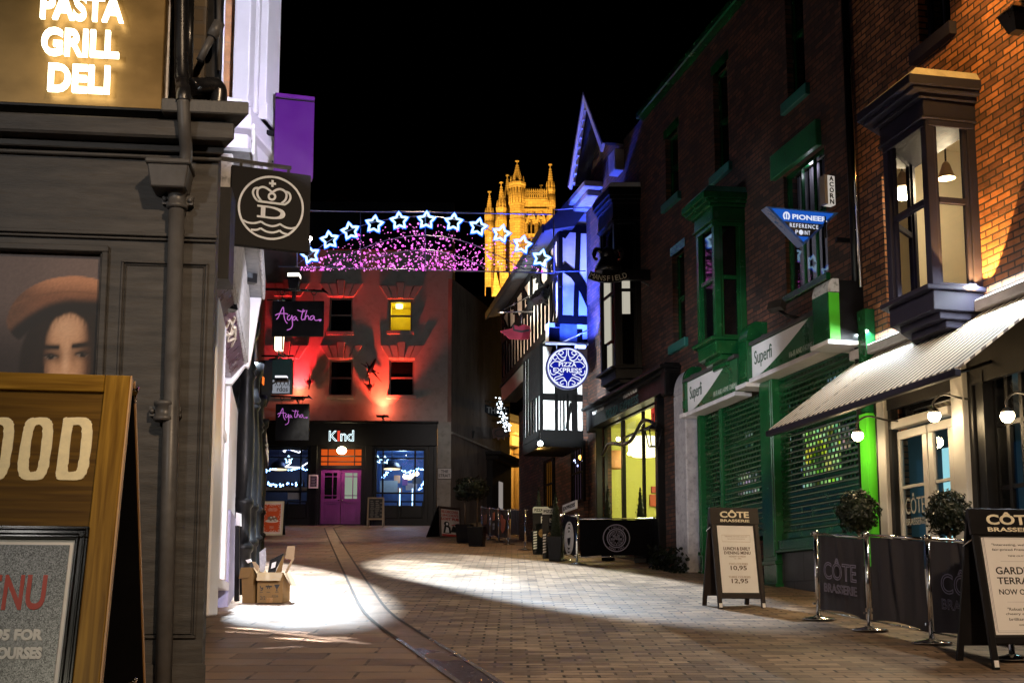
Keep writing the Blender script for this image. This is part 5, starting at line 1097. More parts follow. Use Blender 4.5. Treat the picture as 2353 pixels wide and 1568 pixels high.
for w in (W3, W4, W5): MB(RF).box(w[0]-.06, w[1]+.06, -.01, .08, w[3], w[3]+.16).build('lintel', MT['green'], hs)
# green oriel
def oriel(fr, root, us, p, z0, z1, mat, pane, ov=.2, c0=.45, sill=.5, glow=None, cap=None, two=False, k=1.0):
    """canted oriel of projection p"""
    xc0, xc1, xw1 = rx(us[0], us[3], p), rx(us[1], us[3], p), rx(us[2], us[3]); xw0 = xc0 - c0
    def pl(k): return [(xw0-k*.6, .1), (xw0-k*.6, -.0), (xc0-k*.5, -p-k), (xc1+k*.5, -p-k), (xw1+k*.6, -.0), (xw1+k*.6, .1)]
    m = MB(fr); m.plan(pl(ov), z1-.16*k, z1).plan(pl(ov*.75), z1-.24*k, z1-.16*k-.001).plan(pl(ov*.35), z1-.32*k, z1-.24*k-.001).plan(pl(.02), z1-.62*k, z1-.32*k-.001).plan(pl(.05), z1-.66*k, z1-.62*k-.001)
    m.build('cornice', mat, root, bevel=.008)
    if cap: MB(fr).hexa([(a, b, z1+.001) for a, b in pl(ov*.9)], [(a, b, z1+.10) for a, b in pl(ov*.5)]).build('cap', cap, root)
    zs = z0 + sill
    m = MB(fr); m.plan(pl(.09), zs-.05, zs).plan(pl(.0), z0+.16, zs-.051).plan(pl(-.10), z0+.08, z0+.159).plan(pl(-.2), z0, z0+.079)
    m.build('apron', mat, root, bevel=.008)
    faces = [((xw0, 0), (xc0, -p)), ((xc0, -p), (xc1, -p)), ((xc1, -p), (xw1, 0))]
    zt = z1 - .66*k
    for i, (a, b) in enumerate(faces):
        o = fr.w(a[0], a[1], 0); e = fr.w(b[0], b[1], 0); f2 = Fr(o, e - o); L = (e - o).length
        m = MB(f2); m.box(.0, .10, .0, .10, zs, zt).box(L-.10, L, .0, .10, zs, zt).box(.03, L-.03, -.012, .02, zt-.07, zt-.001)
        m.build('corner_post', mat, root, bevel=.006)
        if two and i: zm = (zs+zt)/2; MB(f2).box(.1, L-.1, .0, .1, zm-.1, zm+.1).build('spandrel', mat, root); parts_ = [(zs, zm-.1), (zm+.1, zt)]
        else: parts_ = [(zs, zt)]
        for za, zb_ in parts_: sash(f2, root, .10, L-.10, za, zb_, .03, mat, pane[i], 2 if (i == 1 and L > 1.1 and not glow) else 1, .52, .045)
    return faces, zs, zt
og_ = thing('oriel_window', 'dark green canted oriel window above the small hifi sign', 'bay window', RF.w(rx(1650), -.3, rz(1645, 818, .5)))
ox1 = rx(1716, 640); ox0 = rx(1590, 640)
oz0, oz1 = rz(1645, 835, .5), rz(1604, 440, .75)
oriel(RF, og_, (1600, 1642, 1714, 640), .50, oz0, oz1, MT['green'], [MT['dglass']]*3, .20, .5, .42, k=.68, cap=M('teal lead flashing', (.06,.26,.24), .5, var=.3))
# white chair back seen in the oriel
a = rr(1660, 770, 1690, 715, .2); 
fr = Fr(RF.w(ox1 - .42, -.50, 0), RF.w(ox1, 0, 0) - RF.w(ox1 - .42, -.50, 0)); Lc = .65
b = Rct(fr, 1662, 655, 1694, 765)
MB(fr).prism([(b[0], b[2]), (b[1], b[2] + .14), (b[1], b[3]), (b[0], b[3]-.12)], .048, .052).build('blind', MT['paper'], og_); m = MB(fr)
for i in range(5): m.box(b[0]+.05+.05*i, b[0]+.065+.05*i, .040, .047, b[3]-.30, b[3]-.24)
m.build('blind_pattern', MT['ink'], og_)
# hifi fascia signs
def hifi(u0, v0, v1, u1, v2, v3, lab):
    xa, zt = RF.sz(u0, v0, .25); zb_ = RF.sz(u0, v1, .25)[1]; xb = rx(u1, (v2+v3)/2, .25)
    s = thing('shop_sign', lab, 'sign', RF.w(xa, -.25, zb_)); w, h = xb - xa, zt - zb_
    f = Fr(RF.w(xa, -.25, zb_), RF.X)
    MB(f).box(0, w, 0, .22, 0, h).build('panel', M('green sign panel', (.02,.10,.04), .3, var=.15), s)
    MB(f).prism([(0.01,.01)] + [(w*(.15 + .65*t), h*(.03 + .95*t**1.25)) for t in [i/12 for i in range(13)]] + [(.01, h-.01)], -.004, .0).build('white_swoosh', M('white sign face', (.72,.72,.74), .35, var=.04), s)
    m = MB(f); m.text('Superfi', w*.10, w*.34, h*.26, h*.80, -.005, th=.004); m.build('lettering', M('dark green letter', (.01,.06,.03), .4), s)
    MB(f).text('HI-FI AND HOME CINEMA', w*.56, w*.985, h*.14, h*.30, 0, th=.004).build('small_lettering', M('pale green letter', (.35,.42,.36), .5), s)
    MB(f).box(-.02, w+.02, -.06, .22, -.07, -.004).build('bottom_rail', M('white rail', (.55,.53,.55), .4, var=.2), s, bevel=.006)
    m = MB(f); m.box(0, w, -.05, .24, h+.004, h+.05); 
    for i in range(int(w/.11)): m.box(i*.11, i*.11+.1, .0+.03*random.random(), .24, h+.05, h+.06+.05*random.random())
    m.build('slate_capping', MT['lead'], s); return s, f, w, h
hifi(1717, 800, 875, 1897, 690, 776, 'large green and white swoosh fascia sign above the big shutter')
hifi(1574, 880, 950, 1694, 821, 887, 'smaller green and white swoosh fascia sign under the green oriel')
# consoles
def console(x0, x1, z0, z1, d, mat, lab, cap):
    s = thing('console', lab, 'console', RF.w(x0, -d, z0)); zc_ = z1 - (x1-x0)*.0
    MB(RF).box(x0, x1, -d, 0, z0, z1).box(x0+.03, x1-.03, -d-.02, -d+.01, z0+.08, z1-.3).build('block', mat, s, bevel=.008)
    pr = [(-d + d*.5*(1-math.cos(R(t))), z1 + .28*math.sin(R(t))) for t in range(0, 100, 10)] + [(0, z1 + .28), (0, z1)]
    MB(RF).prof(pr, x0-.01, x1+.01).build('arched_cap', cap, s)
    MB(RF).box(x0-.04, x1+.04, -d-.05, 0, z0-.07, z0-.004).build('base_shelf', M('white shelf', (.6,.58,.6), .45), s, bevel=.006); return s
x0 = rx(1697, 830, .33); console(x0, x0 + .30, rz(1700, 887, .3), rz(1700, 790, .3), .33, MT['green'], 'dark green arched console between the two hifi signs', MT['green'])
x0 = rx(1574, 915, .3); console(x0 - .12, x0 - .005, SLz1, rz(1574, 878, .3), .3, MT['green'], 'narrow green console at the far end of the small hifi sign', MT['green'])
x0 = rx(1900, 740, .30); z0 = rz(1905, 776, .55); z1 = rz(1905, 662, .55)
fE = Fr(RF.w(x0 + .42, -.55, 0), RF.Y, (0,0,1))   # end face, looking down the street
s = thing('console', 'bright lime green boxed console with white arched cap at the hifi shop end', 'console', RF.w(x0, -.5, z0))
dI = 0
for t in range(1, 60):
    if fE.sz(1941, 720)[0] > 0: break
uE0, uE1 = fE.sz(1905, 720)[0], fE.sz(1941, 720)[0]
fE = Fr(RF.w(x0 + .42, -.50, 0), RF.Y)
wE = .15
MB(fE).box(0, wE, 0.012, .42, z0, z1).build('block', MT['green'], s, bevel=.006); MB(fE).box(.012, wE, -.004, .0115, z0+.01, z1-.01).build('end_panel', MT['lime'], s)  # end panel in a brighter green, the light on it put into colour
MB(fE).prism([(0,z1)] + [(wE*.5*(1-math.cos(R(t))), z1 + .17*math.sin(R(t))) for t in range(10, 91, 10)] + [(wE, z1+.17), (wE, z1)], -.01, .42).build('arched_cap', MT['oldwhite'], s)
MB(fE).box(-.05, .55, -.05, .42, z0-.06, z0-.004).build('base_shelf', MT['white'], s, bevel=.006)
MB(fE).box(wE+.005, .49, .01, .42, z0, z1+.16).build('shaded_half', MT['black'], s)  # black block stands for the shaded half of the console end
# shutters
def shutter(x0, x1, z0, z1, y, lab, solid=5):
    s = thing('roller_shutter', lab, 'shutter', RF.w((x0+x1)/2, y, z0)); m = MB(RF); pitch = .078; n = int((z1-z0)/pitch); sw, bw = .075, .03
    for i in range(n):
        za = z0 + i*pitch
        # rounded slat
        m.prof([(y+.0, za), (y-.012, za+.010), (y-.016, za+.022), (y-.010, za+.036), (y, za+.040)], x0, x1)
        if i < solid or i % 9 == 8: m.box(x0, x1, y-.004, y+.004, za+.040, za+pitch)
        else:
            x = x0 + (.02 if i % 2 else .055)
            while x < x1: m.box(x, min(x+bw, x1), y-.004, y+.004, za+.040, za+pitch); x += sw + bw
    m.build('slats', MT['greenp'], s, recalc=True)
    MB(RF).box(x0, x1, y-.03, y+.02, z0-.09, z0-.002).build('bottom_bar', MT['green'], s, bevel=.006); return s
post = rx(1650, 1050, .1)
shutter(post + .06, SL[1] - .01, SL[2] + .15, SL[3] - .02, -.02, 'left wide perforated green roller shutter behind the menu board')
shutter(SL[0] + .04, post - .06, SL[2] + .15, SL[3] - .02, -.02, 'narrow perforated green roller shutter beside the white buttress')
shutter(SR[0] + .04, SR[1] - .03, SR[2] + .10, SR[3] - .02, -.02, 'large perforated green roller shutter glowing with lime and cyan light', 7)
m = MB(RF)
zg0 = gA(0) - .2
def pil(m, x0, x1, d, z0, z1):
    m.box(x0, x1, -d, .1, z0, z1).box(x0+.03, x1-.03, -d-.015, -d+.01, z0+.55, z1-.1).box(x0-.03, x1+.03, -d-.03, .1, z0, z0+.18).box(x0-.02, x1+.02, -d-.025, .1, z0+.44, z0+.5)
m2 = [(rx(1750, 1150, .15), rx(1779, 1150, .15), .15, SR[3]), (SL[0]-.06, SL[0]+.05, .12, SL[3]), (post-.05, post+.05, .06, SL[3])]
for a, b, d, zt in m2:
    m = MB(RF); pil(m, a, b, d, gA((a+b)/2) - .15, zt); m.build('pilaster', MT['green'], hs, bevel=.008)
m = MB(RF); a, b = rx(1978, 1050, .15), rx(1996, 1050, .15); zlm = rz(1985, 950, .15)
for i in range(6): m.box(a + (b-a)*i/6, a + (b-a)*(i+.75)/6, -.16, -.14, gA(b), zlm)
m.box(a, b, -.14, .1, gA(b) - .2, zlm); m.build('pilaster', MT['lime'], hs, label='bright lime fluted pilaster'); MB(RF).box(a, b, -.13, .1, zlm+.004, SR[3]+.3).build('pilaster', MT['green'], hs)  # lower section brighter, lamplight put into its paint colour
m = MB(RF); m.box(SR[0], a, -.12, .1, SR[2]-.14, SR[2]-.004).box(SR[0], a, -.15, .1, SR[2]-.18, SR[2]-.141); m.build('shop_sill', MT['green'], hs, bevel=.006)
MB(RF).box(SR[0], a, -.06, .1, gA(2) - .8, SR[2]-.185).build('stall_riser', BRICK('grey tiles', (.05,.05,.055), (.04,.04,.045), (.02,.02,.02), bw=.6, rh=.4, rough=.5, bump=.2), hs)
# shop interior with lit displays
room(RF, hs, SL[0], SR[1], .25, 2.2, gA(0) - .5, SR[3], M('dark shop interior', (.03,.05,.04), .7), 'interior')
def SHELF(col, st):
    m, nt, N, L = mk('lit display'); out = N.new('ShaderNodeOutputMaterial'); e = N.new('ShaderNodeEmission'); L.new(e.outputs[0], out.inputs[0])
    tc = N.new('ShaderNodeTexCoord'); v = N.new('ShaderNodeTexVoronoi'); v.distance = 'CHEBYCHEV'; v.inputs['Scale'].default_value = 5; L.new(tc.outputs['UV'], v.inputs['Vector'])
    x = N.new('ShaderNodeMix'); x.data_type = 'RGBA'; x.inputs[0].default_value = .35; x.inputs[6].default_value = (*col, 1); L.new(v.outputs['Color'], x.inputs[7]); L.new(x.outputs[2], e.inputs[0])
    n = N.new('ShaderNodeTexNoise'); n.inputs['Scale'].default_value = 3.5; L.new(tc.outputs['UV'], n.inputs['Vector']); r = N.new('ShaderNodeMapRange'); r.inputs[1].default_value = .38; r.inputs[2].default_value = .62; r.inputs[3].default_value = .08*st; r.inputs[4].default_value = 1.15*st; L.new(n.outputs[0], r.inputs[0]); L.new(r.outputs[0], e.inputs[1]); return m
for u0, v0, u1, v1, col, st, lab, y in ((1808, 925, 1818, 1210, (.25,.85,.9), .9, 'upright cyan strip light behind the large shutter', .5), (1842, 945, 1930, 1130, (.36,.80,.0), .95, 'lime green lit display screen behind the large shutter', .6), (1840, 1075, 1925, 1120, (.3,.75,.9), .7, 'cyan lit shelf strip behind the large shutter', .8), (1915, 985, 1950, 1030, (.8,.6,.4), .5, 'pale warm poster behind the large shutter', .7), (1900, 830, 1958, 900, (.05,.5,.55), .6, 'teal light high behind the large shutter', .8), (1830, 1130, 1920, 1170, (.02,.10,.16), .5, 'dim blue display low behind the large shutter', .9), (1850, 830, 1870, 870, (.1,.5,.6), .6, 'small cyan light top left behind the large shutter', .9), (1695, 1090, 1740, 1130, (.5,.55,.55), .5, 'white price cards low behind the left shutter', .5), (1672, 930, 1690, 960, (.05,.4,.45), .5, 'teal indicator light high behind the left shutter', .6), (1690, 1000, 1725, 1030, (.05,.2,.22), .5, 'faint teal stereo display behind the left shutter', .7)):
    b = rr(u0, v0, u1, v1, -y); MB(RF).box(b[0], b[1], y, y+.03, b[2], b[3]).build('display_light', SHELF(col, st), None, label=lab, cat='display light')
# whitewashed buttress and wall
wm = M('whitewashed brick', (.34,.33,.36), .85, var=.25, vs=4, bump=.6, bs=12, dirt=.35)
s = thing('buttress', 'whitewashed round topped buttress left of the green shutters', 'buttress', RF.w(rx(1550), -.2, gA(rx(1550))))
xb0, xb1 = rx(1548, 1000, .24), rx(1575, 1000, .24); zt = rz(1560, 905, .24)
m = MB(RF); m.prism([(xb0, gA(xb0)-.3), (xb1, gA(xb1)-.3), (xb1, zt)] + [(xb0 + (xb1-xb0)*(1-math.sin(R(t))), zt + .28*(1-math.cos(R(t)))) if False else (xb1 - (xb1-xb0)*t/90, zt + .42*math.cos(R(90-t*0.0))*0 + .38*math.sin(math.pi/2*(1 - t/90))*0 + .0) for t in (90,)], -.24, 0)
m.prof([(-.24, zt)] + [(-.24 + .24*(1-math.cos(R(t))), zt + .45*math.sin(R(t))) for t in range(10, 91, 10)] + [(0, zt)], xb0, xb1)
m.build('block', wm, s, bevel=.02)
MB(RF).box(xb1 + .002, SL[0]-.08, -.012, .05, gA(0)-1, SLz1).build('painted_wall', wm, hs)
m = MB()
for i in range(260):
    b = RF.w(rx(1570) + random.uniform(-.5, .9), -.3 - random.random()*.25, 0); z = gz(b.y) + random.random()**1.5*.4; d = Vector((random.gauss(0,1), random.gauss(0,1), random.gauss(0,1))).normalized()*.035; e = d.orthogonal()*1
    m.face([b + Vector((0,0,z)) - d, b + Vector((0,0,z)) + e, b + Vector((0,0,z)) + d, b + Vector((0,0,z)) - e])
m.build('weeds', MT['leaf'], None, label='low weeds growing at the foot of the whitewashed buttress', cat='weeds', kind='stuff', recalc=False)
# rain pipes, cables, small lights
s = thing('drainpipe', 'thin black drainpipe between the hifi shop and the brasserie', 'drainpipe', RF.w(rx(1965), -.08, 2))
MB(RF).tube([(rx(1976, 640, .08), -.08, rz(1976, 660, .08)), (rx(1954, 190, .08), -.08, rz(1954, 150, .08))], .022, 10).build('pipe', MT['chrome'], s); MB(RF).tube([(rx(1985), -.06, 1.5), (rx(1985), -.06, 9)], .05, 10).build('downpipe', MT['black'], s)
# hanging signs on the hifi shop: triangle and vertical acorn sign
A, B, C_ = P(1760, 479, 14.9), P(1926, 483, 15.15), P(1848, 562, 15.0)
fr = Fr((A.x, A.y, C_.z), (B.x-A.x, B.y-A.y, 0)); a, b, c = fr.loc(A), fr.loc(B), fr.loc(C_)
s = thing('hanging_sign', 'blue triangular hanging sign with white lettering on a black band', 'sign', fr.w(c[0], 0, 0)); w = b[0]; h = (a[2]+b[2])/2
tri = lambda k, dz=0: [(c[0] + (0-c[0])*k, h*.66 + (h - h*.66)*k), (c[0] + (w-c[0])*k, h*.66 + (h-h*.66)*k), (c[0], h*.66 - h*.66*k)]
MB(fr).prism(tri(1), 0, .16).build('case', M('blue enamel', (.03,.10,.36), .3), s, bevel=.004)
MB(fr).prism(tri(.86), -.006, 0).build('blue_face', E('lit blue face', (.015,.12,.62), .75), s)
q = tri(.86); zA, zB = h*.62, h*.24
xw = lambda z, sgn: c[0] + sgn * ((w*.5)*.86*(z - q[2][1])/(q[0][1]-q[2][1]))
MB(fr).prism([(xw(zB,-1), zB), (xw(zB,1), zB), (xw(zA,1), zA), (xw(zA,-1), zA)], -.010, -.004).build('black_band', MT['ink'], s)
wl_ = E('lit white letters', (.8,.85,1), .9)
m = MB(fr); m.text('PIONEER', w*.35, w*.83, h*.70, h*.84, -.007, th=.004, bold=.03)
m.stroke([(w*.27 + .055*w*math.cos(R(t))*.7, h*.77 + .1*h*math.sin(R(t))) for t in range(-60, 245, 15)], .02*w, -.011, -.006); m.box(w*.262, w*.278, -.011, -.006, h*.68, h*.84)
m.text('REFERENCE', w*.31, w*.70, h*.47, h*.58, -.011, th=.004, space=1.25).text('P', w*.385, w*.42, h*.29, h*.40, -.011, th=.004).text('INT', w*.50, w*.585, h*.29, h*.40, -.011, th=.004, space=1.3); m.prism(arc(w*.46, h*.345, .028*w, 0, 345, 20, .07*h), -.015, -.011)
m.build('lettering', wl_, s)
m = MB(RF); p = RF.loc(B); m.box(p[0]-.03, p[0]+.03, p[1]-.05, 0, p[2]-.42, p[2]-.37).tube([(p[0], p[1]-.2, p[2]-.38), (p[0], p[1]-.2, p[2]-.1)], .02, 6); m.build('bracket', MT['black'], s)
fr, w, h = quadframe(1899, 402, 1917, 405, 1903, 468, 14.9, 14.95)
s = thing('hanging_sign', 'narrow white vertical sign with stacked black letters above the blue triangle', 'sign', fr.w(0,0,0))
w = P(1926, 440, 14.95).x - P(1906, 440, 14.95).x
MB(fr).box(0, w, 0, .10, 0, h).build('board', E('dim lit sign face', (.75,.68,.60), .62), s)
m = MB(fr); n = 5
for i, ch in enumerate('ACORN'): m.text(ch, w*.22, w*.80, h*(1 - (i+.93)/n), h*(1 - (i+.12)/n), 0, th=.006, bold=.02)
m.build('lettering', MT['ink'], s); MB(fr).box(-.05, -.004, 0, .1, .0, h).build('side_panel', M('grey side panel', (.2,.2,.22), .5), s); MB(fr).box(w*.3, w*1.8, .03, .08, h*.4, h*.45).build('bracket', MT['black'], s)
b = RF.loc(P(1782, 712, 16.2)); s = thing('security_light', 'small grey tilted security light above the large hifi sign', 'light', RF.w(*b))
MB(RF.sub(b[0], b[1], b[2], .5, .4)).box(-.11, .11, -.06, .06, 0, .12).build('head', MT['greypipe'], s); m = MB(RF); m.tube([(b[0], b[1]+.05, b[2]), (b[0]+.1, b[1]+.12, b[2]-.1), (b[0]+.1, 0, b[2]-.15)], .025, 8); m.build('arm', MT['black'], s)
# ---------------------------------------------------------------- brasserie
xC = rx(2700, 1000); br = thing('brasserie', 'orange lit brick brasserie with slate grey bay, awning and shopfront', 'restaurant', RF.w(rx(2200), 0, gA(rx(2200))))
aw0 = rx(1972, 830); awz = rz(1972, 830)
WB = rr(2098, -200, 2187, 110); WB = (WB[0], WB[1], rz(2098, 128), rz(2098, 128) + 2.4)
door = (rx(2052, 1050), rx(2190, 1050)); dtop = rz(2060, 985); 
wd0, wd1 = rx(2274, 1000), rx(2352, 1000)
bx0, bx1 = rx(2012, 700), rx(2258, 700)
bay_z0, bay_z1 = rz(2157, 740, .6), rz(2092, 184, .85) + .10
MB(RF).wall(xB + .004, xC, gA(xC) - 1.5, 12, [WB, (door[0], door[1], gA(door[0]) - .8, dtop + .42), (wd0, wd1 + .5, gA(wd0) + .7, dtop + .35), (bx0 + .25, bx1 - .04, bay_z0 + .45, bay_z1 - .34)], 0, .2).build('wall', MT['brickR'], br)
sash(RF, br, *WB, .12, MT['navy'], MT['dglass'], 2, .5)
MB(RF).box(WB[0]-.1, WB[1]+.1, -.09, .1, WB[2]-.15, WB[2]).build('sill', MT['navy'], br)
bw_ = thing('bay_window', 'slate grey canted bay window with lit cream room above the striped awning', 'bay window', RF.w((bx0+bx1)/2, -.3, bay_z0))
oriel(RF, bw_, (2036, 2138, 2254, 560), .60, bay_z0, bay_z1, MT['navy'], [MT['glass']]*3, .24, .5, .42, k=.66, glow=True, cap=M('stone cap', (.30,.28,.24), .9, var=.3, bump=.4))
ceil = rz(2180, 292, -.85)
rmat = M('cream room wall', (.55,.48,.34), .8, var=.06, vs=2)
room(RF, br, bx0 - .3, bx1 + 1.2, .26, 2.9, bay_z0 + .3, ceil + .01, rmat)
q = RF.sz(2173, 392, -.55); q = (q[0], .55, q[1]); 
pl_ = thing('pendant_lamp', 'bell shaped glowing pendant lamp inside the slate bay window', 'lamp', RF.w(*q))
MB(RF).lathe(q[0], q[1], [(.105,q[2]-.10),(.10,q[2]-.09),(.07,q[2]-.0),(.045,q[2]+.08),(.02,q[2]+.11)], 16).build('lamp_shade', M('amber shade', (.5,.35,.2), .4), pl_); MB(RF).ball((q[0], q[1], q[2]-.04), .05, 10, 6).build('bulb', E('warm lamp bulb', (1,.86,.62), 45), pl_)
MB(RF).tube([(q[0], q[1], q[2]+.1), (q[0], q[1], ceil)], .012, 6).lathe(q[0], q[1], [(.06,ceil-.05),(.03,ceil-.1)], 10).build('cord', MT['black'], pl_)
light('POINT', RF.w(q[0], q[1], q[2] - .16), 75, (1,.80,.50), .1)
m = MB(RF)
for r0, r1, zz in ((.62,.50,.06),(.42,.34,.05)): m.lathe(q[0], q[1]+.25, [(r0,ceil-zz),(r0,ceil-.01),(r1,ceil-.01),(r1,ceil-zz),(r0,ceil-zz)], 28, False)
m.build('ceiling_ring', MT['white'], br)
# awning
d_aw = RF.loc(P(1770, 985, 15.0)); 
s = thing('awning', 'cream and charcoal striped awning over the brasserie front', 'awning', RF.w(aw0, 0, awz))
pr_ = 1.25; zfr = rz(1770, 985, pr_); xf0 = rx(1770, 985, pr_)
xR = rx(2480, 900); f = MB(RF)
nst = 1
def awn(x0, x1):
    f = MB(RF); f.hexa([(x0,-.02,awz-.03),(x1,-.02,awz-.03),(x1,-pr_,zfr-.02),(x0,-pr_,zfr-.02)], [(x0,-.02,awz),(x1,-.02,awz),(x1,-pr_,zfr+.005),(x0,-pr_,zfr+.005)]); return f
xm_ = rx(1935, 930, .8)
awn(aw0, xm_ - .02).build('canvas', STRIPE('old striped canvas', (.68,.60,.49), (.15,.12,.10), .12, 0, .75, .55, .9), s)
awn(xm_, xR).build('canvas', STRIPE('striped canvas', (.74,.66,.54), (.13,.105,.09), .12, 0, .75, .55), s)
MB(RF).box(aw0, xR, -pr_-.05, -pr_+.02, zfr-.09, zfr-.021).build('front_bar', MT['navy'], s, bevel=.008)
MB(RF).box(aw0-.02, xR, -.12, .0, awz, awz+.12).build('cassette', M('pale cassette', (.45,.42,.42), .4, var=.2), s, bevel=.01)
for x in (aw0 + .3, aw0 + 1.5, aw0 + 2.8): MB(RF).tube([(x, -.02, awz-.55), (x, -pr_+.05, zfr-.05)], .02, 6).build('arm', MT['black'], s)
MB(RF).box(aw0 + .1, xR, -.06, 0, awz-.75, awz-.10).build('fascia', MT['black'], br)
# shopfront woodwork
zg_ = gA(rx(2150)) - .2
m = MB(RF)
for u0, u1, d in ((2016, 2034, .10), (2189, 2218, .12)): x0, x1 = rx(u0, 1050, d), rx(u1, 1050, d); MB(RF).box(x0, x1, -d, .05, zg_, dtop + .55).build('pilaster', MT['frenchgrey'], br, bevel=.01)
m = MB(RF)
for u0, u1, d in ((1998, 2014, .05), (2036, 2050, .05), (2222, 2240, .06), (2246, 2270, .03)): x0, x1 = rx(u0, 1050, d), rx(u1, 1050, d); m.box(x0, x1, -d, .05, zg_-.5, dtop + .6)
m.box(wd0 - .05, xR, -.05, .05, gA(wd0) - 1, gA(wd0) + .7).box(aw0 + .1, xR, -.03, .05, dtop + .46, dtop + .8); m.build('dark_joinery', MT['black'], br, bevel=.008)
MB(RF).box(door[0]+.002, door[1]-.002, -.05, .08, dtop, dtop+.10).build('transom_bar', MT['frenchgrey'], br, bevel=.006)
MB(RF).face([(door[0],.1,dtop+.1),(door[1],.1,dtop+.1),(door[1],.1,dtop+.42),(door[0],.1,dtop+.42)]).build('transom_light', MT['dglass'], br, recalc=False)
dmid = rx(2128, 1060); dzb = gA(dmid) - .03
cote = M('etched letter', (.20,.19,.17), .5)
for a0, a1, nm in ((door[0]+.02, dmid-.01, 0), (dmid+.01, door[1]-.02, 1)):
    m = MB(RF); frame(m, a0, a1, dzb, dtop-.03, .10, .02, .07); m.box(a0+.1, a1-.1, .025, .065, dzb+.1, dzb+.5)
    m.box(a0+.1, a1-.1, .03, .06, dtop-.72, dtop-.68); d = m.build('door', MT['frenchgrey'], br, bevel=.006)
    MB(RF).face([(a0+.1,.05,dzb+.5),(a1-.1,.05,dzb+.5),(a1-.1,.05,dtop-.13),(a0+.1,.05,dtop-.13)]).build('pane', MT['glass'], d, recalc=False)
    wq = a1 - a0 - .26; zc_ = dtop - 1.02
    MB(RF).text('CÔTE', a0+.13, a0+.13+wq, zc_, zc_+.24, .045, th=.004).text('BRASSERIE', a0+.13, a0+.13+wq, zc_-.13, zc_-.05, .045, th=.004).build('lettering', cote, d)
# interior: dark vestibule, cyan lit wall
room(RF, br, door[0]-.5, xR, .26, 2.4, gA(xR) - .5, dtop + .5, M('brasserie interior', (.10,.13,.14), .7))
for u0, v0, u1, v1, col, st, lab, y in ((2163, 1030, 2193, 1250, (.35,.75,.82), 1.0, 'cyan lit wall panel seen through the right brasserie door leaf', .9), (2122, 1020, 2127, 1190, (.45,.9,.95), .9, 'thin cyan lit strip at the edge of the left brasserie door leaf', .9), (2276, 985, 2296, 1090, (.06,.38,.45), .7, 'teal lit wall panel inside the right brasserie window', .8), (2276, 980, 2300, 990, (.6,1,1), 2.2, 'bright cyan downlight glow inside the right brasserie window', .6), (2310, 1025, 2334, 1185, (.75,.78,.55), .95, 'pale lit menu case in the right brasserie window', .35)):
    b = rr(u0, v0, u1, v1, -y); MB(RF).box(b[0], b[1], y, y+.02, b[2], b[3]).build('glow_panel', E('interior glow panel', col, st), None, label=lab, cat='light')  # glowing panels put the lit interior's light into their colour
light('POINT', RF.w(rx(2230), 1.4, dtop), 12, (.5,.9,1), .15)
m = MB(RF); b = rr(2285, 1050, 2300, 1110, -.4); fr_ = Fr(RF.w(b[0], .4, b[2]), RF.X)
m = MB(fr_); k = b[1]-b[0]; hh = b[3]-b[2]
for i in range(16): m.ball((k*random.random(), random.uniform(-.05,.05), hh*(.35+.65*random.random())), random.uniform(.02,.045), 7, 5)
fl_ = thing('flower_vase', 'vase of white flowers inside the right brasserie window', 'vase', fr_.w(k/2,0,0)); m.build('flowers', MT['paper'], fl_); MB(fr_).lathe(k/2, 0, [(.05,-.25),(.07,0),(.04,.15),(.06,hh*.4)], 12).build('vase', MT['ironm'], fl_)
# window right
MB(RF).box(wd0-.006, wd0+.04, .101, .27, gA(wd0)+.6, dtop+.36).box(wd0-.004, wd0+.014, -.07, .049, gA(wd0)+.6, dtop+.36).build('jamb_lining', MT['black'], br)
m = MB(RF); frame(m, wd0, wd1+.5, gA(wd0)+.7, dtop+.35, .05, .05, .1)
for u in (2305, 2338): x = rx(u, 1000); m.box(x-.025, x+.025, .055, .095, gA(wd0)+.75, dtop+.3)
m.box(wd0+.05, wd1+.45, .055, .095, dtop-.25, dtop-.2).box(wd0+.05, wd1+.45, .06, .09, dtop-.9, dtop-.86)
w_ = m.build('window', MT['black'], br); MB(RF).face([(wd0+.05,.075,gA(wd0)+.75),(wd1+.45,.075,gA(wd0)+.75),(wd1+.45,.075,dtop+.3),(wd0+.05,.075,dtop+.3)]).build('pane', MT['glass'], w_, recalc=False)
# wall lamps
for i, (u, v, lab, off) in enumerate(((1970, 1000, 'glowing globe wall lamp beside the lime pilaster', .42), (2146, 955, 'glowing globe wall lamp above the brasserie doors', .30), (2314, 955, 'glowing globe wall lamp over the right brasserie window', .22))):
    x, z = RF.sz(u, v, off); s = thing('wall_lamp', lab, 'wall lamp', RF.w(x, -off, z), 'globe wall lamps under the awning')
    MB(RF).ball((x, -off, z), .068, 14, 9).build('globe', E('warm globe', (1,.80,.48), 38), s)
    MB(RF).tube(spline([(x, -off, z+.09), (x, -off, z+.16), (x+.10, -off*.8, z+.22), (x+.24, -off*.4, z+.16), (x+.3, 0, z+.14)], 5), .012, 8).lathe(x, -off, [(.06,z+.035),(.045,z+.065),(.015,z+.09)], 12).build('bracket', MT['ironm'], s)
    light('POINT', RF.w(x, -off - .12, z - .05), (34, 30, 18)[i], (1,.72,.38), .07)
x, z = RF.sz(2335, 40, .3); s = thing('wall_lantern', 'black lantern silhouette at the upper right edge', 'lantern', RF.w(x, -.3, z))
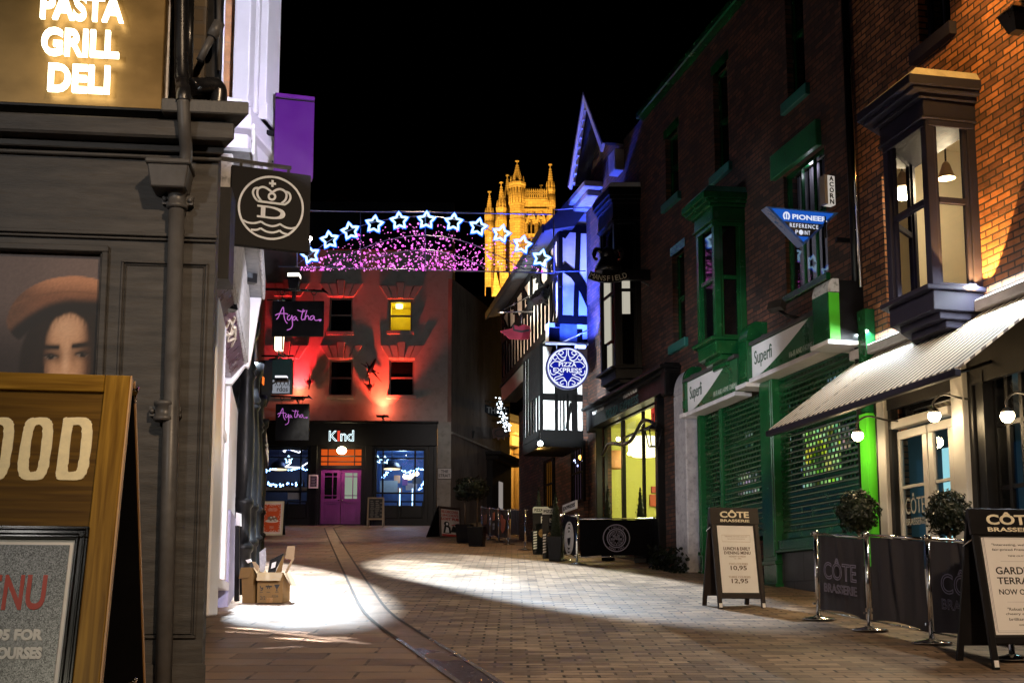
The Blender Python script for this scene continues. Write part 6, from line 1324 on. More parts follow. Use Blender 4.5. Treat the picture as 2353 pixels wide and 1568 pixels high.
MB(RF).hexa([(x-.06,-.36,z-.16),(x+.06,-.36,z-.16),(x+.06,-.24,z-.16),(x-.06,-.24,z-.16)], [(x-.13,-.43,z+.04),(x+.13,-.43,z+.04),(x+.13,-.17,z+.04),(x-.13,-.17,z+.04)]).hexa([(x-.14,-.44,z+.04),(x+.14,-.44,z+.04),(x+.14,-.16,z+.04),(x-.14,-.16,z+.04)], [(x-.02,-.32,z+.16),(x+.02,-.32,z+.16),(x+.02,-.28,z+.16),(x-.02,-.28,z+.16)]).build('case', MT['ironm'], s); MB(RF).tube([(x,-.3,z+.1),(x+.1,-.15,z+.25),(x+.1,0,z+.2)], .02, 6).build('arm', MT['ironm'], s)
# ---------------------------------------------------------------- restaurant with oriel and glazed shopfront
xD = rx(1349, 800); 
rs = thing('restaurant_building', 'brick gabled building with dark two storey oriel and bright yellow shop window', 'restaurant', RF.w((xD+xA)/2, 0, gA((xD+xA)/2)))
sx0, sx1 = rx(1384, 1050), rx(1521, 1050); sz0, sz1 = rz(1500, 1192), rz(1511, 917)
xg = rx(1389, 500); gz1 = rz(1389, 222); gb0 = rz(1357, 420)
hwid = max(xg - rx(1357, 420), .6)
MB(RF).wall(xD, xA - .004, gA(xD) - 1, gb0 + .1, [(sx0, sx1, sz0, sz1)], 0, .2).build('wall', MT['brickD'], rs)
MB(RF).prism([(xg-hwid-.1, gb0+.101), (xg+hwid+.2, gb0+.101), (xg, gz1-.05)], 0, 3).build('gable', MT['brickD'], rs)
m = MB(RF); m.stroke([(xg-hwid-.18, gb0-.1), (xg, gz1+.0), (xg+hwid+.3, gb0-.1)], .20, -.46, -.41); bb = m.build('bargeboard', MT['plaster'], rs)
MB(RF).stroke([(xg-hwid-.22, gb0-.02), (xg, gz1+.09), (xg+hwid+.34, gb0-.02)], .06, -.47, 3.0).build('roof', MT['slate'], rs)
m = MB(RF); m.stroke([(xg-hwid-.0, gb0-.08), (xg, gz1-.22)], .07, -.44, -.38)
for i in range(9):
    t = i/9; x = xg-hwid-.05 + hwid*t; z = gb0-.05 + (gz1-gb0-.1)*t; m.prism([(x+.02, z), (x+.15, z+.18), (x+.18, z-.02)], -.44, -.39)
m.build('bargeboard_trim', MT['plaster'], rs)
m = MB(RF); m.box(xD-.35, xg-.1, -.42, .05, gb0-.42, gb0-.28).box(xD-.3, xg-.3, -.30, .05, gb0-.56, gb0-.421); m.build('kneeler', MT['stone'], rs, bevel=.02); MB(RF).box(xg+hwid-.1, xg+hwid+.35, -.2, .1, gb0-.55, gb0-.1).build('kneeler', MT['stone'], rs, bevel=.02)
o2 = thing('oriel_window', 'dark two storey oriel with cream lower blinds over the yellow shop window', 'bay window', RF.w(rx(1425), -.3, rz(1418, 890, .5)))
ob0, ob1 = rx(1372, 700), rx(1476, 700); z0, z1 = rz(1418, 885, .5), rz(1391, 425, .7)
bl = M('cream blind behind glass', (.5,.47,.4), .6, var=.03)
fc, zs, zt = oriel(RF, o2, (1378, 1412, 1473, 700), .5, z0, z1, MT['black'], [MT['dglass']]*3, .12, .4, .4, cap=MT['white'])
def blindpane(face, u0, v0, u1, v1, lab=None):
    a, b = face; o = RF.w(a[0], a[1], 0); e = RF.w(b[0], b[1], 0); f2 = Fr(o, e - o); q = Rct(f2, u0, v0, u1, v1, .0)
    MB(f2).box(q[0], q[1], .042, .056, q[2], q[3]).build('blind', E('backlit blind', (.62,.58,.47), .75), o2)
blindpane(fc[1], 1380, 650, 1397, 780); blindpane(fc[1], 1390, 795, 1400, 870); blindpane(fc[2], 1427, 640, 1448, 719)
# restaurant fascia
fx0, fx1 = rx(1346, 960, .3), rx(1527, 900, .3); fz0, fz1 = sz1 - .02, rz(1482, 858, .35)
s = thing('shop_sign', 'black fascia over the yellow shop window with small white lettering', 'sign', RF.w(fx0, -.3, fz0))
MB(RF).box(fx0, fx1, -.22, 0, fz0, fz1-.12).build('board', MT['black'], s); MB(RF).box(fx0-.05, fx1+.05, -.40, 0, fz1-.06, fz1).box(fx0-.03, fx1+.03, -.30, 0, fz1-.12, fz1-.061).build('cornice', MT['black'], s, bevel=.01)
a = rr(1361, 931, 1386, 950, .23); b = rr(1431, 897, 1462, 916, .23); zq = fz0 + (fz1-fz0)*.58
m = MB(RF); m.text('PIZZAEXPRESS', a[0], a[1], zq, zq+.15, -.222, th=.006, bold=.02).text('PIZZAEXPRESS', b[0], b[1], zq, zq+.15, -.222, th=.006, bold=.02); m.build('lettering', MT['white_ink'], s)
a = rr(1392, 950, 1466, 925, .23); MB(RF).text('PIZZA EXPRESS', a[0], a[1], fz0+.02, fz0+.20, -.222, th=.01, outline=.03).build('outline_letters', M('teal letter rim', (.05,.16,.17), .3), s)
for x in (fx0, fx1 - .2): MB(RF).box(x, x+.2, -.3, 0, fz0-.1, fz1+.05).build('console', MT['black'], s, bevel=.02)
# window frame and yellow interior
m = MB(RF); frame(m, sx0, sx1, sz0, sz1, .05, .03, .10)
xm1, xm2 = rx(1426, 1050), rx(1472, 1050); m.box(xm1-.05, xm1+.05, .02, .09, sz0+.06, sz1-.06).box(xm2-.025, xm2+.025, .03, .09, sz0+.06, sz1-.06).box(xm1+.05, sx1-.06, .035, .085, sz1-.44, sz1-.40)
w_ = m.build('window', MT['black'], rs)
MB(RF).face([(sx0+.05,.07,sz0+.05),(sx1-.05,.07,sz0+.05),(sx1-.05,.07,sz1-.05),(sx0+.05,.07,sz1-.05)]).build('pane', MT['glass'], w_, recalc=False)
MB(RF).box(sx0-.12, sx0-.002, -.14, .05, gA(sx0)-.4, fz0).box(sx1+.002, sx1+.14, -.14, .05, gA(sx1)-.4, fz0).box(sx0, sx1, -.08, .05, gA(sx0)-.6, sz0-.002).build('shopfront', MT['black'], rs, bevel=.01)
ym = M('lime yellow wall', (.50,.50,.13), .75, var=.04)
xr0 = max(sx0 - .9, xD + .06); EF = Fr(RF.w(xr0 + .012, 0, 0), RF.Y)
room(RF, rs, xr0, sx1+.3, .25, 2.7, sz0-.5, sz1+.12, ym)
q = RF.loc(P(1482, 1025, 25.2)); q = (q[0], 1.0, q[2]); q2 = RF.sz(1480, 1026, -.62); q = (q2[0], .62, q2[1])
s = thing('pendant_lamp', 'big glowing cream drum pendant in the yellow shop window', 'lamp', RF.w(*q)); MB(RF).lathe(q[0], q[1], [(.25,q[2]-.20),(.33,q[2]-.1),(.34,q[2]+.12),(.30,q[2]+.2)], 20).build('lamp_shade', E('cream drum', (1,.93,.55), 3.2), s); MB(RF).tube([(q[0],q[1],q[2]+.2),(q[0],q[1],sz1+.1)], .012, 6).build('cord', MT['black'], s)
light('POINT', RF.w((sx0+sx1)/2 - .3, 1.3, q[2] - .2), 240, (1,.95,.55), .2)
for u, v, lab, c_ in ((1501, 1149, 'red fire notice on the yellow wall', (.35,.05,.02)), (1502, 1124, 'small red alarm box on the yellow wall', (.3,.03,.02)), (1513, 1155, 'grey switch panel on the yellow wall', (.35,.35,.3))):
    p = EF.sz(u, v); w0, h0 = ((.16,.13),(.12,.07),(.13,.15))[('fire' in lab, 'alarm' in lab, 'switch' in lab).index(True)]; MB(EF).box(p[0]-w0*.6, p[0]+w0*.6, -.05, -.002, p[1]-h0, p[1]+h0).build(('notice','alarm_box','switch_panel')[('fire' in lab, 'alarm' in lab, 'switch' in lab).index(True)], M('wall fitting', c_, .5), None, label=lab, cat=('notice','alarm','panel')[('fire' in lab, 'alarm' in lab, 'switch' in lab).index(True)])
p = RF.sz(1407, 1055, -.34); MB(RF).lathe(p[0], .34, [(.20,p[1]-.20),(.21,p[1]+.18)], 18).build('paper_lantern', M('peach lantern', (.75,.36,.18), .7), None, label='peach coloured drum shade at the left of the yellow shop window', cat='lamp shade')
p = RF.sz(1420, 1008, -.3); s = thing('spot_lamp', 'tiny bright spotlight bulb in the yellow shop window', 'lamp', RF.w(p[0], .3, p[1])); MB(RF).ball((p[0], .3, p[1]), .05, 8, 6).build('bulb', E('spot bulb', (1,.95,.7), 12), s)
p0 = RF.sz(1512, 965, .05); m = MB(RF); a = rr(1495, 930, 1520, 975, -.5); MB(RF).box(a[0], sx1+.2, .5, .52, a[2], a[3]).build('red_panel', E('red lit blind', (.75,.06,.04), .8), None, label='red lit panel at the upper right of the yellow shop window', cat='panel')
# scrolled iron work and lantern in front of it
s = thing('lantern_bracket', 'scrolled iron bracket with lantern across the yellow shop window', 'lantern', RF.w(rx(1470), -.5, rz(1470, 1010, .5)))
tp = lambda u, v, o=.45: (rx(u, v, o), -o, rz(u, v, o))
m = MB(RF); m.tube(spline([tp(1384, 1046), tp(1396, 1022), tp(1408, 1018), tp(1430, 1020), tp(1448, 1012), tp(1462, 990), tp(1475, 968), tp(1490, 966), tp(1506, 976)], 5), .035, 8); m.build('scroll', MT['ironm'], s)
lx_, ly_, lz_ = tp(1501, 1003); m = MB(RF)
for a_, b_ in ((-1,-1),(1,-1),(1,1),(-1,1)): m.tube([(lx_+a_*.07, ly_+b_*.07, lz_-.16), (lx_+a_*.11, ly_+b_*.11, lz_+.12)], .012, 6)
m.hexa([(lx_-.13,ly_-.13,lz_+.12),(lx_+.13,ly_-.13,lz_+.12),(lx_+.13,ly_+.13,lz_+.12),(lx_-.13,ly_+.13,lz_+.12)], [(lx_-.02,ly_-.02,lz_+.24),(lx_+.02,ly_-.02,lz_+.24),(lx_+.02,ly_+.02,lz_+.24),(lx_-.02,ly_+.02,lz_+.24)]).box(lx_-.07,lx_+.07,ly_-.07,ly_+.07,lz_-.18,lz_-.16).tube([(lx_,ly_,lz_+.24),(lx_,ly_,lz_+.42)], .012, 6); m.build('lantern_cage', MT['ironm'], s)
# pub ram sign on a long black beam
fr, w, h = quadframe(1352, 560, 1442, 562, 1352, 646, 22.6, 22.6)
s = thing('hanging_sign', 'dark sculpted ram hanging sign with curved lettered scroll on a long beam', 'sign', fr.w(0,0,0))
cx_ = w*.5; m = MB(fr); m.lathe(cx_, .06, [(.26,h*.26),(.24,h*.4),(.15,h*.62),(.17,h*.7),(.12,h*.86),(.03,h*.95)], 14); m.ball((cx_-.02, .0, h*.74), .12, 10, 7)
for sx in (-1, 1): m.tube(spline([(cx_+sx*.1, .06, h*.8), (cx_+sx*.22, .03, h*.86), (cx_+sx*.27, .02, h*.66), (cx_+sx*.2, .02, h*.58)], 4), [.05]*4+[.045]*4+[.03]*4+[.02], 8)
m.tube([(cx_, .06, h*.95), (cx_, .06, h*1.12)], .015, 6); m.build('figure', MT['ironm'], s)
bn = lambda X, Z: (cx_ + (.62+Z)*math.sin((X-cx_)*1.45), .62 + h*.16 - (.62-Z)*math.cos((X-cx_)*1.45)) if True else None
ban = [(cx_ + .95*math.sin(R(t)), .80 - .95*math.cos(R(t))) for t in range(-24, 25, 4)]
m = MB(fr); m.stroke([(cx_ + (p[0]-cx_)*.95, p[1]+.19) for p in ban], .15, -.06, .0); m.build('banner', MT['black'], s)
m = MB(fr)
for i, ch in enumerate('MANSFIELD'):
    t = R((i-4)*5.0); px_, pz_ = cx_ + .9*math.sin(t), .99 - .95*math.cos(t); f3 = fr.sub(px_, -.062, pz_, 0); f3 = Fr(f3.o, fr.X*math.cos(t) + fr.Z*math.sin(t), fr.Z*math.cos(t) - fr.X*math.sin(t)); m.fr = f3; m.ctext(ch, 0, -.05, .05, 0, wmax=.075, th=.006)
m.build('lettering', MT['cream_ink'], s)
m = MB(fr); bq = fr.loc(P(1535, 632, 22.6)); m.box(w*.35, bq[0], .03, .13, h*.06, h*.32); m.tube([(bq[0], .08, h*.0), (w*1.6, .08, h*.1)], .02, 6); m.build('beam', MT['black'], s)
m = MB(fr); m.tube(spline([(w*1.35, .1, h*.05), (w*1.75, .1, -h*.25), (w*2.0, .1, -h*.9), (w*2.02, .1, -h*1.6)], 5), .018, 6); m.build('scroll_stay', MT['ironm'], s)
# round blue pizza sign
fr, w, h = quadframe(1256, 796, 1351, 798, 1256, 892, 25.6, 25.7)
s = thing('hanging_sign', 'round blue backlit hanging sign with white scrollwork', 'sign', fr.w(w/2,0,0)); r0 = w/2; cx_, cz_ = w/2, h/2
MB(fr).prism(arc(cx_, cz_, r0*1.03, 0, 354, 60), 0, .12).build('case', MT['navy'], s)
MB(fr).prism(arc(cx_, cz_, r0*1.0, 0, 354, 60), -.008, -.001).build('face', E('blue sign face', (.010,.02,.55), .6), s)
we = E('white sign ink', (.80,.84,1), 1.1)
def roundel(fr, cx, cz, r, y, mat, root, txt=True, k=1.0, nm='scrollwork'):
    m = MB(fr); S = lambda pts, w: m.stroke([(cx + p.x*r, cz + p.y*r) for p in spline([(a, b, 0) for a, b in pts], 5)], w*r*k, y-.006, y)
    m.stroke(arc(cx, cz, r*.93, 0, 354, 60), .07*r*k, y-.006, y, True)
    for sx in (-1, 1):
        for sy, pts in ((1, [(.04,.88),(.05,.62),(.16,.5),(.3,.55),(.42,.72),(.3,.82),(.2,.74),(.3,.64),(.48,.68)]), (1, [(.08,.48),(.25,.36),(.42,.44),(.55,.62),(.7,.5),(.62,.38),(.5,.46)]), (1, [(.10,.40),(.35,.30),(.62,.30),(.82,.12),(.72,.02)]), (1, [(.55,.66),(.66,.60),(.78,.36),(.86,.2)]),
                        (-1, [(.04,.88),(.06,.66),(.2,.6),(.36,.7),(.3,.8),(.2,.76)]), (-1, [(.10,.62),(.22,.46),(.45,.54),(.62,.62),(.6,.48),(.4,.4),(.22,.30)]), (-1, [(.30,.32),(.5,.24),(.66,.34),(.8,.28),(.84,.10)]), (-1, [(.45,.72),(.62,.66),(.76,.46)])):
            S([(a*sx, b*sy) for a, b in pts], .042)
    m.build(nm, mat, root)
    if txt:
        MB(fr).ctext('PIZZA', cx, cz+.06*r, cz+.28*r, y, wmax=-.85*r, th=.006, bold=.02).ctext('EXPRESS', cx, cz-.22*r, cz+.0*r, y, wmax=-1.38*r, th=.006, bold=.02).build('lettering', mat, root)
roundel(fr, cx_, cz_, r0, -.008, we, s)
bl_ = fr.loc(P(1254, 787, 25.6)); br_ = fr.loc(P(1343, 787, 25.6))
m = MB(fr); m.tube([(bl_[0], .05, h+.09), (br_[0]+.1, .05, h+.09)], .035, 8).tube([(w*.25,.05,h-.05),(w*.25,.05,h+.09)], .012, 6).tube([(w*.75,.05,h-.05),(w*.75,.05,h+.09)], .012, 6).tube([(br_[0]+.1,.05,h+.4),(w*.4,.05,h+.12)], .015, 6); m.build('bracket', M('blue lit steel', (.2,.22,.4), .3), s)  # steel coloured blue for the blue light falling on it
MB(fr).box(w*.7, w*.95, -.02, .12, h+.0, h+.05).build('lamp_strip', E('blue strip lamp', (.3,.4,1), 4), s)
# ---------------------------------------------------------------- timber framed building
cT = P(1285, 700, 27.0); TB = Fr((cT.x, cT.y, 0), (.176, -1, 0)); TS = Fr((cT.x, cT.y, 0), RF.Y)
tb = thing('timber_building', 'old half timbered jettied building with blue lit end wall and leaning eaves', 'house', (cT.x, cT.y + 3, gz(30)))
eave = TB.sz(1270, 545)[1] - .08; zj = TS.sz(1290, 742)[1]; zmid = TS.sz(1300, 622)[1]
xl_ = TB.sz(1155, 700)[0]
wS = TS.sz(1362, 800)[0]
ridge = TS.sz(1340, 455)[1]
# end wall: pentagon plaster with timber frame
MB(TS).prism([(0, zj), (wS, zj), (wS, ridge + .3), (0, eave)], .01, .3).build('end_plaster', MT['plaster'], tb)
m = MB(TS); B = lambda u, v: TS.sz(u, v)
def tim(m, q, w, y0=-.03, y1=.02): m.stroke(q, w, y0, y1)
m.stroke([(0, eave-.06), (wS+.05, ridge+.3)], .34, -.06, .02)
tim(m, [B(1287, 540), B(1287, 742)], .10); m.box(0, wS, -.035, .02, B(1300,533)[1], B(1300,516)[1]); m.box(0, wS, -.035, .02, B(1300,743)[1], B(1300,725)[1])
tim(m, [B(1328, 530), B(1325, 620), B(1322, 728)], .12); tim(m, [B(1291, 612), B(1318, 632), B(1340, 665), B(1362, 712)], .20, -.045); tim(m, [B(1308, 470), B(1284, 530)], .30); tim(m, [B(1364, 480), B(1364, 730)], .04)
m.build('end_frame', MT['timber'], tb)
# lower part of end wall
zl = TS.sz(1300, 915)[1]
MB(TS).box(-.25, wS + .02, .012, .3, zl, zj-.0).build('lower_plaster', MT['plaster'], tb); m = MB(TS); m.box(-.25, TS.sz(1338, 850)[0], -.02, .02, zl, zj-.12); m.stroke([B(1340, 780), B(1362, 905)], .16, -.03, .02); m.build('lower_frame', MT['timber'], tb)
# street face, top storey
MB(TB).box(xl_, 0, .012, .4, zj, eave).build('street_plaster', MT['cream'], tb)
m = MB(TB); m.box(xl_, .05, -.04, .02, zj-.02, zj+.16).box(xl_, .05, -.05, .02, eave-.16, eave).box(xl_, .05, -.04, .02, zmid-.06, zmid+.12)
n = 17
for i in range(n+1):
    x = xl_ + (0-xl_)*i/n; m.box(x-.06, x+.06, -.03, .02, zj+.1, zmid)
for i in range(8):
    x = xl_ + (0-xl_)*i/7; m.box(x-.11, x+.11, -.032, .02, zmid, eave)
for k in range(5):
    x = xl_*(.06 + .21*k)
    for j in range(3): m.stroke([(x - .9 + .3*j + .85*math.sin(R(t)), eave - .25 - .2*j - .75*(1-math.cos(R(t)))*.9) for t in range(0, 91, 15)], .10, -.028, .02)
m.stroke([(-.9, zj+.1), (-.45, zmid)], .10, -.029, .02)
m.build('street_frame', MT['timber'], tb)
MB(TB).hexa([(xl_-.3,-.40,eave-.10),(.35,-.40,eave-.10),(.35,.3,eave+.05),(xl_-.3,.3,eave+.05)], [(xl_-.3,-.42,eave+.02),(.35,-.42,eave+.02),(.35,2.5,eave+3.2),(xl_-.3,2.5,eave+3.2)]).build('roof', MT['slate'], tb)
MB(TB).box(xl_-.3, .36, -.47, -.42, eave-.16, eave+.04).build('eaves_board', M('dark eaves board', (.012,.011,.014), .5), tb)
# jettied first floor bay
cJ = P(1243, 900, 26.6); TJ = Fr((cJ.x, cJ.y, 0), (.232, -1, 0)); TJS = Fr((cJ.x, cJ.y, 0), RF.Y)
jz0, jz1 = TJS.sz(1260, 990)[1], TJS.sz(1260, 790)[1]
MB(TB).hexa([(xl_,-.02,jz1+.06),(.02,-.02,jz1+.06),(.02,.4,jz1+.06),(xl_,.4,jz1+.06)], [(xl_,-.06,zj-.021),(.02,-.06,zj-.021),(.02,.4,zj-.021),(xl_,.4,zj-.021)]).build('jetty_cove', M('teal lit cove', (.07,.10,.10), .6, var=.4, vs=5), tb)  # teal light on the jetty underside put into its colour
MB(TB).box(xl_, .06, -.10, .0, zj-.10, zj-.022).build('jetty_beam', MT['timber'], tb)
MB(TJS).box(0, 1.25, .012, .6, jz0, jz1).build('bay_plaster', MT['plaster'], tb)
B2 = lambda u, v: TJS.sz(u, v)
m = MB(TJS); m.box(-.03, 1.26, -.03, .02, B2(1260,919)[1], B2(1260,904)[1]).box(-.03, 1.26, -.04, .02, jz1-.06, jz1).box(-.03, 1.26, -.05, .02, jz0-.12, jz0+.03)
for u0, u1 in ((1242, 1247), (1274, 1281), (1286, 1288), (1293, 1296), (1301, 1306), (1313, 1325)): m.box(B2(u0,950)[0], B2(u1,950)[0], -.03, .02, jz0, jz1)
m.stroke([B2(1273, 795), B2(1266, 822)], .08, -.028, .02); m.stroke([B2(1300, 985), B2(1312, 925)], .05, -.027, .02); m.box(B2(1279,950)[0], B2(1325,950)[0], -.028, .02, B2(1300, 918)[1], jz1)
m.build('bay_frame', MT['timber'], tb)
xs_ = TJ.sz(1205, 950)[0]
MB(TJ).box(xs_, 0, .012, .6, jz0, jz1).build('bay_side_plaster', MT['plaster'], tb)
m = MB(TJ); m.box(xs_, 0, -.03, .02, jz1-.1, jz1).box(xs_, 0, -.04, .02, jz0-.12, jz0+.03)
zq = TJ.sz(1230, 915)[1]; m.box(xs_*.62, 0, -.028, .02, zq, jz1-.1)
for i in range(7): x = xs_*i/6; m.box(x-.035, x+.035, -.03, .02, jz0, zq if i < 4 else jz1)
m.build('bay_side_frame', MT['timber'], tb)
# ground floor
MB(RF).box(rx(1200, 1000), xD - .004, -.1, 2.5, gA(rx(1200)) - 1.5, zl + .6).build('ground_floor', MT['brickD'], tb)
MB(TJ).box(xs_-.1, .05, -.02, 1.2, jz0-.35, jz0-.121).build('bressumer', MT['timber'], tb)
for u0, v0, u1, v1, em, lab in ((1316, 1024, 1346, 1150, E('barred window glow', (.12,.07,.12), .25), 1), (1253, 1060, 1276, 1165, E('amber window glow', (.75,.28,.02), .5), 2)):
    a = rr(u0, v0, u1, v1, .1); m = MB(RF); frame(m, a[0], a[1], a[2], a[3], .06, -.16, -.10)
    for k in range(1, 5): x = a[0] + (a[1]-a[0])*k/5; m.box(x-.02, x+.02, -.15, -.11, a[2], a[3])
    m.box(a[0], a[1], -.152, -.108, (a[2]+a[3])/2-.02, (a[2]+a[3])/2+.02)
    w_ = m.build('window', MT['timber'], tb); MB(RF).box(a[0]+.05, a[1]-.05, -.115, -.102, a[2]+.05, a[3]-.05).build('pane', em, w_)
p = RF.sz(1335, 1050, .13); MB(RF).ball((p[0], -.135, p[1]), .06, 8, 6).build('lantern_bulb', E('amber bulb', (1,.5,.08), 6), None, label='amber bulb glowing in the barred window next to the brick pier', cat='bulb')
m = MB(RF)
for u, v in ((1320, 1057), (1324, 1062), (1340, 1058), (1341, 1066), (1328, 1069)): q_ = RF.sz(u, v, .13); m.ball((q_[0], -.135, q_[1]), .025, 6, 4)
m.build('string_lights', E('lilac bulbs', (.5,.55,1), 4), None, label='few lilac fairy lights in the barred window next to the brick pier', cat='string lights')
p = P(1241, 1018, 25.9); s = thing('spot_lamp', 'small cold white lamp under the timber bay corner', 'lamp', p); MB().ball(p, .06, 10, 6).build('globe', E('cold lamp', (.8,.95,1), 14), s); MB().tube([p, p + Vector((.0,.2,.25))], .015, 6).build('arm', MT['black'], s)
# red painted bird sign, flag pole
fr, w, h = quadframe(1149, 744, 1219, 746, 1149, 779, 29, 29)
s = thing('hanging_sign', 'dark red bird shaped hanging sign under the timber eaves', 'sign', fr.w(0,0,0))
MB(fr).prism([(0,h*.55),(w*.3,h*.05),(w*.55,.0),(w*.95,h*.02),(w,h*.55),(w*.97,h*.85),(w*.8,h),(w*.6,h*.85),(w*.42,h*.98),(w*.38,h*.72)], 0, .06).build('board', M('crimson board', (.22,.012,.03), .5, var=.35, vs=3), s)
MB(fr).stroke([(w*.42,h*.95),(w*.45,h*.6),(w*.7,h*.5),(w*.95,h*.6)], .05, -.008, 0).build('wing_line', MT['ink'], s)
b = fr.loc(P(1143, 716, 29)); e = fr.loc(P(1226, 715, 29)); m = MB(fr); m.tube([(b[0],.03,b[2]), (e[0],.03,e[2])], .022, 6).tube([(b[0]+.12,.03,b[2]+.05), (e[0]-.05,.03,e[2]+.42)], .013, 6).tube([(w*.7,.03,h),(w*.7,.03,b[2])], .014, 6); m.build('bracket', MT['chrome'], s)
q_ = TB.sz(1240, 690, .2); s = thing('floodlight', 'dark louvred floodlight box on the timber street face', 'floodlight', TB.w(q_[0], -.2, q_[1])); m = MB(TB.sub(q_[0], -.25, q_[1], .3, .5))
for i in range(4): m.box(-.25, .25, -.1, .12, i*.075, i*.075+.055)
m.build('housing', MT['ironm'], s); MB(TB).tube([(q_[0],-.2,q_[1]),(q_[0],0,q_[1]-.1)], .02, 6).build('arm', MT['ironm'], s)
# ================================================================ FOOD board, nearest on the left
T_, B_ = P(301, 867, 3.12), P(250, 1568, 2.86)
FB = Fr(T_, (1, .16, 0), T_ - B_)
LB_ = (T_.z - gz(2.7)) / FB.Z.z
fb = thing('sandwich_board', 'tall wooden sandwich board with cream lettering FOOD and a framed menu, at left front', 'sandwich board', (T_.x - .4, 2.9, gz(2.9)))
wA = WOOD('oak stain', (.15,.075,.006), (.36,.205,.028), .38, 0); wV = WOOD('oak stain upright', (.15,.075,.006), (.36,.205,.028), .38, 1); wD = WOOD('oak board', (.07,.034,.003), (.16,.085,.010), .45, 0)
wid = .92; st = .062; tr = .050
MB(FB).box(-st, 0, -.012, .016, -LB_, 0).box(-wid, -wid+st, -.012, .016, -LB_, 0).build('stile', wV, fb, bevel=.002)
MB(FB).box(-wid+st+.001, -st-.001, -.012, .016, -tr, 0).build('rail', wA, fb, bevel=.002); MB(FB).box(-wid+st+.001, -st-.001, -.012, .016, -LB_+.12, -LB_+.2).build('rail', wA, fb, bevel=.002)
MB(FB).box(-wid+.01, -.01, -.001, .014, -LB_+.1, -.01).build('panel', wD, fb)
MB(FB).box(0.0005, .004, -.010, .015, -LB_, 0).build('edge', M('raw wood edge', (.50,.30,.14), .5), fb)
m = MB(FB)
rj = random.Random(5)
for ch, u0, u1 in (('D', 136, 209), ('O', 46, 118), ('O', -44, 28), ('F', -130, -62)):
    a = RctM(FB, u0, 959, u1, 1103); w_, h_ = a[1]-a[0], a[3]-a[2]; t_ = w_*.34; cx_, cz_ = (a[0]+a[1])/2, (a[2]+a[3])/2
    if ch == 'F': m.box(a[0], a[0]+t_, -.003, -.001, a[2], a[3]).box(a[0]+t_, a[1], -.003, -.001, a[3]-t_*.8, a[3]).box(a[0]+t_, a[1]-.01, -.003, -.001, cz_-t_*.3, cz_+t_*.5); continue
    A1, B1 = (w_-t_)/2, (h_-t_*.85)/2; pts = []
    for i in range(56):
        c_, s_ = math.cos(2*math.pi*i/56), math.sin(2*math.pi*i/56); e = .5
        if ch == 'D' and c_ < 0: e = .16
        pts.append((cx_ + A1*math.copysign(abs(c_)**e, c_) + rj.gauss(0,.0006), cz_ + B1*math.copysign(abs(s_)**e, s_) + rj.gauss(0,.0006)))
    for i in range(56):
        j = (i+1) % 56
        def rg(k, f): 
            c_, s_ = math.cos(2*math.pi*k/56), math.sin(2*math.pi*k/56); e = .16 if ch == 'D' and c_ < 0 else .5
            aa, bb = (w_/2, h_/2) if f else (w_/2 - t_, h_/2 - t_*.85)
            if not f and ch == 'D' and c_ < 0: e = .2
            rk = random.Random(k*7 + f); return (cx_ + aa*math.copysign(abs(c_)**e, c_) + rk.gauss(0,.0007), cz_ + bb*math.copysign(abs(s_)**e, s_) + rk.gauss(0,.0007))
        q4_ = [rg(i,1), rg(j,1), rg(j,0), rg(i,0)]; m.hexa([(x, -.003, z) for x, z in q4_], [(x, -.001, z) for x, z in q4_])
m.build('lettering', M('cream painted letter', (.92,.82,.54), .6, var=.1, vs=40), fb)
a = (FB.sz(-330, 1214)[0], FB.sz(209, 1214)[0], 0, FB.sz(100, 1214)[1]); FZ0 = -LB_ + .22
m = MB(FB); frame(m, a[0], a[1], FZ0, a[3], .030, -.022, -.001); frame(m, a[0]+.006, a[1]-.006, FZ0+.006, a[3]-.006, .006, -.027, -.022); frame(m, a[0]+.020, a[1]-.020, FZ0+.020, a[3]-.020, .004, -.026, -.022)
m.build('menu_frame', M('black lacquer frame', (.006,.006,.006), .15, var=0), fb, bevel=.002)
MB(FB).box(a[0]+.03, a[1]-.03, -.006, -.001, FZ0+.03, a[3]-.03).build('menu_border', MT['paper'], fb)
def glitter():
    m_, nt, N, L = mk('silver glitter'); out = N.new('ShaderNodeOutputMaterial'); b = N.new('ShaderNodeBsdfPrincipled'); L.new(b.outputs[0], out.inputs[0])
    tc = N.new('ShaderNodeTexCoord'); v = N.new('ShaderNodeTexVoronoi'); v.inputs['Scale'].default_value = 420; L.new(tc.outputs['UV'], v.inputs['Vector'])
    r = N.new('ShaderNodeMapRange'); r.inputs[3].default_value = .015; r.inputs[4].default_value = .15; L.new(v.outputs['Color'], r.inputs[0]); cb = N.new('ShaderNodeCombineColor')
    for i in range(3): L.new(r.outputs[0], cb.inputs[i])
    L.new(cb.outputs[0], b.inputs['Base Color']); b.inputs['Roughness'].default_value = .33; b.inputs['Metallic'].default_value = .85
    n = N.new('ShaderNodeNormalMap') if False else None
    return m_
MB(FB).box(a[0]+.045, a[1]-.043, -.009, -.005, FZ0+.04, a[3]-.045).build('menu_sheet', glitter(), fb)
m = MB(FB)
for ch, u0, u1 in (('U', 62, 107), ('N', 10, 55), ('E', -36, 3)): b = RctM(FB, u0, 1323, u1, 1403); m.text(ch, b[0], b[1], b[2], b[3], -.009, th=.002, bold=.02)
m.build('red_lettering', MT['red_ink'], fb)
m = MB(FB)
b = RctM(FB, -45, 1447, 101, 1474); m.text('12.95 FOR', b[0], b[1], b[2], b[3], -.009, th=.002, bold=.055)
b = RctM(FB, -48, 1488, 98, 1516); m.text('2 COURSES', b[0], b[1], b[2], b[3], -.009, th=.002, bold=.055)
m.build('white_lettering', MT['white_ink'], fb)
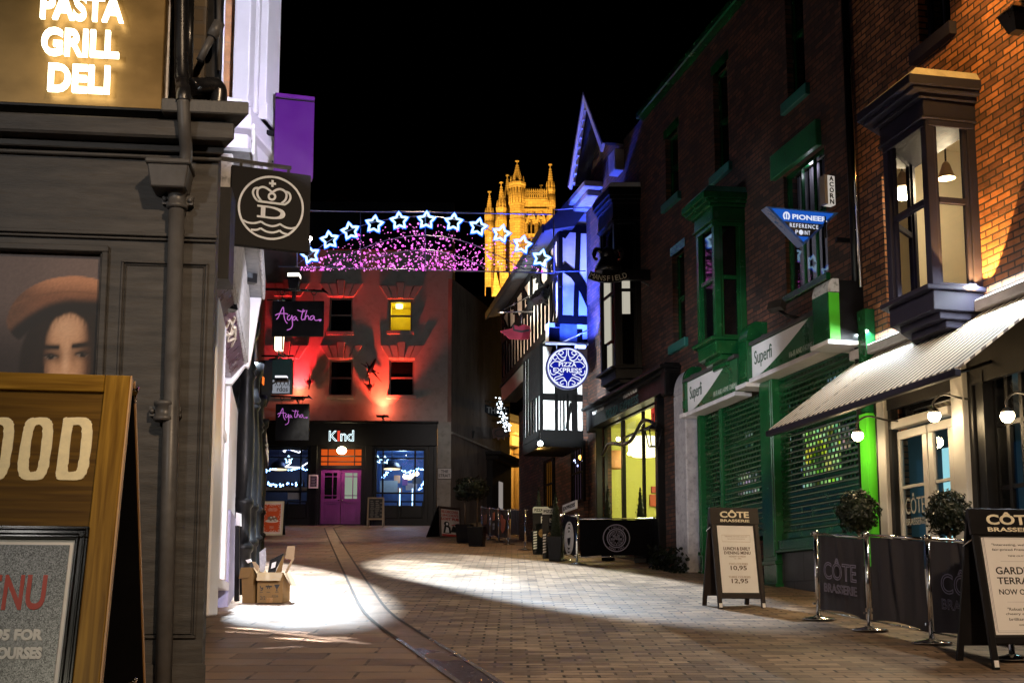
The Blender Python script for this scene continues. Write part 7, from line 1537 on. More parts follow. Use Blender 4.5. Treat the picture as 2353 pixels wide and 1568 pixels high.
T2, B2_ = P(307, 878, 3.20), P(289, 1568, 3.62); FB2 = Fr(T2, (1, .16, 0), T2 - B2_)
MB(FB2).box(-wid, 0, -.008, .010, -(T2.z - gz(3.7))/FB2.Z.z, 0).build('rear_panel', MT['black'], fb)
MB(FB2).box(.0005, .004, -.009, .011, -(T2.z - gz(3.7))/FB2.Z.z, 0).build('rear_edge', M('raw wood edge dark', (.34,.18,.06), .5), fb)
q = FB2.loc(P(306, 882, 3.19)); MB(FB2).tube([(q[0]+.005,-.03,-.02),(q[0]+.005,.01,-.02)], .008, 8).tube([(q[0]+.005,-.025,-.05),(q[0]+.005,-.025,-.02)], .005, 6).build('hinge', MT['chrome'], fb)
for u, v in ((302, 1553), (289, 1562)):
    pass
p = P(303, 1556, 3.3); m = MB()
for i in range(14): m.ball(p + Vector((random.uniform(-.012,.012), random.uniform(-.01,.01), -random.random()*.09)), .008, 7, 5)
m.build('chain', MT['chrome'], fb)
# ================================================================ menu boards outside the brasserie
def menu_board(L_, yaw, w, h, lean, spread, lab, head, mat, hfrac=.15, leg=.10):
    s = thing('menu_board', lab, 'sandwich board', L_ + Vector((w/2*math.cos(yaw), w/2*math.sin(yaw) , 0)))
    X = Vector((math.cos(yaw), math.sin(yaw), 0)); back = Vector((-X.y, X.x, 0))
    f = Fr(L_, X, Vector((0,0,1)) + back * lean)
    hd = h * hfrac
    m = MB(f); sw = .05
    def stile(x0, x1): m.box(x0, x1, -.016, .016, 0, h-hd)
    stile(0, sw); stile(w-sw, w); m.box(sw, w-sw, -.014, .014, leg, leg+.05)
    m.build('frame', mat, s, bevel=.003)
    MB(f).box(-.012, w+.012, -.020, .018, h-hd, h).build('header', mat, s, bevel=.004)
    MB(f).box(sw-.004, w-sw+.004, .0, .012, leg+.05, h-hd).build('backing', MT['ink'], s)
    pw = .018
    MB(f).box(sw+pw, w-sw-pw, -.006, -.0005, leg+.05+pw, h-hd-pw).build('menu_sheet', MT['paper'], s)
    q = MB(f).ctext(head[0], w/2, h-hd*.62, h-hd*.14, -.020, wmax=-w*.62, th=.004, bold=.03); q.ctext(head[1], w/2, h-hd*.88, h-hd*.72, -.020, wmax=-w*.62, th=.004, bold=.02); q.build('header_lettering', MT['cream_ink'], s)
    # rear panel
    top = f.w(0, .02, h); bot = L_ + back * spread; bot.z = gz(bot.y)
    f2 = Fr(top, X, top - bot); L2 = (top - bot).length
    m = MB(f2); m.box(0, sw, -.012, .014, -L2, -.0).box(w-sw, w, -.012, .014, -L2, 0).box(sw, w-sw, -.010, .012, -L2+.12, -.02); m.build('rear_panel', mat, s)
    MB(f).tube([(w+.006, .0, h-hd-.03), (w+.006, .12, h-hd-.05)], .006, 6).tube([(-.006, .0, h-hd-.03), (-.006, .14, h-hd-.05)], .006, 6).build('hinge', MT['chrome'], s)
    m = MB(f); m.box(.008, sw-.006, -.020, -.0165, .015, .065); m.box(w-sw+.006, w-.008, -.020, -.0165, .015, .065); m.build('foot_label', MT['paper'], s)
    return s, f, w, h, hd
bm = M('brown black board paint', (.030,.024,.023), .5, var=.2, spec=.2)
L1_ = G(1650, 1398); y1 = L1_.y; h1 = P(1634, 1166, y1 + .18).z - L1_.z
s, f, w, h, hd = menu_board(L1_, R(14), (1765-1652)/2800*y1*1.04, h1 + .02, .16, .46, 'brown black menu board with white lunch menu before the green shutters', ('CÔTE', 'BRASSERIE'), bm, .165, .12)
inkb = M('brown print', (.10,.06,.045), .6); inkg = M('pale brown print', (.42,.33,.27), .6)
zt = h - hd; zb_ = .19; Hh = zt - zb_; cxm = w/2
fz = lambda t: zt - Hh*t
m = MB(f)
for t0, t1, tx, ww in ((.335,.385,'LUNCH & EARLY',.57),(.40,.445,'EVENING MENU',.56),(.61,.685,'10,95',.34),(.80,.875,'12,95',.345)): m.ctext(tx, cxm, fz(t1), fz(t0), -.0065, wmax=-w*ww, th=.002, bold=.012)
m.build('menu_lettering', inkb, s)
m = MB(f)
for t0, t1, tx, ww in ((.57,.60,'TWO COURSES',.40),(.76,.79,'THREE COURSES',.46),(.465,.487,'MONDAY TO FRIDAY',.36),(.497,.517,'12 - 7PM',.14),(.175,.19,'"Interesting, well made, classic and',.48),(.21,.225,'fair priced French food', .36)): m.ctext(tx, cxm, fz(t1), fz(t0), -.0065, wmax=-w*ww, th=.002)
m.stroke([(cxm-.3*w, fz(.16)), (cxm+.3*w, fz(.16)), (cxm+.3*w, fz(.26)), (cxm-.3*w, fz(.26))], .003, -.0085, -.0065, True)
m.build('small_lettering', inkg, s)
L2_ = G(2281, 1537); y2 = L2_.y; h2 = P(2226, 1170, y2 + .25).z - L2_.z
bk = M('black board paint', (.008,.0075,.009), .5, var=.2, spec=.2)
s, f, w, h, hd = menu_board(L2_, R(9), .66, h2 + .03, .20, .52, 'large black menu board about the garden terrace at the right front', ('CÔTE', 'BRASSERIE'), bk, .17, .19)
zt = h - hd; zb_ = .26; Hh = zt - zb_; cxm = w*.5
m = MB(f)
for t0, t1, tx, ww in ((.325,.40,'GARDEN',.40),(.43,.50,'TERRACE',.43),(.55,.605,'NOW OPEN',.38)): m.text(tx, w*.22, w*.22 + w*ww*1.25, fz(t1), fz(t0), -.0065, th=.002, bold=.012)
for t0, t1, tx, x0, ww in ((.085,.115,'"Interesting, well-made,', .22, .6), (.135,.165,'fair-priced French food"', .215, .6), (.205,.22,'TIME OUT', .40, .2), (.735,.765,'"Robust French with', .29, .45), (.785,.815,'cheery continental', .26, .5), (.835,.865,'brilliant value"', .29, .4), (.90,.915,'GOOD FOOD GUIDE', .40, .3)): m.text(tx, w*x0, w*(x0+ww), fz(t1), fz(t0), -.0065, th=.002)
m.build('menu_lettering', MT['ink'], s)
m = MB(f); m.stroke([(w*.13, fz(.02)), (w*.87, fz(.02)), (w*.87, fz(.98)), (w*.13, fz(.98))], .003, -.0085, -.0065, True); m.stroke([(w*.115, fz(.035)), (w*.885, fz(.035)), (w*.885, fz(.965)), (w*.115, fz(.965))], .002, -.0085, -.0065, True); m.box(w*.3, w*.7, -.0085, -.0065, fz(.27), fz(.268)); m.box(w*.3, w*.7, -.0085, -.0065, fz(.68), fz(.678)); m.build('border_line', MT['grey_ink'], s)
# ================================================================ barriers
def stanchion(p, h, lab, grp, r=.024, br=.17):
    s = thing('barrier_post', lab, 'barrier post', p, grp); f = Fr(p, (1,0,0))
    MB(f).lathe(0, 0, [(br,.004),(br,.012),(br*.95,.02),(br*.3,.04),(r*1.5,.05)], 28).build('base', MT['chrome'], s)
    MB(f).tube([(0,0,.04),(0,0,h-.02)], r, 14).build('pole', MT['chrome'], s)
    MB(f).lathe(0, 0, [(r*1.35,h-.045),(r*1.35,h-.005),(r*.9,h+.005)], 14).box(-.05, .05, -.01, .01, h-.04, h-.02).box(-.05,.05,-.01,.01,.16,.18).build('clip', MT['chrome'], s); return s
def banner(p, q, h, lab, mat, z0=.10, text=None, fold=.02, seed=0, cat_='barrier banner'):
    s = thing('barrier_banner', lab, cat_, (p + q)/2); f = Fr(p, Vector((q.x-p.x, q.y-p.y, 0))); L = math.hypot(q.x-p.x, q.y-p.y); dz = q.z - p.z
    rnd = random.Random(seed); ph = [rnd.uniform(0, 6) for _ in range(6)]
    nx, nz = 56, 24; m = MB(f)
    def pt(i, j, o=0):
        t = i/nx; k = j/nz; zt = h - .05; zb_ = z0 + .03*math.sin(t*math.pi)
        g = fold*(math.sin(t*9+ph[0]+k*1.2)*.5 + math.exp(-((t-.35-.1*k)/.05)**2)*1.2 - math.exp(-((t-.45-.1*k)/.035)**2) + math.sin(t*23+ph[1]-k*3)*.25 + math.sin(t*41+ph[2])*.12)*(.3+.9*math.sin(math.pi*min(1,k*.9+.15)))
        return (.05 + (L-.10)*t + .012*k*math.sin(t*7+ph[3]), g + o, zt + (zb_-zt)*k + dz*t)
    for o in (0, .004):
        idx = [[m.add(pt(i, j, o)) for i in range(nx+1)] for j in range(nz+1)]
        for j in range(nz):
            for i in range(nx): m.f.append([idx[j+1][i], idx[j+1][i+1], idx[j][i+1], idx[j][i]][::1 if o == 0 else -1]); m.sm.append(True)
    m.build('fabric', mat, s, recalc=False)
    MB(f).tube([(.03,0,h-.03),(L-.03,0,h-.03+dz)], .013, 10).build('rail', MT['chrome'], s); MB(f).tube([(.03,0,z0+.0),(L-.03,0,z0+dz)], .009, 8).build('rail', MT['chrome'], s)
    return s, f, L, dz
pp = [G(1880, 1423), G(1998, 1448), G(2141, 1478), G(2325, 1515)]
hh = [P(1878, 1219, pp[0].y).z - pp[0].z, P(1997, 1221, pp[1].y).z - pp[1].z, P(2138, 1229, pp[2].y).z - pp[2].z]; hh.append(hh[2])
labs = ['leftmost chrome barrier post with round base beside the lunch menu board', 'chrome barrier post between the lettered banner and the plain creased banner', 'chrome barrier post between the plain banner and the terrace board', 'chrome barrier post hidden behind the terrace menu board']
for p, h, l in zip(pp, hh, labs): stanchion(p, h, l, 'chrome barrier posts outside the brasserie')
ol = M('lavender outline print', (.20,.19,.28), .6)
for i, lab in enumerate(('charcoal canvas banner with outlined lettering, leftmost of the brasserie barrier', 'plain creased charcoal canvas banner in the middle of the brasserie barrier', 'charcoal canvas banner half hidden behind the terrace menu board')):
    s, f, L, dz = banner(pp[i], pp[i+1], hh[i], lab, MT['canvas'], seed=i+3)
    if i != 1:
        zc_ = hh[i]*.50
        fnz = lambda X, Z: (X, Z + dz*(X/L))
        MB(f).text('CÔTE', L*.20, L*.84, zc_-.02, zc_+.20, -.028, th=.004, outline=.022, fn=fnz).text('BRASSERIE', L*.20, L*.84, zc_-.15, zc_-.06, -.028, th=.004, outline=.02, fn=fnz).build('lettering', ol, s)
# pizza restaurant barrier
gp = 'chrome barrier posts outside the pizza restaurant'
A_, B3, C3_ = G(1294, 1287), G(1326, 1296), G(1502, 1293); C3_.y -= .25; C3_.z = gz(C3_.y)
hP = P(1295, 1178, A_.y).z - A_.z; hQ = P(1502, 1188, C3_.y).z - C3_.z
stanchion(A_, hP, 'left of two close chrome barrier posts beside the dark cone planter', gp); stanchion(B3, hP + .02, 'right of two close chrome barrier posts beside the narrow logo panel', gp); stanchion(C3_, hQ, 'chrome barrier post at the right end of the round logo banner', gp)
nav = M('navy canvas', (.005,.005,.014), .85, var=.1, spec=.1)
s, f, L, dz = banner(A_, B3, hP, 'narrow navy banner with an elongated white oval logo between two close posts', nav, .12, fold=.006, seed=20)
gl = M('pale logo print', (.55,.55,.62), .5)
m = MB(f); cz_ = hP*.5
for r0 in (.9, .72, .5): m.stroke([(L/2 + L*.33*r0*math.cos(R(t)), cz_ + .33*r0*math.sin(R(t)) + dz*.5) for t in range(0,360,12)], .03, -.03, -.012, True)
m.box(L*.35, L*.65, -.03, -.012, cz_-.05, cz_+.05); m.build('logo', gl, s)
MB(f).box(.03, L-.03, -.02, .02, hP+.02, hP+.16).text('EXPRESS', 0,0.001,0,.001,0) if False else None
hdr = MB(f); hdr.box(.02, L-.02, -.016, .016, hP+.0, hP+.15 + dz*0); hdr.build('header', M('white header', (.6,.6,.64), .5), s); MB(f).text('EXPRESS', L*.08, L*.92, hP+.04, hP+.11, -.017, th=.003, bold=.03).build('lettering', MT['ink'], s)
s, f, L, dz = banner(B3, C3_, hP - .05, 'wide black banner with a large round scrollwork logo before the yellow window', M('black canvas', (.0025,.0025,.004), .9, var=.1, spec=.06), .14, fold=.006, seed=21)
lc = Rct(f, 1385, 1204, 1446, 1266); r0 = (lc[1]-lc[0])/2; cx_, cz_ = (lc[0]+lc[1])/2, (lc[2]+lc[3])/2
lp_ = M('violet grey logo print', (.17,.165,.26), .6)
m = MB(f); m.stroke(arc(cx_, cz_, r0, 0, 354, 60), .018, -.02, -.014, True); m.stroke(arc(cx_, cz_, r0*.70, 0, 354, 60), .016, -.02, -.014, True)
for wd_, a0, a1, up in (('LINCOLN', 128, 52, 1), ('ANNO 1965', 232, 308, -1)):
    for i, ch in enumerate(wd_):
        if ch == ' ': continue
        a = R(a0 + (a1-a0)*i/(len(wd_)-1)); o = f.w(cx_ + r0*.845*math.cos(a), -.014, cz_ + r0*.845*math.sin(a)); d = 1 if up > 0 else -1
        X = (f.X*math.sin(a) - f.Z*math.cos(a))*d; m.fr = Fr(o, X, (f.X*math.cos(a) + f.Z*math.sin(a))*d); m.ctext(ch, 0, -r0*.07, r0*.07, 0, wmax=r0*.13, th=.004)
m.fr = f; m.build('logo_ring', lp_, s); roundel(f, cx_, cz_, r0*.62, -.014, lp_, s, True, .8)
# pizza boards and planters
def header_board(u0, u1, vt, vb, vh, lab, word, art):
    a, b = G(u0, vb), G(u1, vb); f = Fr(a, Vector((b.x-a.x, b.y-a.y, 0)), (0,.10,1)); w = math.hypot(b.x-a.x, b.y-a.y); h = P(u0, vt, a.y+.1).z - a.z; hd = (vh-vt)/(vb-vt)*h
    s = thing('menu_board', lab, 'sandwich board', (a+b)/2); m = MB(f); m.box(0, w, -.012, .012, .02, h-hd); m.build('panel', MT['black'], s, bevel=.004)
    MB(f).prism([(0,h-hd),(w,h-hd),(w,h-.03),(w-.03,h),(.03,h),(0,h-.03)], -.016, .014).build('header', M('white header', (.62,.62,.65), .5), s)
    MB(f).text(word, w*.10, w*.9, h-hd*.78, h-hd*.3, -.017, th=.003, bold=.03).build('lettering', MT['ink'], s)
    m = MB(f)
    for i in range(7): z = h*(.12 + .055*i); m.hexa([(w*.02,-.018,z),(w*.24,-.018,z+.01),(w*.24,-.013,z+.01),(w*.02,-.013,z)], [(w*.04,-.018,z+.035),(w*.26,-.018,z+.045),(w*.26,-.013,z+.045),(w*.04,-.013,z+.035)])
    m.build('stripes', MT['white_ink'], s)
    m = MB(f); m.text('PE', w*.5, w*.80, h*.66, h*.80, -.013, th=.003, bold=.02).build('slogan', MT['white_ink'], s)
    m = MB(f); m.prism(arc(w*.58, h*.45, w*.24, 0, 340, 12, h*.09), -.016, -.013); m.build('picture', M('printed food picture', (.30,.16,.06), .6, var=.6, vs=25), s)
    MB(f).hexa([(.02,.3,.02),(w-.02,.3,.02),(w-.02,.33,.02),(.02,.33,.02)], [(.02,.014,h-hd),(w-.02,.014,h-hd),(w-.02,.04,h-hd),(.02,.04,h-hd)]).build('rear_panel', MT['black'], s)
header_board(1224, 1262, 1163, 1274, 1177, 'black menu board with white header starting PIZZA and white chevrons, farther one', 'PIZZA EX', 0)
header_board(1246, 1280, 1166, 1284, 1180, 'black menu board with white header partly behind the dark cone planter', 'PIZZA', 1)
def leaves(m, c, fn, n, sz, rnd=random):
    for _ in range(n):
        p, nn = fn(); nn = (nn + Vector((rnd.gauss(0,.5), rnd.gauss(0,.5), rnd.gauss(0,.5)))).normalized(); a = nn.orthogonal().normalized(); b = nn.cross(a); t = rnd.uniform(0, 6.28); a, b = a*math.cos(t) + b*math.sin(t), b*math.cos(t) - a*math.sin(t); k = sz*rnd.uniform(.6, 1.3); q = c + p
        m.face([q - a*k, q - b*k*.45 + nn*k*.15, q + a*k, q + b*k*.45 + nn*k*.15])
def ball_fn(r, sq=1):
    def fn():
        d = Vector((random.gauss(0,1), random.gauss(0,1), random.gauss(0,1))).normalized(); q = r*(.55 + .5*random.random()**.6)*(1 + .07*math.sin(d.x*9) + .07*math.sin(d.z*8+1)); return Vector((d.x*q, d.y*q, d.z*q*sq)), d
    return fn
def cone_fn(r, h):
    def fn():
        t = random.random()**1.5; a = random.uniform(0, 6.283); q = r*(1-t)**.8*(.6 + .5*random.random()); return Vector((q*math.cos(a), q*math.sin(a), h*t)), Vector((math.cos(a), math.sin(a), .5))
    return fn
def topiary(cx, cv, y, rpx, lab, grp, plab, kind='ball', n=900, cat_='topiary tree', htop=None):
    c = P(cx, cv, y); g = Vector((c.x, c.y, gz(y))); r = rpx/2800*y
    s = thing('topiary_tree', lab, cat_, g + Vector((0,0,.42)), grp); m = MB()
    if kind == 'ball':
        leaves(m, c, ball_fn(r), int(n*1.7), r*.13); leaves(m, c, lambda: (lambda d: (d*r*random.uniform(1.0, 1.16), d))(Vector((random.gauss(0,1), random.gauss(0,1), random.gauss(0,1))).normalized()), int(n*.12), r*.12); m.build('crown', MT['leaf'], s, recalc=False)
        MB().tube([g + Vector((0,0,.38)), c + Vector((.01,0,-r*.3))], [.025,.02], 8).build('trunk', MT['bark'], s)
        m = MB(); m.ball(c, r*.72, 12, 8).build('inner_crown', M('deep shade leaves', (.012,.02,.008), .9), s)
    else:
        h = P(cx, htop, y).z - (g.z + .45); b = g + Vector((0,0,.45)); leaves(m, b, cone_fn(r, h), n, r*.16); m.build('crown', MT['leaf'], s, recalc=False)
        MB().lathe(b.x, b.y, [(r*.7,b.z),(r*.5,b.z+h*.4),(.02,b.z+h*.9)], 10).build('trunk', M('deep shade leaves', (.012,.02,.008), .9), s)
    w = max(.16, r*.8)
    t = thing('planter', plab, 'planter', g); f = Fr(g, (1,-.2,0)); w *= .9
    MB(f).hexa([(-w*.8,-w*.8,0),(w*.8,-w*.8,0),(w*.8,w*.8,0),(-w*.8,w*.8,0)], [(-w,-w,.46),(w,-w,.46),(w,w,.46),(-w,w,.46)]).build('box', MT['black'], t, bevel=.008); MB(f).box(-w*.92, w*.92, -w*.92, w*.92, .461, .47).build('soil', MT['soot'], t)
topiary(1970, 1176, 14.1, 47, 'clipped ball bay tree behind the leftmost brasserie banner', 'clipped trees along the street', 'black planter of the ball tree behind the leftmost outlined lettering banner')
topiary(2176, 1179, 12.2, 50, 'clipped ball bay tree before the brasserie doors', 'clipped trees along the street', 'black planter of the ball tree before the brasserie doors')
topiary(1068, 1124, 31.0, 26, 'wide crowned dark bay tree on a thin stem, left of the pair', 'clipped trees along the street', 'black planter under the left bay tree of the pair', n=500)
topiary(1096, 1122, 29.3, 27, 'wide crowned dark bay tree on a thin stem, right of the pair', 'clipped trees along the street', 'larger black planter under the right bay tree of the pair', n=500)
topiary(1396, 1165, 23.6, 17, 'dark cone topiary at the left foot of the yellow window', 'clipped trees along the street', 'black planter of the cone at the left of the yellow window', 'cone', 500, htop=1117)
topiary(1471, 1165, 22.9, 18, 'dark cone topiary at the right foot of the yellow window', 'clipped trees along the street', 'black planter of the cone at the right of the yellow window', 'cone', 500, htop=1120)
topiary(1276, 1160, 23.6, 17, 'tall dark cone topiary beside the two close chrome posts', 'clipped trees along the street', 'tall black planter beside the two close chrome posts', 'cone', 500, htop=1128)
topiary(1237, 1150, 26.5, 14, 'slim dark cone topiary against the timber building', 'clipped trees along the street', 'black planter of the slim cone against the timber building', 'cone', 400, htop=1118)
# tables and chairs silhouettes behind the round logo banner
s = thing('cafe_table', 'dark cafe table behind the round logo banner', 'table', G(1420, 1262)); g = G(1420, 1262); f = Fr(g, (1,-.1,0)); MB(f).box(-.75, .75, -.3, .3, .70, .73).build('tabletop', M('dark wood', (.04,.03,.02), .4), s, bevel=.005)
for sx in (-1, 1): MB(f).tube([(sx*.5,0,0),(sx*.5,0,.7)], .03, 8).lathe(sx*.5, 0, [(.2,0),(.2,.02),(.04,.04)], 14).build('leg', MT['ironm'], s)
# mid street barriers with orange print
q4 = [G(1107, 1236), G(1126, 1240), G(1146, 1245), G(1168, 1251)]
h4 = P(1146, 1166, q4[2].y).z - q4[2].z
for p, l in zip(q4, ('first', 'second', 'third', 'nearest')): stanchion(p, h4, f'{l} small chrome post of the orange print barrier by the bay trees', 'chrome posts of the orange print barrier')
for i, lab in enumerate(('dark banner with faint print, farthest of the orange print barrier', 'dark banner with thin orange lettering in the orange print barrier', 'dark banner with a large orange shape in the orange print barrier')):
    s, f, L, dz = banner(q4[i], q4[i+1], h4, lab, M('brown black canvas', (.03,.022,.02), .75, var=.1), .12, fold=.008, seed=40+i); m = MB(f)
    if i == 2: m.prism([(L*.3,h4*.78),(L*.5,h4*.72),(L*.52,h4*.64),(L*.8,h4*.56),(L*.72,h4*.3),(L*.5,h4*.22),(L*.3,h4*.34),(L*.36,h4*.5),(L*.28,h4*.6)], -.03, -.02); m.build('print', MT['orange_ink'], s)
    elif i == 1: m.box(L*.4, L*.6, -.03, -.02, h4*.55, h4*.78); m.build('print', MT['orange_ink'], s); m = MB(f); m.box(L*.42,L*.58,-.03,-.02,h4*.38,h4*.46).box(L*.42,L*.58,-.03,-.02,h4*.28,h4*.36).build('white_print', MT['grey_ink'], s)
    else: m.box(L*.3, L*.7, -.03, -.02, h4*.4, h4*.7); m.build('print', M('faint rust print', (.16,.05,.02), .7), s)
a, b = G(1172, 1232), G(1207, 1238); hq = P(1190, 1166, a.y).z - a.z
banner(a, b, hq, 'black barrier banner between the orange print barrier and the pizza boards', MT['black'], .05, fold=.005, seed=60); stanchion(G(1207, 1263), P(1207, 1168, G(1207,1263).y).z - G(1207,1263).z, 'chrome barrier post left of the farther pizza menu board', gp)
# rediscover board
a, b = G(1011, 1234), G(1059, 1231); f = Fr(a, Vector((b.x-a.x, b.y-a.y, 0)), (0,.10,1)); w = math.hypot(b.x-a.x, b.y-a.y); h = P(1012, 1161, a.y).z - a.z
s = thing('sandwich_board', 'brown framed poster board reading RE-DISCOVER LINCOLN\'S LOST PUB beside the bay trees', 'sandwich board', (a+b)/2)
m = MB(f); frame(m, 0, w, .0, h, .06, -.02, .02); m.build('frame', M('brown board frame', (.06,.035,.025), .5), s, bevel=.005); MB(f).box(.05, w-.05, -.006, .01, .05, h-.07).build('poster', M('cream poster', (.62,.55,.50), .5), s)
m = MB(f); m.ctext('RE-DISCOVER', w/2, h*.80, h*.89, -.007, wmax=-w*.80, th=.004, bold=.02).ctext('LINCOLN\'S', w/2, h*.69, h*.77, -.007, wmax=-w*.80, th=.004, bold=.02).ctext('LOST PUB', w/2, h*.57, h*.66, -.007, wmax=-w*.84, th=.004, bold=.04); m.box(w*.09, w*.8, -.009, -.006, h*.07, h*.13); m.hexa([(w*.55,-.009,h*.40),(w*.9,-.009,h*.46),(w*.9,-.006,h*.46),(w*.55,-.006,h*.40)], [(w*.55,-.009,h*.43),(w*.9,-.009,h*.50),(w*.9,-.006,h*.50),(w*.55,-.006,h*.43)]); m.build('lettering', MT['red_ink'], s)
m = MB(f); m.prism(arc(w*.32, h*.46, w*.13, 0, 340, 12, h*.07), -.010, -.007); m.prism([(w*.15,h*.16),(w*.52,h*.16),(w*.5,h*.34),(w*.4,h*.42),(w*.22,h*.40)], -.009, -.006); m.prism([(w*.5,h*.2),(w*.86,h*.2),(w*.8,h*.34),(w*.62,h*.42)], -.0095, -.006); m.build('picture', MT['ink'], s)
m = MB(f); m.prism([(w*.24,h*.18),(w*.42,h*.18),(w*.40,h*.33),(w*.30,h*.36)], -.012, -.009); m.ball((w*.33, -.009, h*.45), .04, 8, 5).build('picture_light', MT['paper'], s)
MB(f).hexa([(0,.5,0),(w,.5,0),(w,.53,0),(0,.53,0)], [(0,.02,h),(w,.02,h),(w,.05,h),(0,.05,h)]).build('rear_panel', MT['black'], s)
# cake board
a, b = G(597, 1229), G(634, 1238); b = Vector((a.x + .62, a.y - .05, gz(a.y - .05))); f = Fr(a, Vector((b.x-a.x, b.y-a.y, 0)), (0,.14,1)); h = P(604, 1150, a.y+.1).z - a.z; w = .66
s = thing('sandwich_board', 'cream framed orange cake poster board by the left shops', 'sandwich board', (a+b)/2)
m = MB(f); frame(m, 0, w, .0, h, .05, -.02, .02); m.build('frame', M('cream frame', (.62,.48,.33), .5), s, bevel=.004); MB(f).box(.04, w-.04, -.006, .01, .04, h-.04).build('poster_border', M('pale pink paper', (.72,.55,.48), .5), s)
def orn(name):
    m_, nt, N, L = mk(name); out = N.new('ShaderNodeOutputMaterial'); bs_ = N.new('ShaderNodeBsdfPrincipled'); L.new(bs_.outputs[0], out.inputs[0]); bs_.inputs['Base Color'].default_value = (.62,.075,.012,1); bs_.inputs['Roughness'].default_value = .4; return m_
MB(f).box(.085, w-.085, -.009, -.005, .10, h-.09).build('poster', orn('orange poster print'), s)
m = MB(f)
for i in range(150):
    e = random.random(); sd = random.choice((0,1,2,3)); k = abs(random.gauss(0, .03))
    x, z = ((.085+k, .1+(h-.2)*e) if sd == 0 else (w-.085-k, .1+(h-.2)*e) if sd == 1 else (.085+(w-.17)*e, .10+k) if sd == 2 else (.085+(w-.17)*e, h-.09-k)); q = random.uniform(.004,.011); m.box(x-q, x+q, -.011, -.0085, z-q, z+q)
m.build('speckles', M('pale pink paper', (.72,.55,.48), .5), s)
m = MB(f); cx_ = w*.5; m.ctext('DELICIOUS', cx_, h*.78, h*.805, -.009, wmax=-w*.35, th=.002).ctext('HOMEMADE CAKES', cx_, h*.745, h*.77, -.009, wmax=-w*.44, th=.002).ctext('SERVED HERE', cx_, h*.71, h*.735, -.009, wmax=-w*.36, th=.002).ctext('TREAT', cx_, h*.24, h*.265, -.009, wmax=-w*.22, th=.002).ctext('TODAY', cx_, h*.205, h*.23, -.009, wmax=-w*.2, th=.002); m.prism(arc(cx_, h*.42, w*.30, 0, 350, 20, h*.05), -.0105, -.0085); m.build('lettering', M('pale lettering', (.75,.6,.5), .6), s)
m = MB(f); m.prism([(cx_-.12,h*.43),(cx_+.13,h*.41),(cx_+.16,h*.52),(cx_-.05,h*.57),(cx_-.14,h*.53)], -.014, -.010); m.build('picture', M('cake print', (.22,.12,.08), .6, var=.6, vs=18), s)
m = MB(f)
for x, z in ((-.1,.44),(.02,.43),(.1,.45),(-.03,.52),(.06,.54)): m.ball((cx_+x, -.014, h*z), .035, 8, 5, .7)
m.build('picture_light', M('cream print', (.7,.6,.5), .6), s)
MB(f).hexa([(.02,.42,0),(w-.02,.42,0),(w-.02,.45,0),(.02,.45,0)], [(.02,.03,h-.02),(w-.02,.03,h-.02),(w-.02,.05,h-.02),(.02,.05,h-.02)]).build('rear_panel', MT['black'], s)
g = G(652, 1206); s = thing('side_board', 'small dark folding board with a pale stripe beside the cake board', 'sandwich board', g); f = Fr(g, (1,.3,0)); MB(f).hexa([(-.15,-.05,0),(.2,-.05,0),(.2,.35,0),(-.15,.35,0)], [(-.12,.1,.75),(.1,.1,.75),(.1,.2,.75),(-.12,.2,.75)]).build('panel', MT['black'], s); MB(f).box(-.11, -.04, -.05, .0, .1, .6).build('stripe', MT['grey_ink'], s)
# ================================================================ cardboard boxes
KP = .4464
def kb(x, y, yy=14.6): u, v = (640 + x*KP)/1.3605, (1240 + y*KP)/1.3605; return P(u, v, yy)
zg2 = gz(14.5)
b0, b1, b2 = kb(364, 1438), kb(545, 1438), kb(366, 1226); f = Fr((b0.x, 14.6, b0.z), (1, -.06, 0)); w = b1.x - b0.x; h = b2.z - b0.z
s = thing('cardboard_box', 'open cardboard box with black printed handling marks, right of the two boxes', 'box', f.w(w/2, .15, 0))
m = MB(f); m.box(0, w, 0, .006, 0, h).box(0, .006, .006, .36, 0, h).box(w-.006, w, .006, .36, 0, h).box(0, w, .36, .366, 0, h).box(0, w, .006, .36, 0, .006); m.build('carton', MT['card'], s)
m = MB(f); m.hexa([(0,-.004,h),(w,-.004,h),(w,.004,h),(0,.004,h)], [(.01,-.09,h-.10),(w-.01,-.09,h-.10),(w-.01,-.084,h-.10),(.01,-.084,h-.10)]); m.build('flap', MT['card'], s)
m = MB(f); m.hexa([(w,.0,h),(w,.34,h),(w+.005,.34,h),(w+.005,0,h)], [(w+.09,.0,h-.155),(w+.09,.34,h-.155),(w+.095,.34,h-.155),(w+.095,0,h-.155)]); m.build('side_flap', MT['cardin'], s)
m = MB(f); k = w/181
for px in (30, 80, 140): m.box((px-12)*k, (px+12)*k, -.002, 0, h*.34, h*.355)
m.prism([(120*k,h*.60),(160*k,h*.60),(150*k,h*.50),(143*k,h*.46),(143*k,h*.40),(152*k,h*.38),(128*k,h*.38),(137*k,h*.40),(137*k,h*.46),(130*k,h*.50)], -.002, 0)
m.stroke([(p.x*k, p.y) for p in spline([(20,h*.56,0),(30,h*.46,0),(40,h*.50,0),(36,h*.42,0),(24,h*.42,0)], 4)], .010, -.002, 0); m.stroke([(72*k,h*.46),(80*k,h*.58),(88*k,h*.46)], .012, -.002, 0); m.box(60*k, 104*k, -.002, 0, h*.51, h*.56)
m.text('2/2', 22*k, 60*k, h*.10, h*.22, 0, th=.002); m.text('1236', 108*k, 150*k, h*.18, h*.26, 0, th=.002); m.build('printing', MT['ink'], s)
MB(f).box(w*.38, w*.62, -.0015, 0, 0, h*.16).build('tape', M('brown tape', (.26,.14,.05), .3), s)
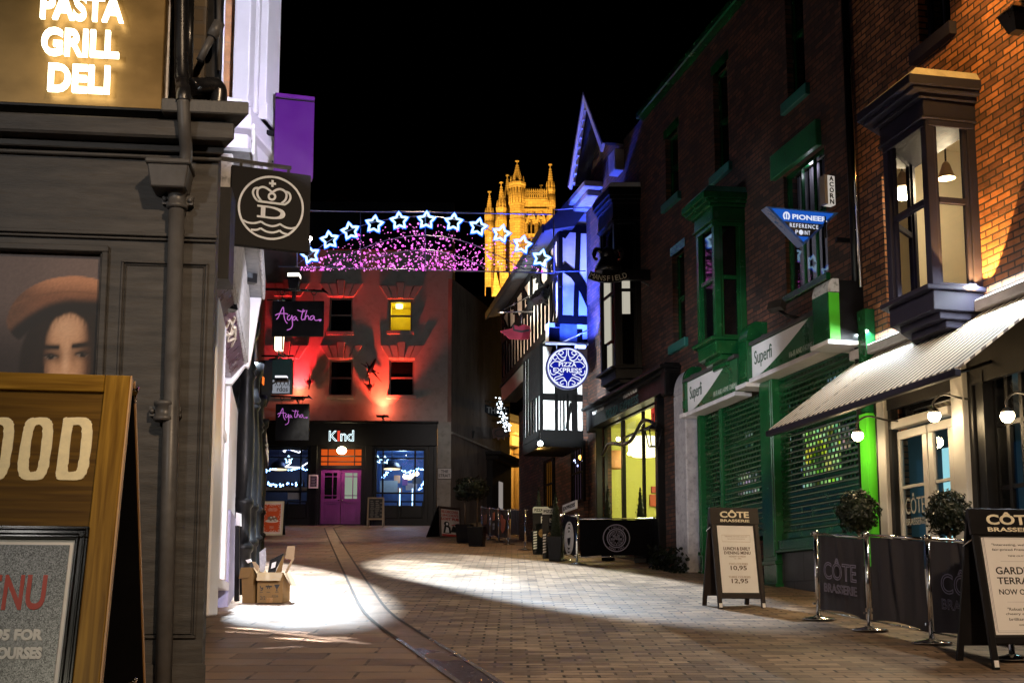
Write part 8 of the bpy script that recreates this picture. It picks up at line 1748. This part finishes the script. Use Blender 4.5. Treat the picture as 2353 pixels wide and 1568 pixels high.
c0_, c1_, c2_ = kb(245, 1442), kb(350, 1440), kb(240, 1190); f2 = Fr((c0_.x, 14.7, c0_.z), (1, -.35, 0)); w2 = (c1_.x - c0_.x)*.95; h2_ = c2_.z - c0_.z
s = thing('cardboard_box', 'narrow upright cardboard box with folded flap, left of the two boxes', 'box', f2.w(w2/2, .1, 0))
m = MB(f2); m.hexa([(0.01,0,0),(w2,0,0),(w2,.28,0),(0.01,.28,0)], [(-.012,-.01,h2_),(w2-.03,0,h2_),(w2-.03,.28,h2_),(-.012,.28,h2_)]); m.build('carton', MT['card'], s)
m = MB(f2); m.hexa([(-.016,-.012,h2_),(w2-.03,-.004,h2_),(w2-.03,.0,h2_),(-.016,-.006,h2_)], [(-.02,-.05,h2_-.135),(w2*.62,-.04,h2_-.12),(w2*.62,-.036,h2_-.12),(-.02,-.046,h2_-.135)]); m.hexa([(w2-.03,0,h2_),(w2-.03,.25,h2_),(w2-.026,.25,h2_),(w2-.026,0,h2_)], [(w2+.05,.0,h2_-.11),(w2+.05,.25,h2_-.11),(w2+.054,.25,h2_-.11),(w2+.054,0,h2_-.11)]); m.build('flap', MT['card'], s)
def slab(name, lab, pts, y0, th, mat, cat_):
    q = [kb(x, y, y0) for x, y in pts]; f = Fr(q[0], (1,0,0)); l = [f.loc(p) for p in q]
    return MB(f).prism([(a[0], a[2]) for a in l], 0, th).build(name, mat, None, label=lab, cat=cat_)
slab('flap_board', 'tall pale cardboard sheet standing up from the right box', [(555,1235),(607,1135),(560,1130),(578,1042),(630,1040),(625,1132),(590,1200),(575,1235)], 14.72, .012, MT['cardin'], 'cardboard')
slab('framed_picture', 'dark picture frame leaning inside the right box', [(440,1230),(455,1140),(552,1092),(550,1110),(500,1200),(492,1230)], 14.66, .03, MT['black'], 'picture')
slab('print', 'white printed card leaning in the dark picture frame', [(462,1200),(470,1160),(500,1150),(492,1190)], 14.645, .004, MT['paper'], 'card')
slab('cardboard_sheet', 'brown cardboard sheet leaning inside the right box', [(495,1228),(548,1108),(556,1112),(535,1230)], 14.64, .012, MT['card'], 'cardboard')
slab('bubble_mailer', 'pale crumpled plastic sleeve standing between the two boxes', [(385,1222),(382,1085),(425,1052),(428,1150),(412,1222)], 14.75, .03, M('plastic sleeve', (.40,.40,.45), .25, var=.3, vs=14), 'plastic sleeve')
slab('white_card', 'white card flap leaning on the narrow box', [(330,1150),(352,1152),(380,1182),(372,1222),(350,1200)], 14.62, .008, MT['cardin'], 'card')
slab('paper_scrap', 'crumpled white paper on top of the narrow box', [(285,1140),(318,1132),(325,1150),(300,1160)], 14.72, .04, MT['paper'], 'paper')
s = slab('black_board', 'black board leaning on the white shop beside the narrow box', [(205,1440),(212,900),(242,905),(240,1440)], 14.95, .03, MT['black'], 'board')
slab('white_switch_box', 'white meter box fixed above the black leaning board', [(216,895),(218,805),(242,812),(244,900)], 15.6, .12, MT['white'], 'meter box')
# ================================================================ lights of the street: lamps, and unseen spots added to light single things
def spot(loc, to, power, col, ang, blend=.15, size=.08, sc=None, roll=0):
    o = light('SPOT', loc, power, col, size, to, ang, blend)
    if sc: o.scale = (sc[0], sc[1], 1)
    if roll: o.rotation_euler.rotate_axis('Z', roll)
    return o
WARM = (1, .71, .45); COOL = (.80, .90, 1)
# street lamps behind the photographer
spot((2.2, -1.5, 5.2), (1.6, 9.0, -.6), 3500, WARM, 66, .6, .15)
spot((-3.2, 1.2, 2.6), (-1.7, 5.6, 2.1), 330, (1,.93,.86), 58, 1, .12)
fp = Vector(P(62, 1290, 2.95)); fn_ = -FB.Y; vv = (-fp).normalized(); rf = 2*fn_.dot(vv)*fn_ - vv
spot(fp + rf*3.2, fp, 14, (1,.95,.88), 46, .7, .07)  # unseen spot added where the glitter sheet mirrors it
spot((-.9, -.7, 1.9), (-1.0, 2.95, .1), 95, (1,.90,.68), 60, .8, .2)  # unseen fill spot added for the FOOD board
# street lamp lighting the setts further up
spot((-1.6, 27.0, 11.5), (-1.6, 26.5, 1), 1500, (1,.70,.42), 62, .7, .2)
spot((-4.4, 28.5, 5.2), (-6.0, 34.0, 2.0), 520, (1,.93,.78), 46, .6, .1)  # unseen spot added to light the cake board
spot((-1.2, 33.0, 6.8), (-2.2, 42.5, 4.2), 620, (1,.86,.78), 44, .7, .1)  # unseen spot added for the stone pier and street name plate
spot((-1.5, 27.0, 5.4), (-1.2, 34.2, 2.4), 260, (1,.90,.82), 34, .6, .1)  # unseen spot added for the poster board by the bay trees
# unseen overhead spots added to shape the light pools on the paving
def pool(c, half_long, half_short, ang, h, power, col, blend):
    base = math.atan(half_short / h) * 2; k = half_long / half_short
    z = gz(c[1]) + h
    l = bpy.data.lights.new('pool_light', 'SPOT'); l.energy = power; l.color = col; l.spot_size = min(base, 3.0); l.spot_blend = blend; l.shadow_soft_size = .05
    o = bpy.data.objects.new('pool_light', l); COL.objects.link(o); o.location = (c[0], c[1], z); o.rotation_euler = (0, 0, ang); o.scale = (1, k, 1); return o
pool((-3.75, 18.3), 6.6, 1.55, R(17), 5.5, 10500, (.80,.91,1), .4)
pool((-3.1, 16.3), 3.6, 1.0, R(14), 5.0, 6000, (.84,.93,1), .7)
pool((.05, 20.0), 8.2, 2.0, R(18), 5.5, 4600, (.72,.86,1), .3)
pool((-1.35, 20.6), 4.4, 1.05, R(18), 5.0, 4200, (.78,.9,1), .5)
# narrow unseen spots stand in for shop glass glints on the slabs
def glint(a, b, wd, power, blend=.1):
    p, q = G(*a), G(*b); L = math.hypot(q.x-p.x, q.y-p.y)/2
    pool(((p.x+q.x)/2, (p.y+q.y)/2), L, wd, math.atan2(-(q.x-p.x), q.y-p.y), 2.2, power, (1,.93,.88), blend)
glint((560, 1441), (845, 1479), .05, 620); glint((515, 1450), (620, 1456), .045, 420); glint((640, 1466), (760, 1476), .03, 420); glint((600, 1489), (700, 1484), .03, 500)
for i in range(12):
    u_ = random.uniform(520, 800); v_ = 1438 + (u_-520)*.11 + random.uniform(-3, 16); glint((u_, v_), (u_ + random.uniform(40, 120), v_ + random.uniform(2, 9)), random.uniform(.012, .035), random.uniform(600, 1500), .3)
# unseen spots added for the white shop, oriel, crown and purple signs
spot((.2, 8.2, 2.2), (-3.3, 15.0, 2.0), 1900, (.92,.88,1), 42, .3)
spot((.6, 4.6, 2.4), (-2.3, 11.2, 5.2), 3600, (.82,.80,1), 26, .3)
spot((1.1, 3.4, 2.6), (-1.75, 8.5, 2.6), 75, (1,.97,.93), 26, .4)
spot((.2, 7.0, 3.4), (-1.9, 11.4, 4.4), 260, (.62,.45,1), 22, .3)
# unseen spots added for the hifi shop fascia and green console
spot((-1.6, 11.5, 3.2), (3.2, 19.2, 3.2), 1300, (.95,.95,1), 30, .5)
spot((1.0, 9.5, 2.6), (4.15, 15.3, 4.25), 330, (.9,1,.9), 9, .15)
spot((-3.6, 17, 5.0), (3.2, 18.6, 5.0), 260, (.75,.9,1), 40, .6)
# brasserie brick: orange wash from a lamp lower right
spot(RF.w(rx(2262, 715) + .16, -.20, rz(2262, 715) + .1), RF.w(rx(2262, 715) - .25, -.12, rz(2262, 715) + 3), 420, (1,.50,.12), 74, .04, .02)
spot(RF.w(rx(2352, 500) + .7, -.85, rz(2352, -160)), RF.w(rx(2292), 0, rz(2292, 150)), 300, (1,.52,.13), 70, .4, .04)  # second unseen spot, added high up to even out the wash
# white strip light above the awning
a0, a1 = RF.w(aw0 + .2, -.10, awz + .30), RF.w(aw0 + 5.0, -.10, awz + .30); mid = (a0 + a1)/2
light('AREA', mid, 230, (.85,.95,1), (a1-a0).length, mid - RF.Y*.4 - Vector((0,0,1)), 180, rx=.03)
spot((.4, 8.6, 5.0), RF.w(rx(2200), -.9, rz(2200, 830)), 620, (1,.86,.68), 34, .6)  # unseen warm spot added to brighten the awning
spot((-2.2, 13.0, 5.6), RF.w((W1[0]+W1[1])/2, 0, W1[2] + .5), 420, (.9,.95,1), 9, .4)  # narrow unseen spot added to brighten the upstairs window bars
# blue floodlights on the timber end wall and brick gable
spot(TS.w(.1, -1.3, zl + 1.0), TS.w(.40, 0, zmid + .6), 1900, (.035,.08,1), 100, .4)
spot(RF.w(xD - .5, -1.0, gb0 - 3.4), RF.w(xg - .3, -.1, gb0 + .3), 2800, (.015,.06,1), 90, .4)
# cold white floodlight on the timber bay, warm wash on its street face
spot(TJS.w(-.6, -2.6, jz0 - .3), TJS.w(.4, 0, (jz0+jz1)/2 + .2), 1300, (.82,.95,1), 62, .3)
spot(TJ.w(-1.5, -2.2, jz0 + .1), TJ.w(-1.0, 0, (jz0+jz1)/2 + .2), 700, (.80,.95,1), 80, .4)
spot(TB.w(-2.6, -3.0, zj - .6), TB.w(-2.6, 0, zmid + .2), 900, (1,.78,.6), 110, .5)
spot(TB.w(-3.5, -1.2, zj + .6), TB.w(-2.8, 0, eave - .4), 420, (.75,.95,1), 80, .5)
# amber lamps of the timber ground floor
light('POINT', RF.w(rx(1335), -1.0, rz(1335, 1010, .5)), 34, (1,.55,.14), .08)
# pale lamp for shop window end walls up the lane
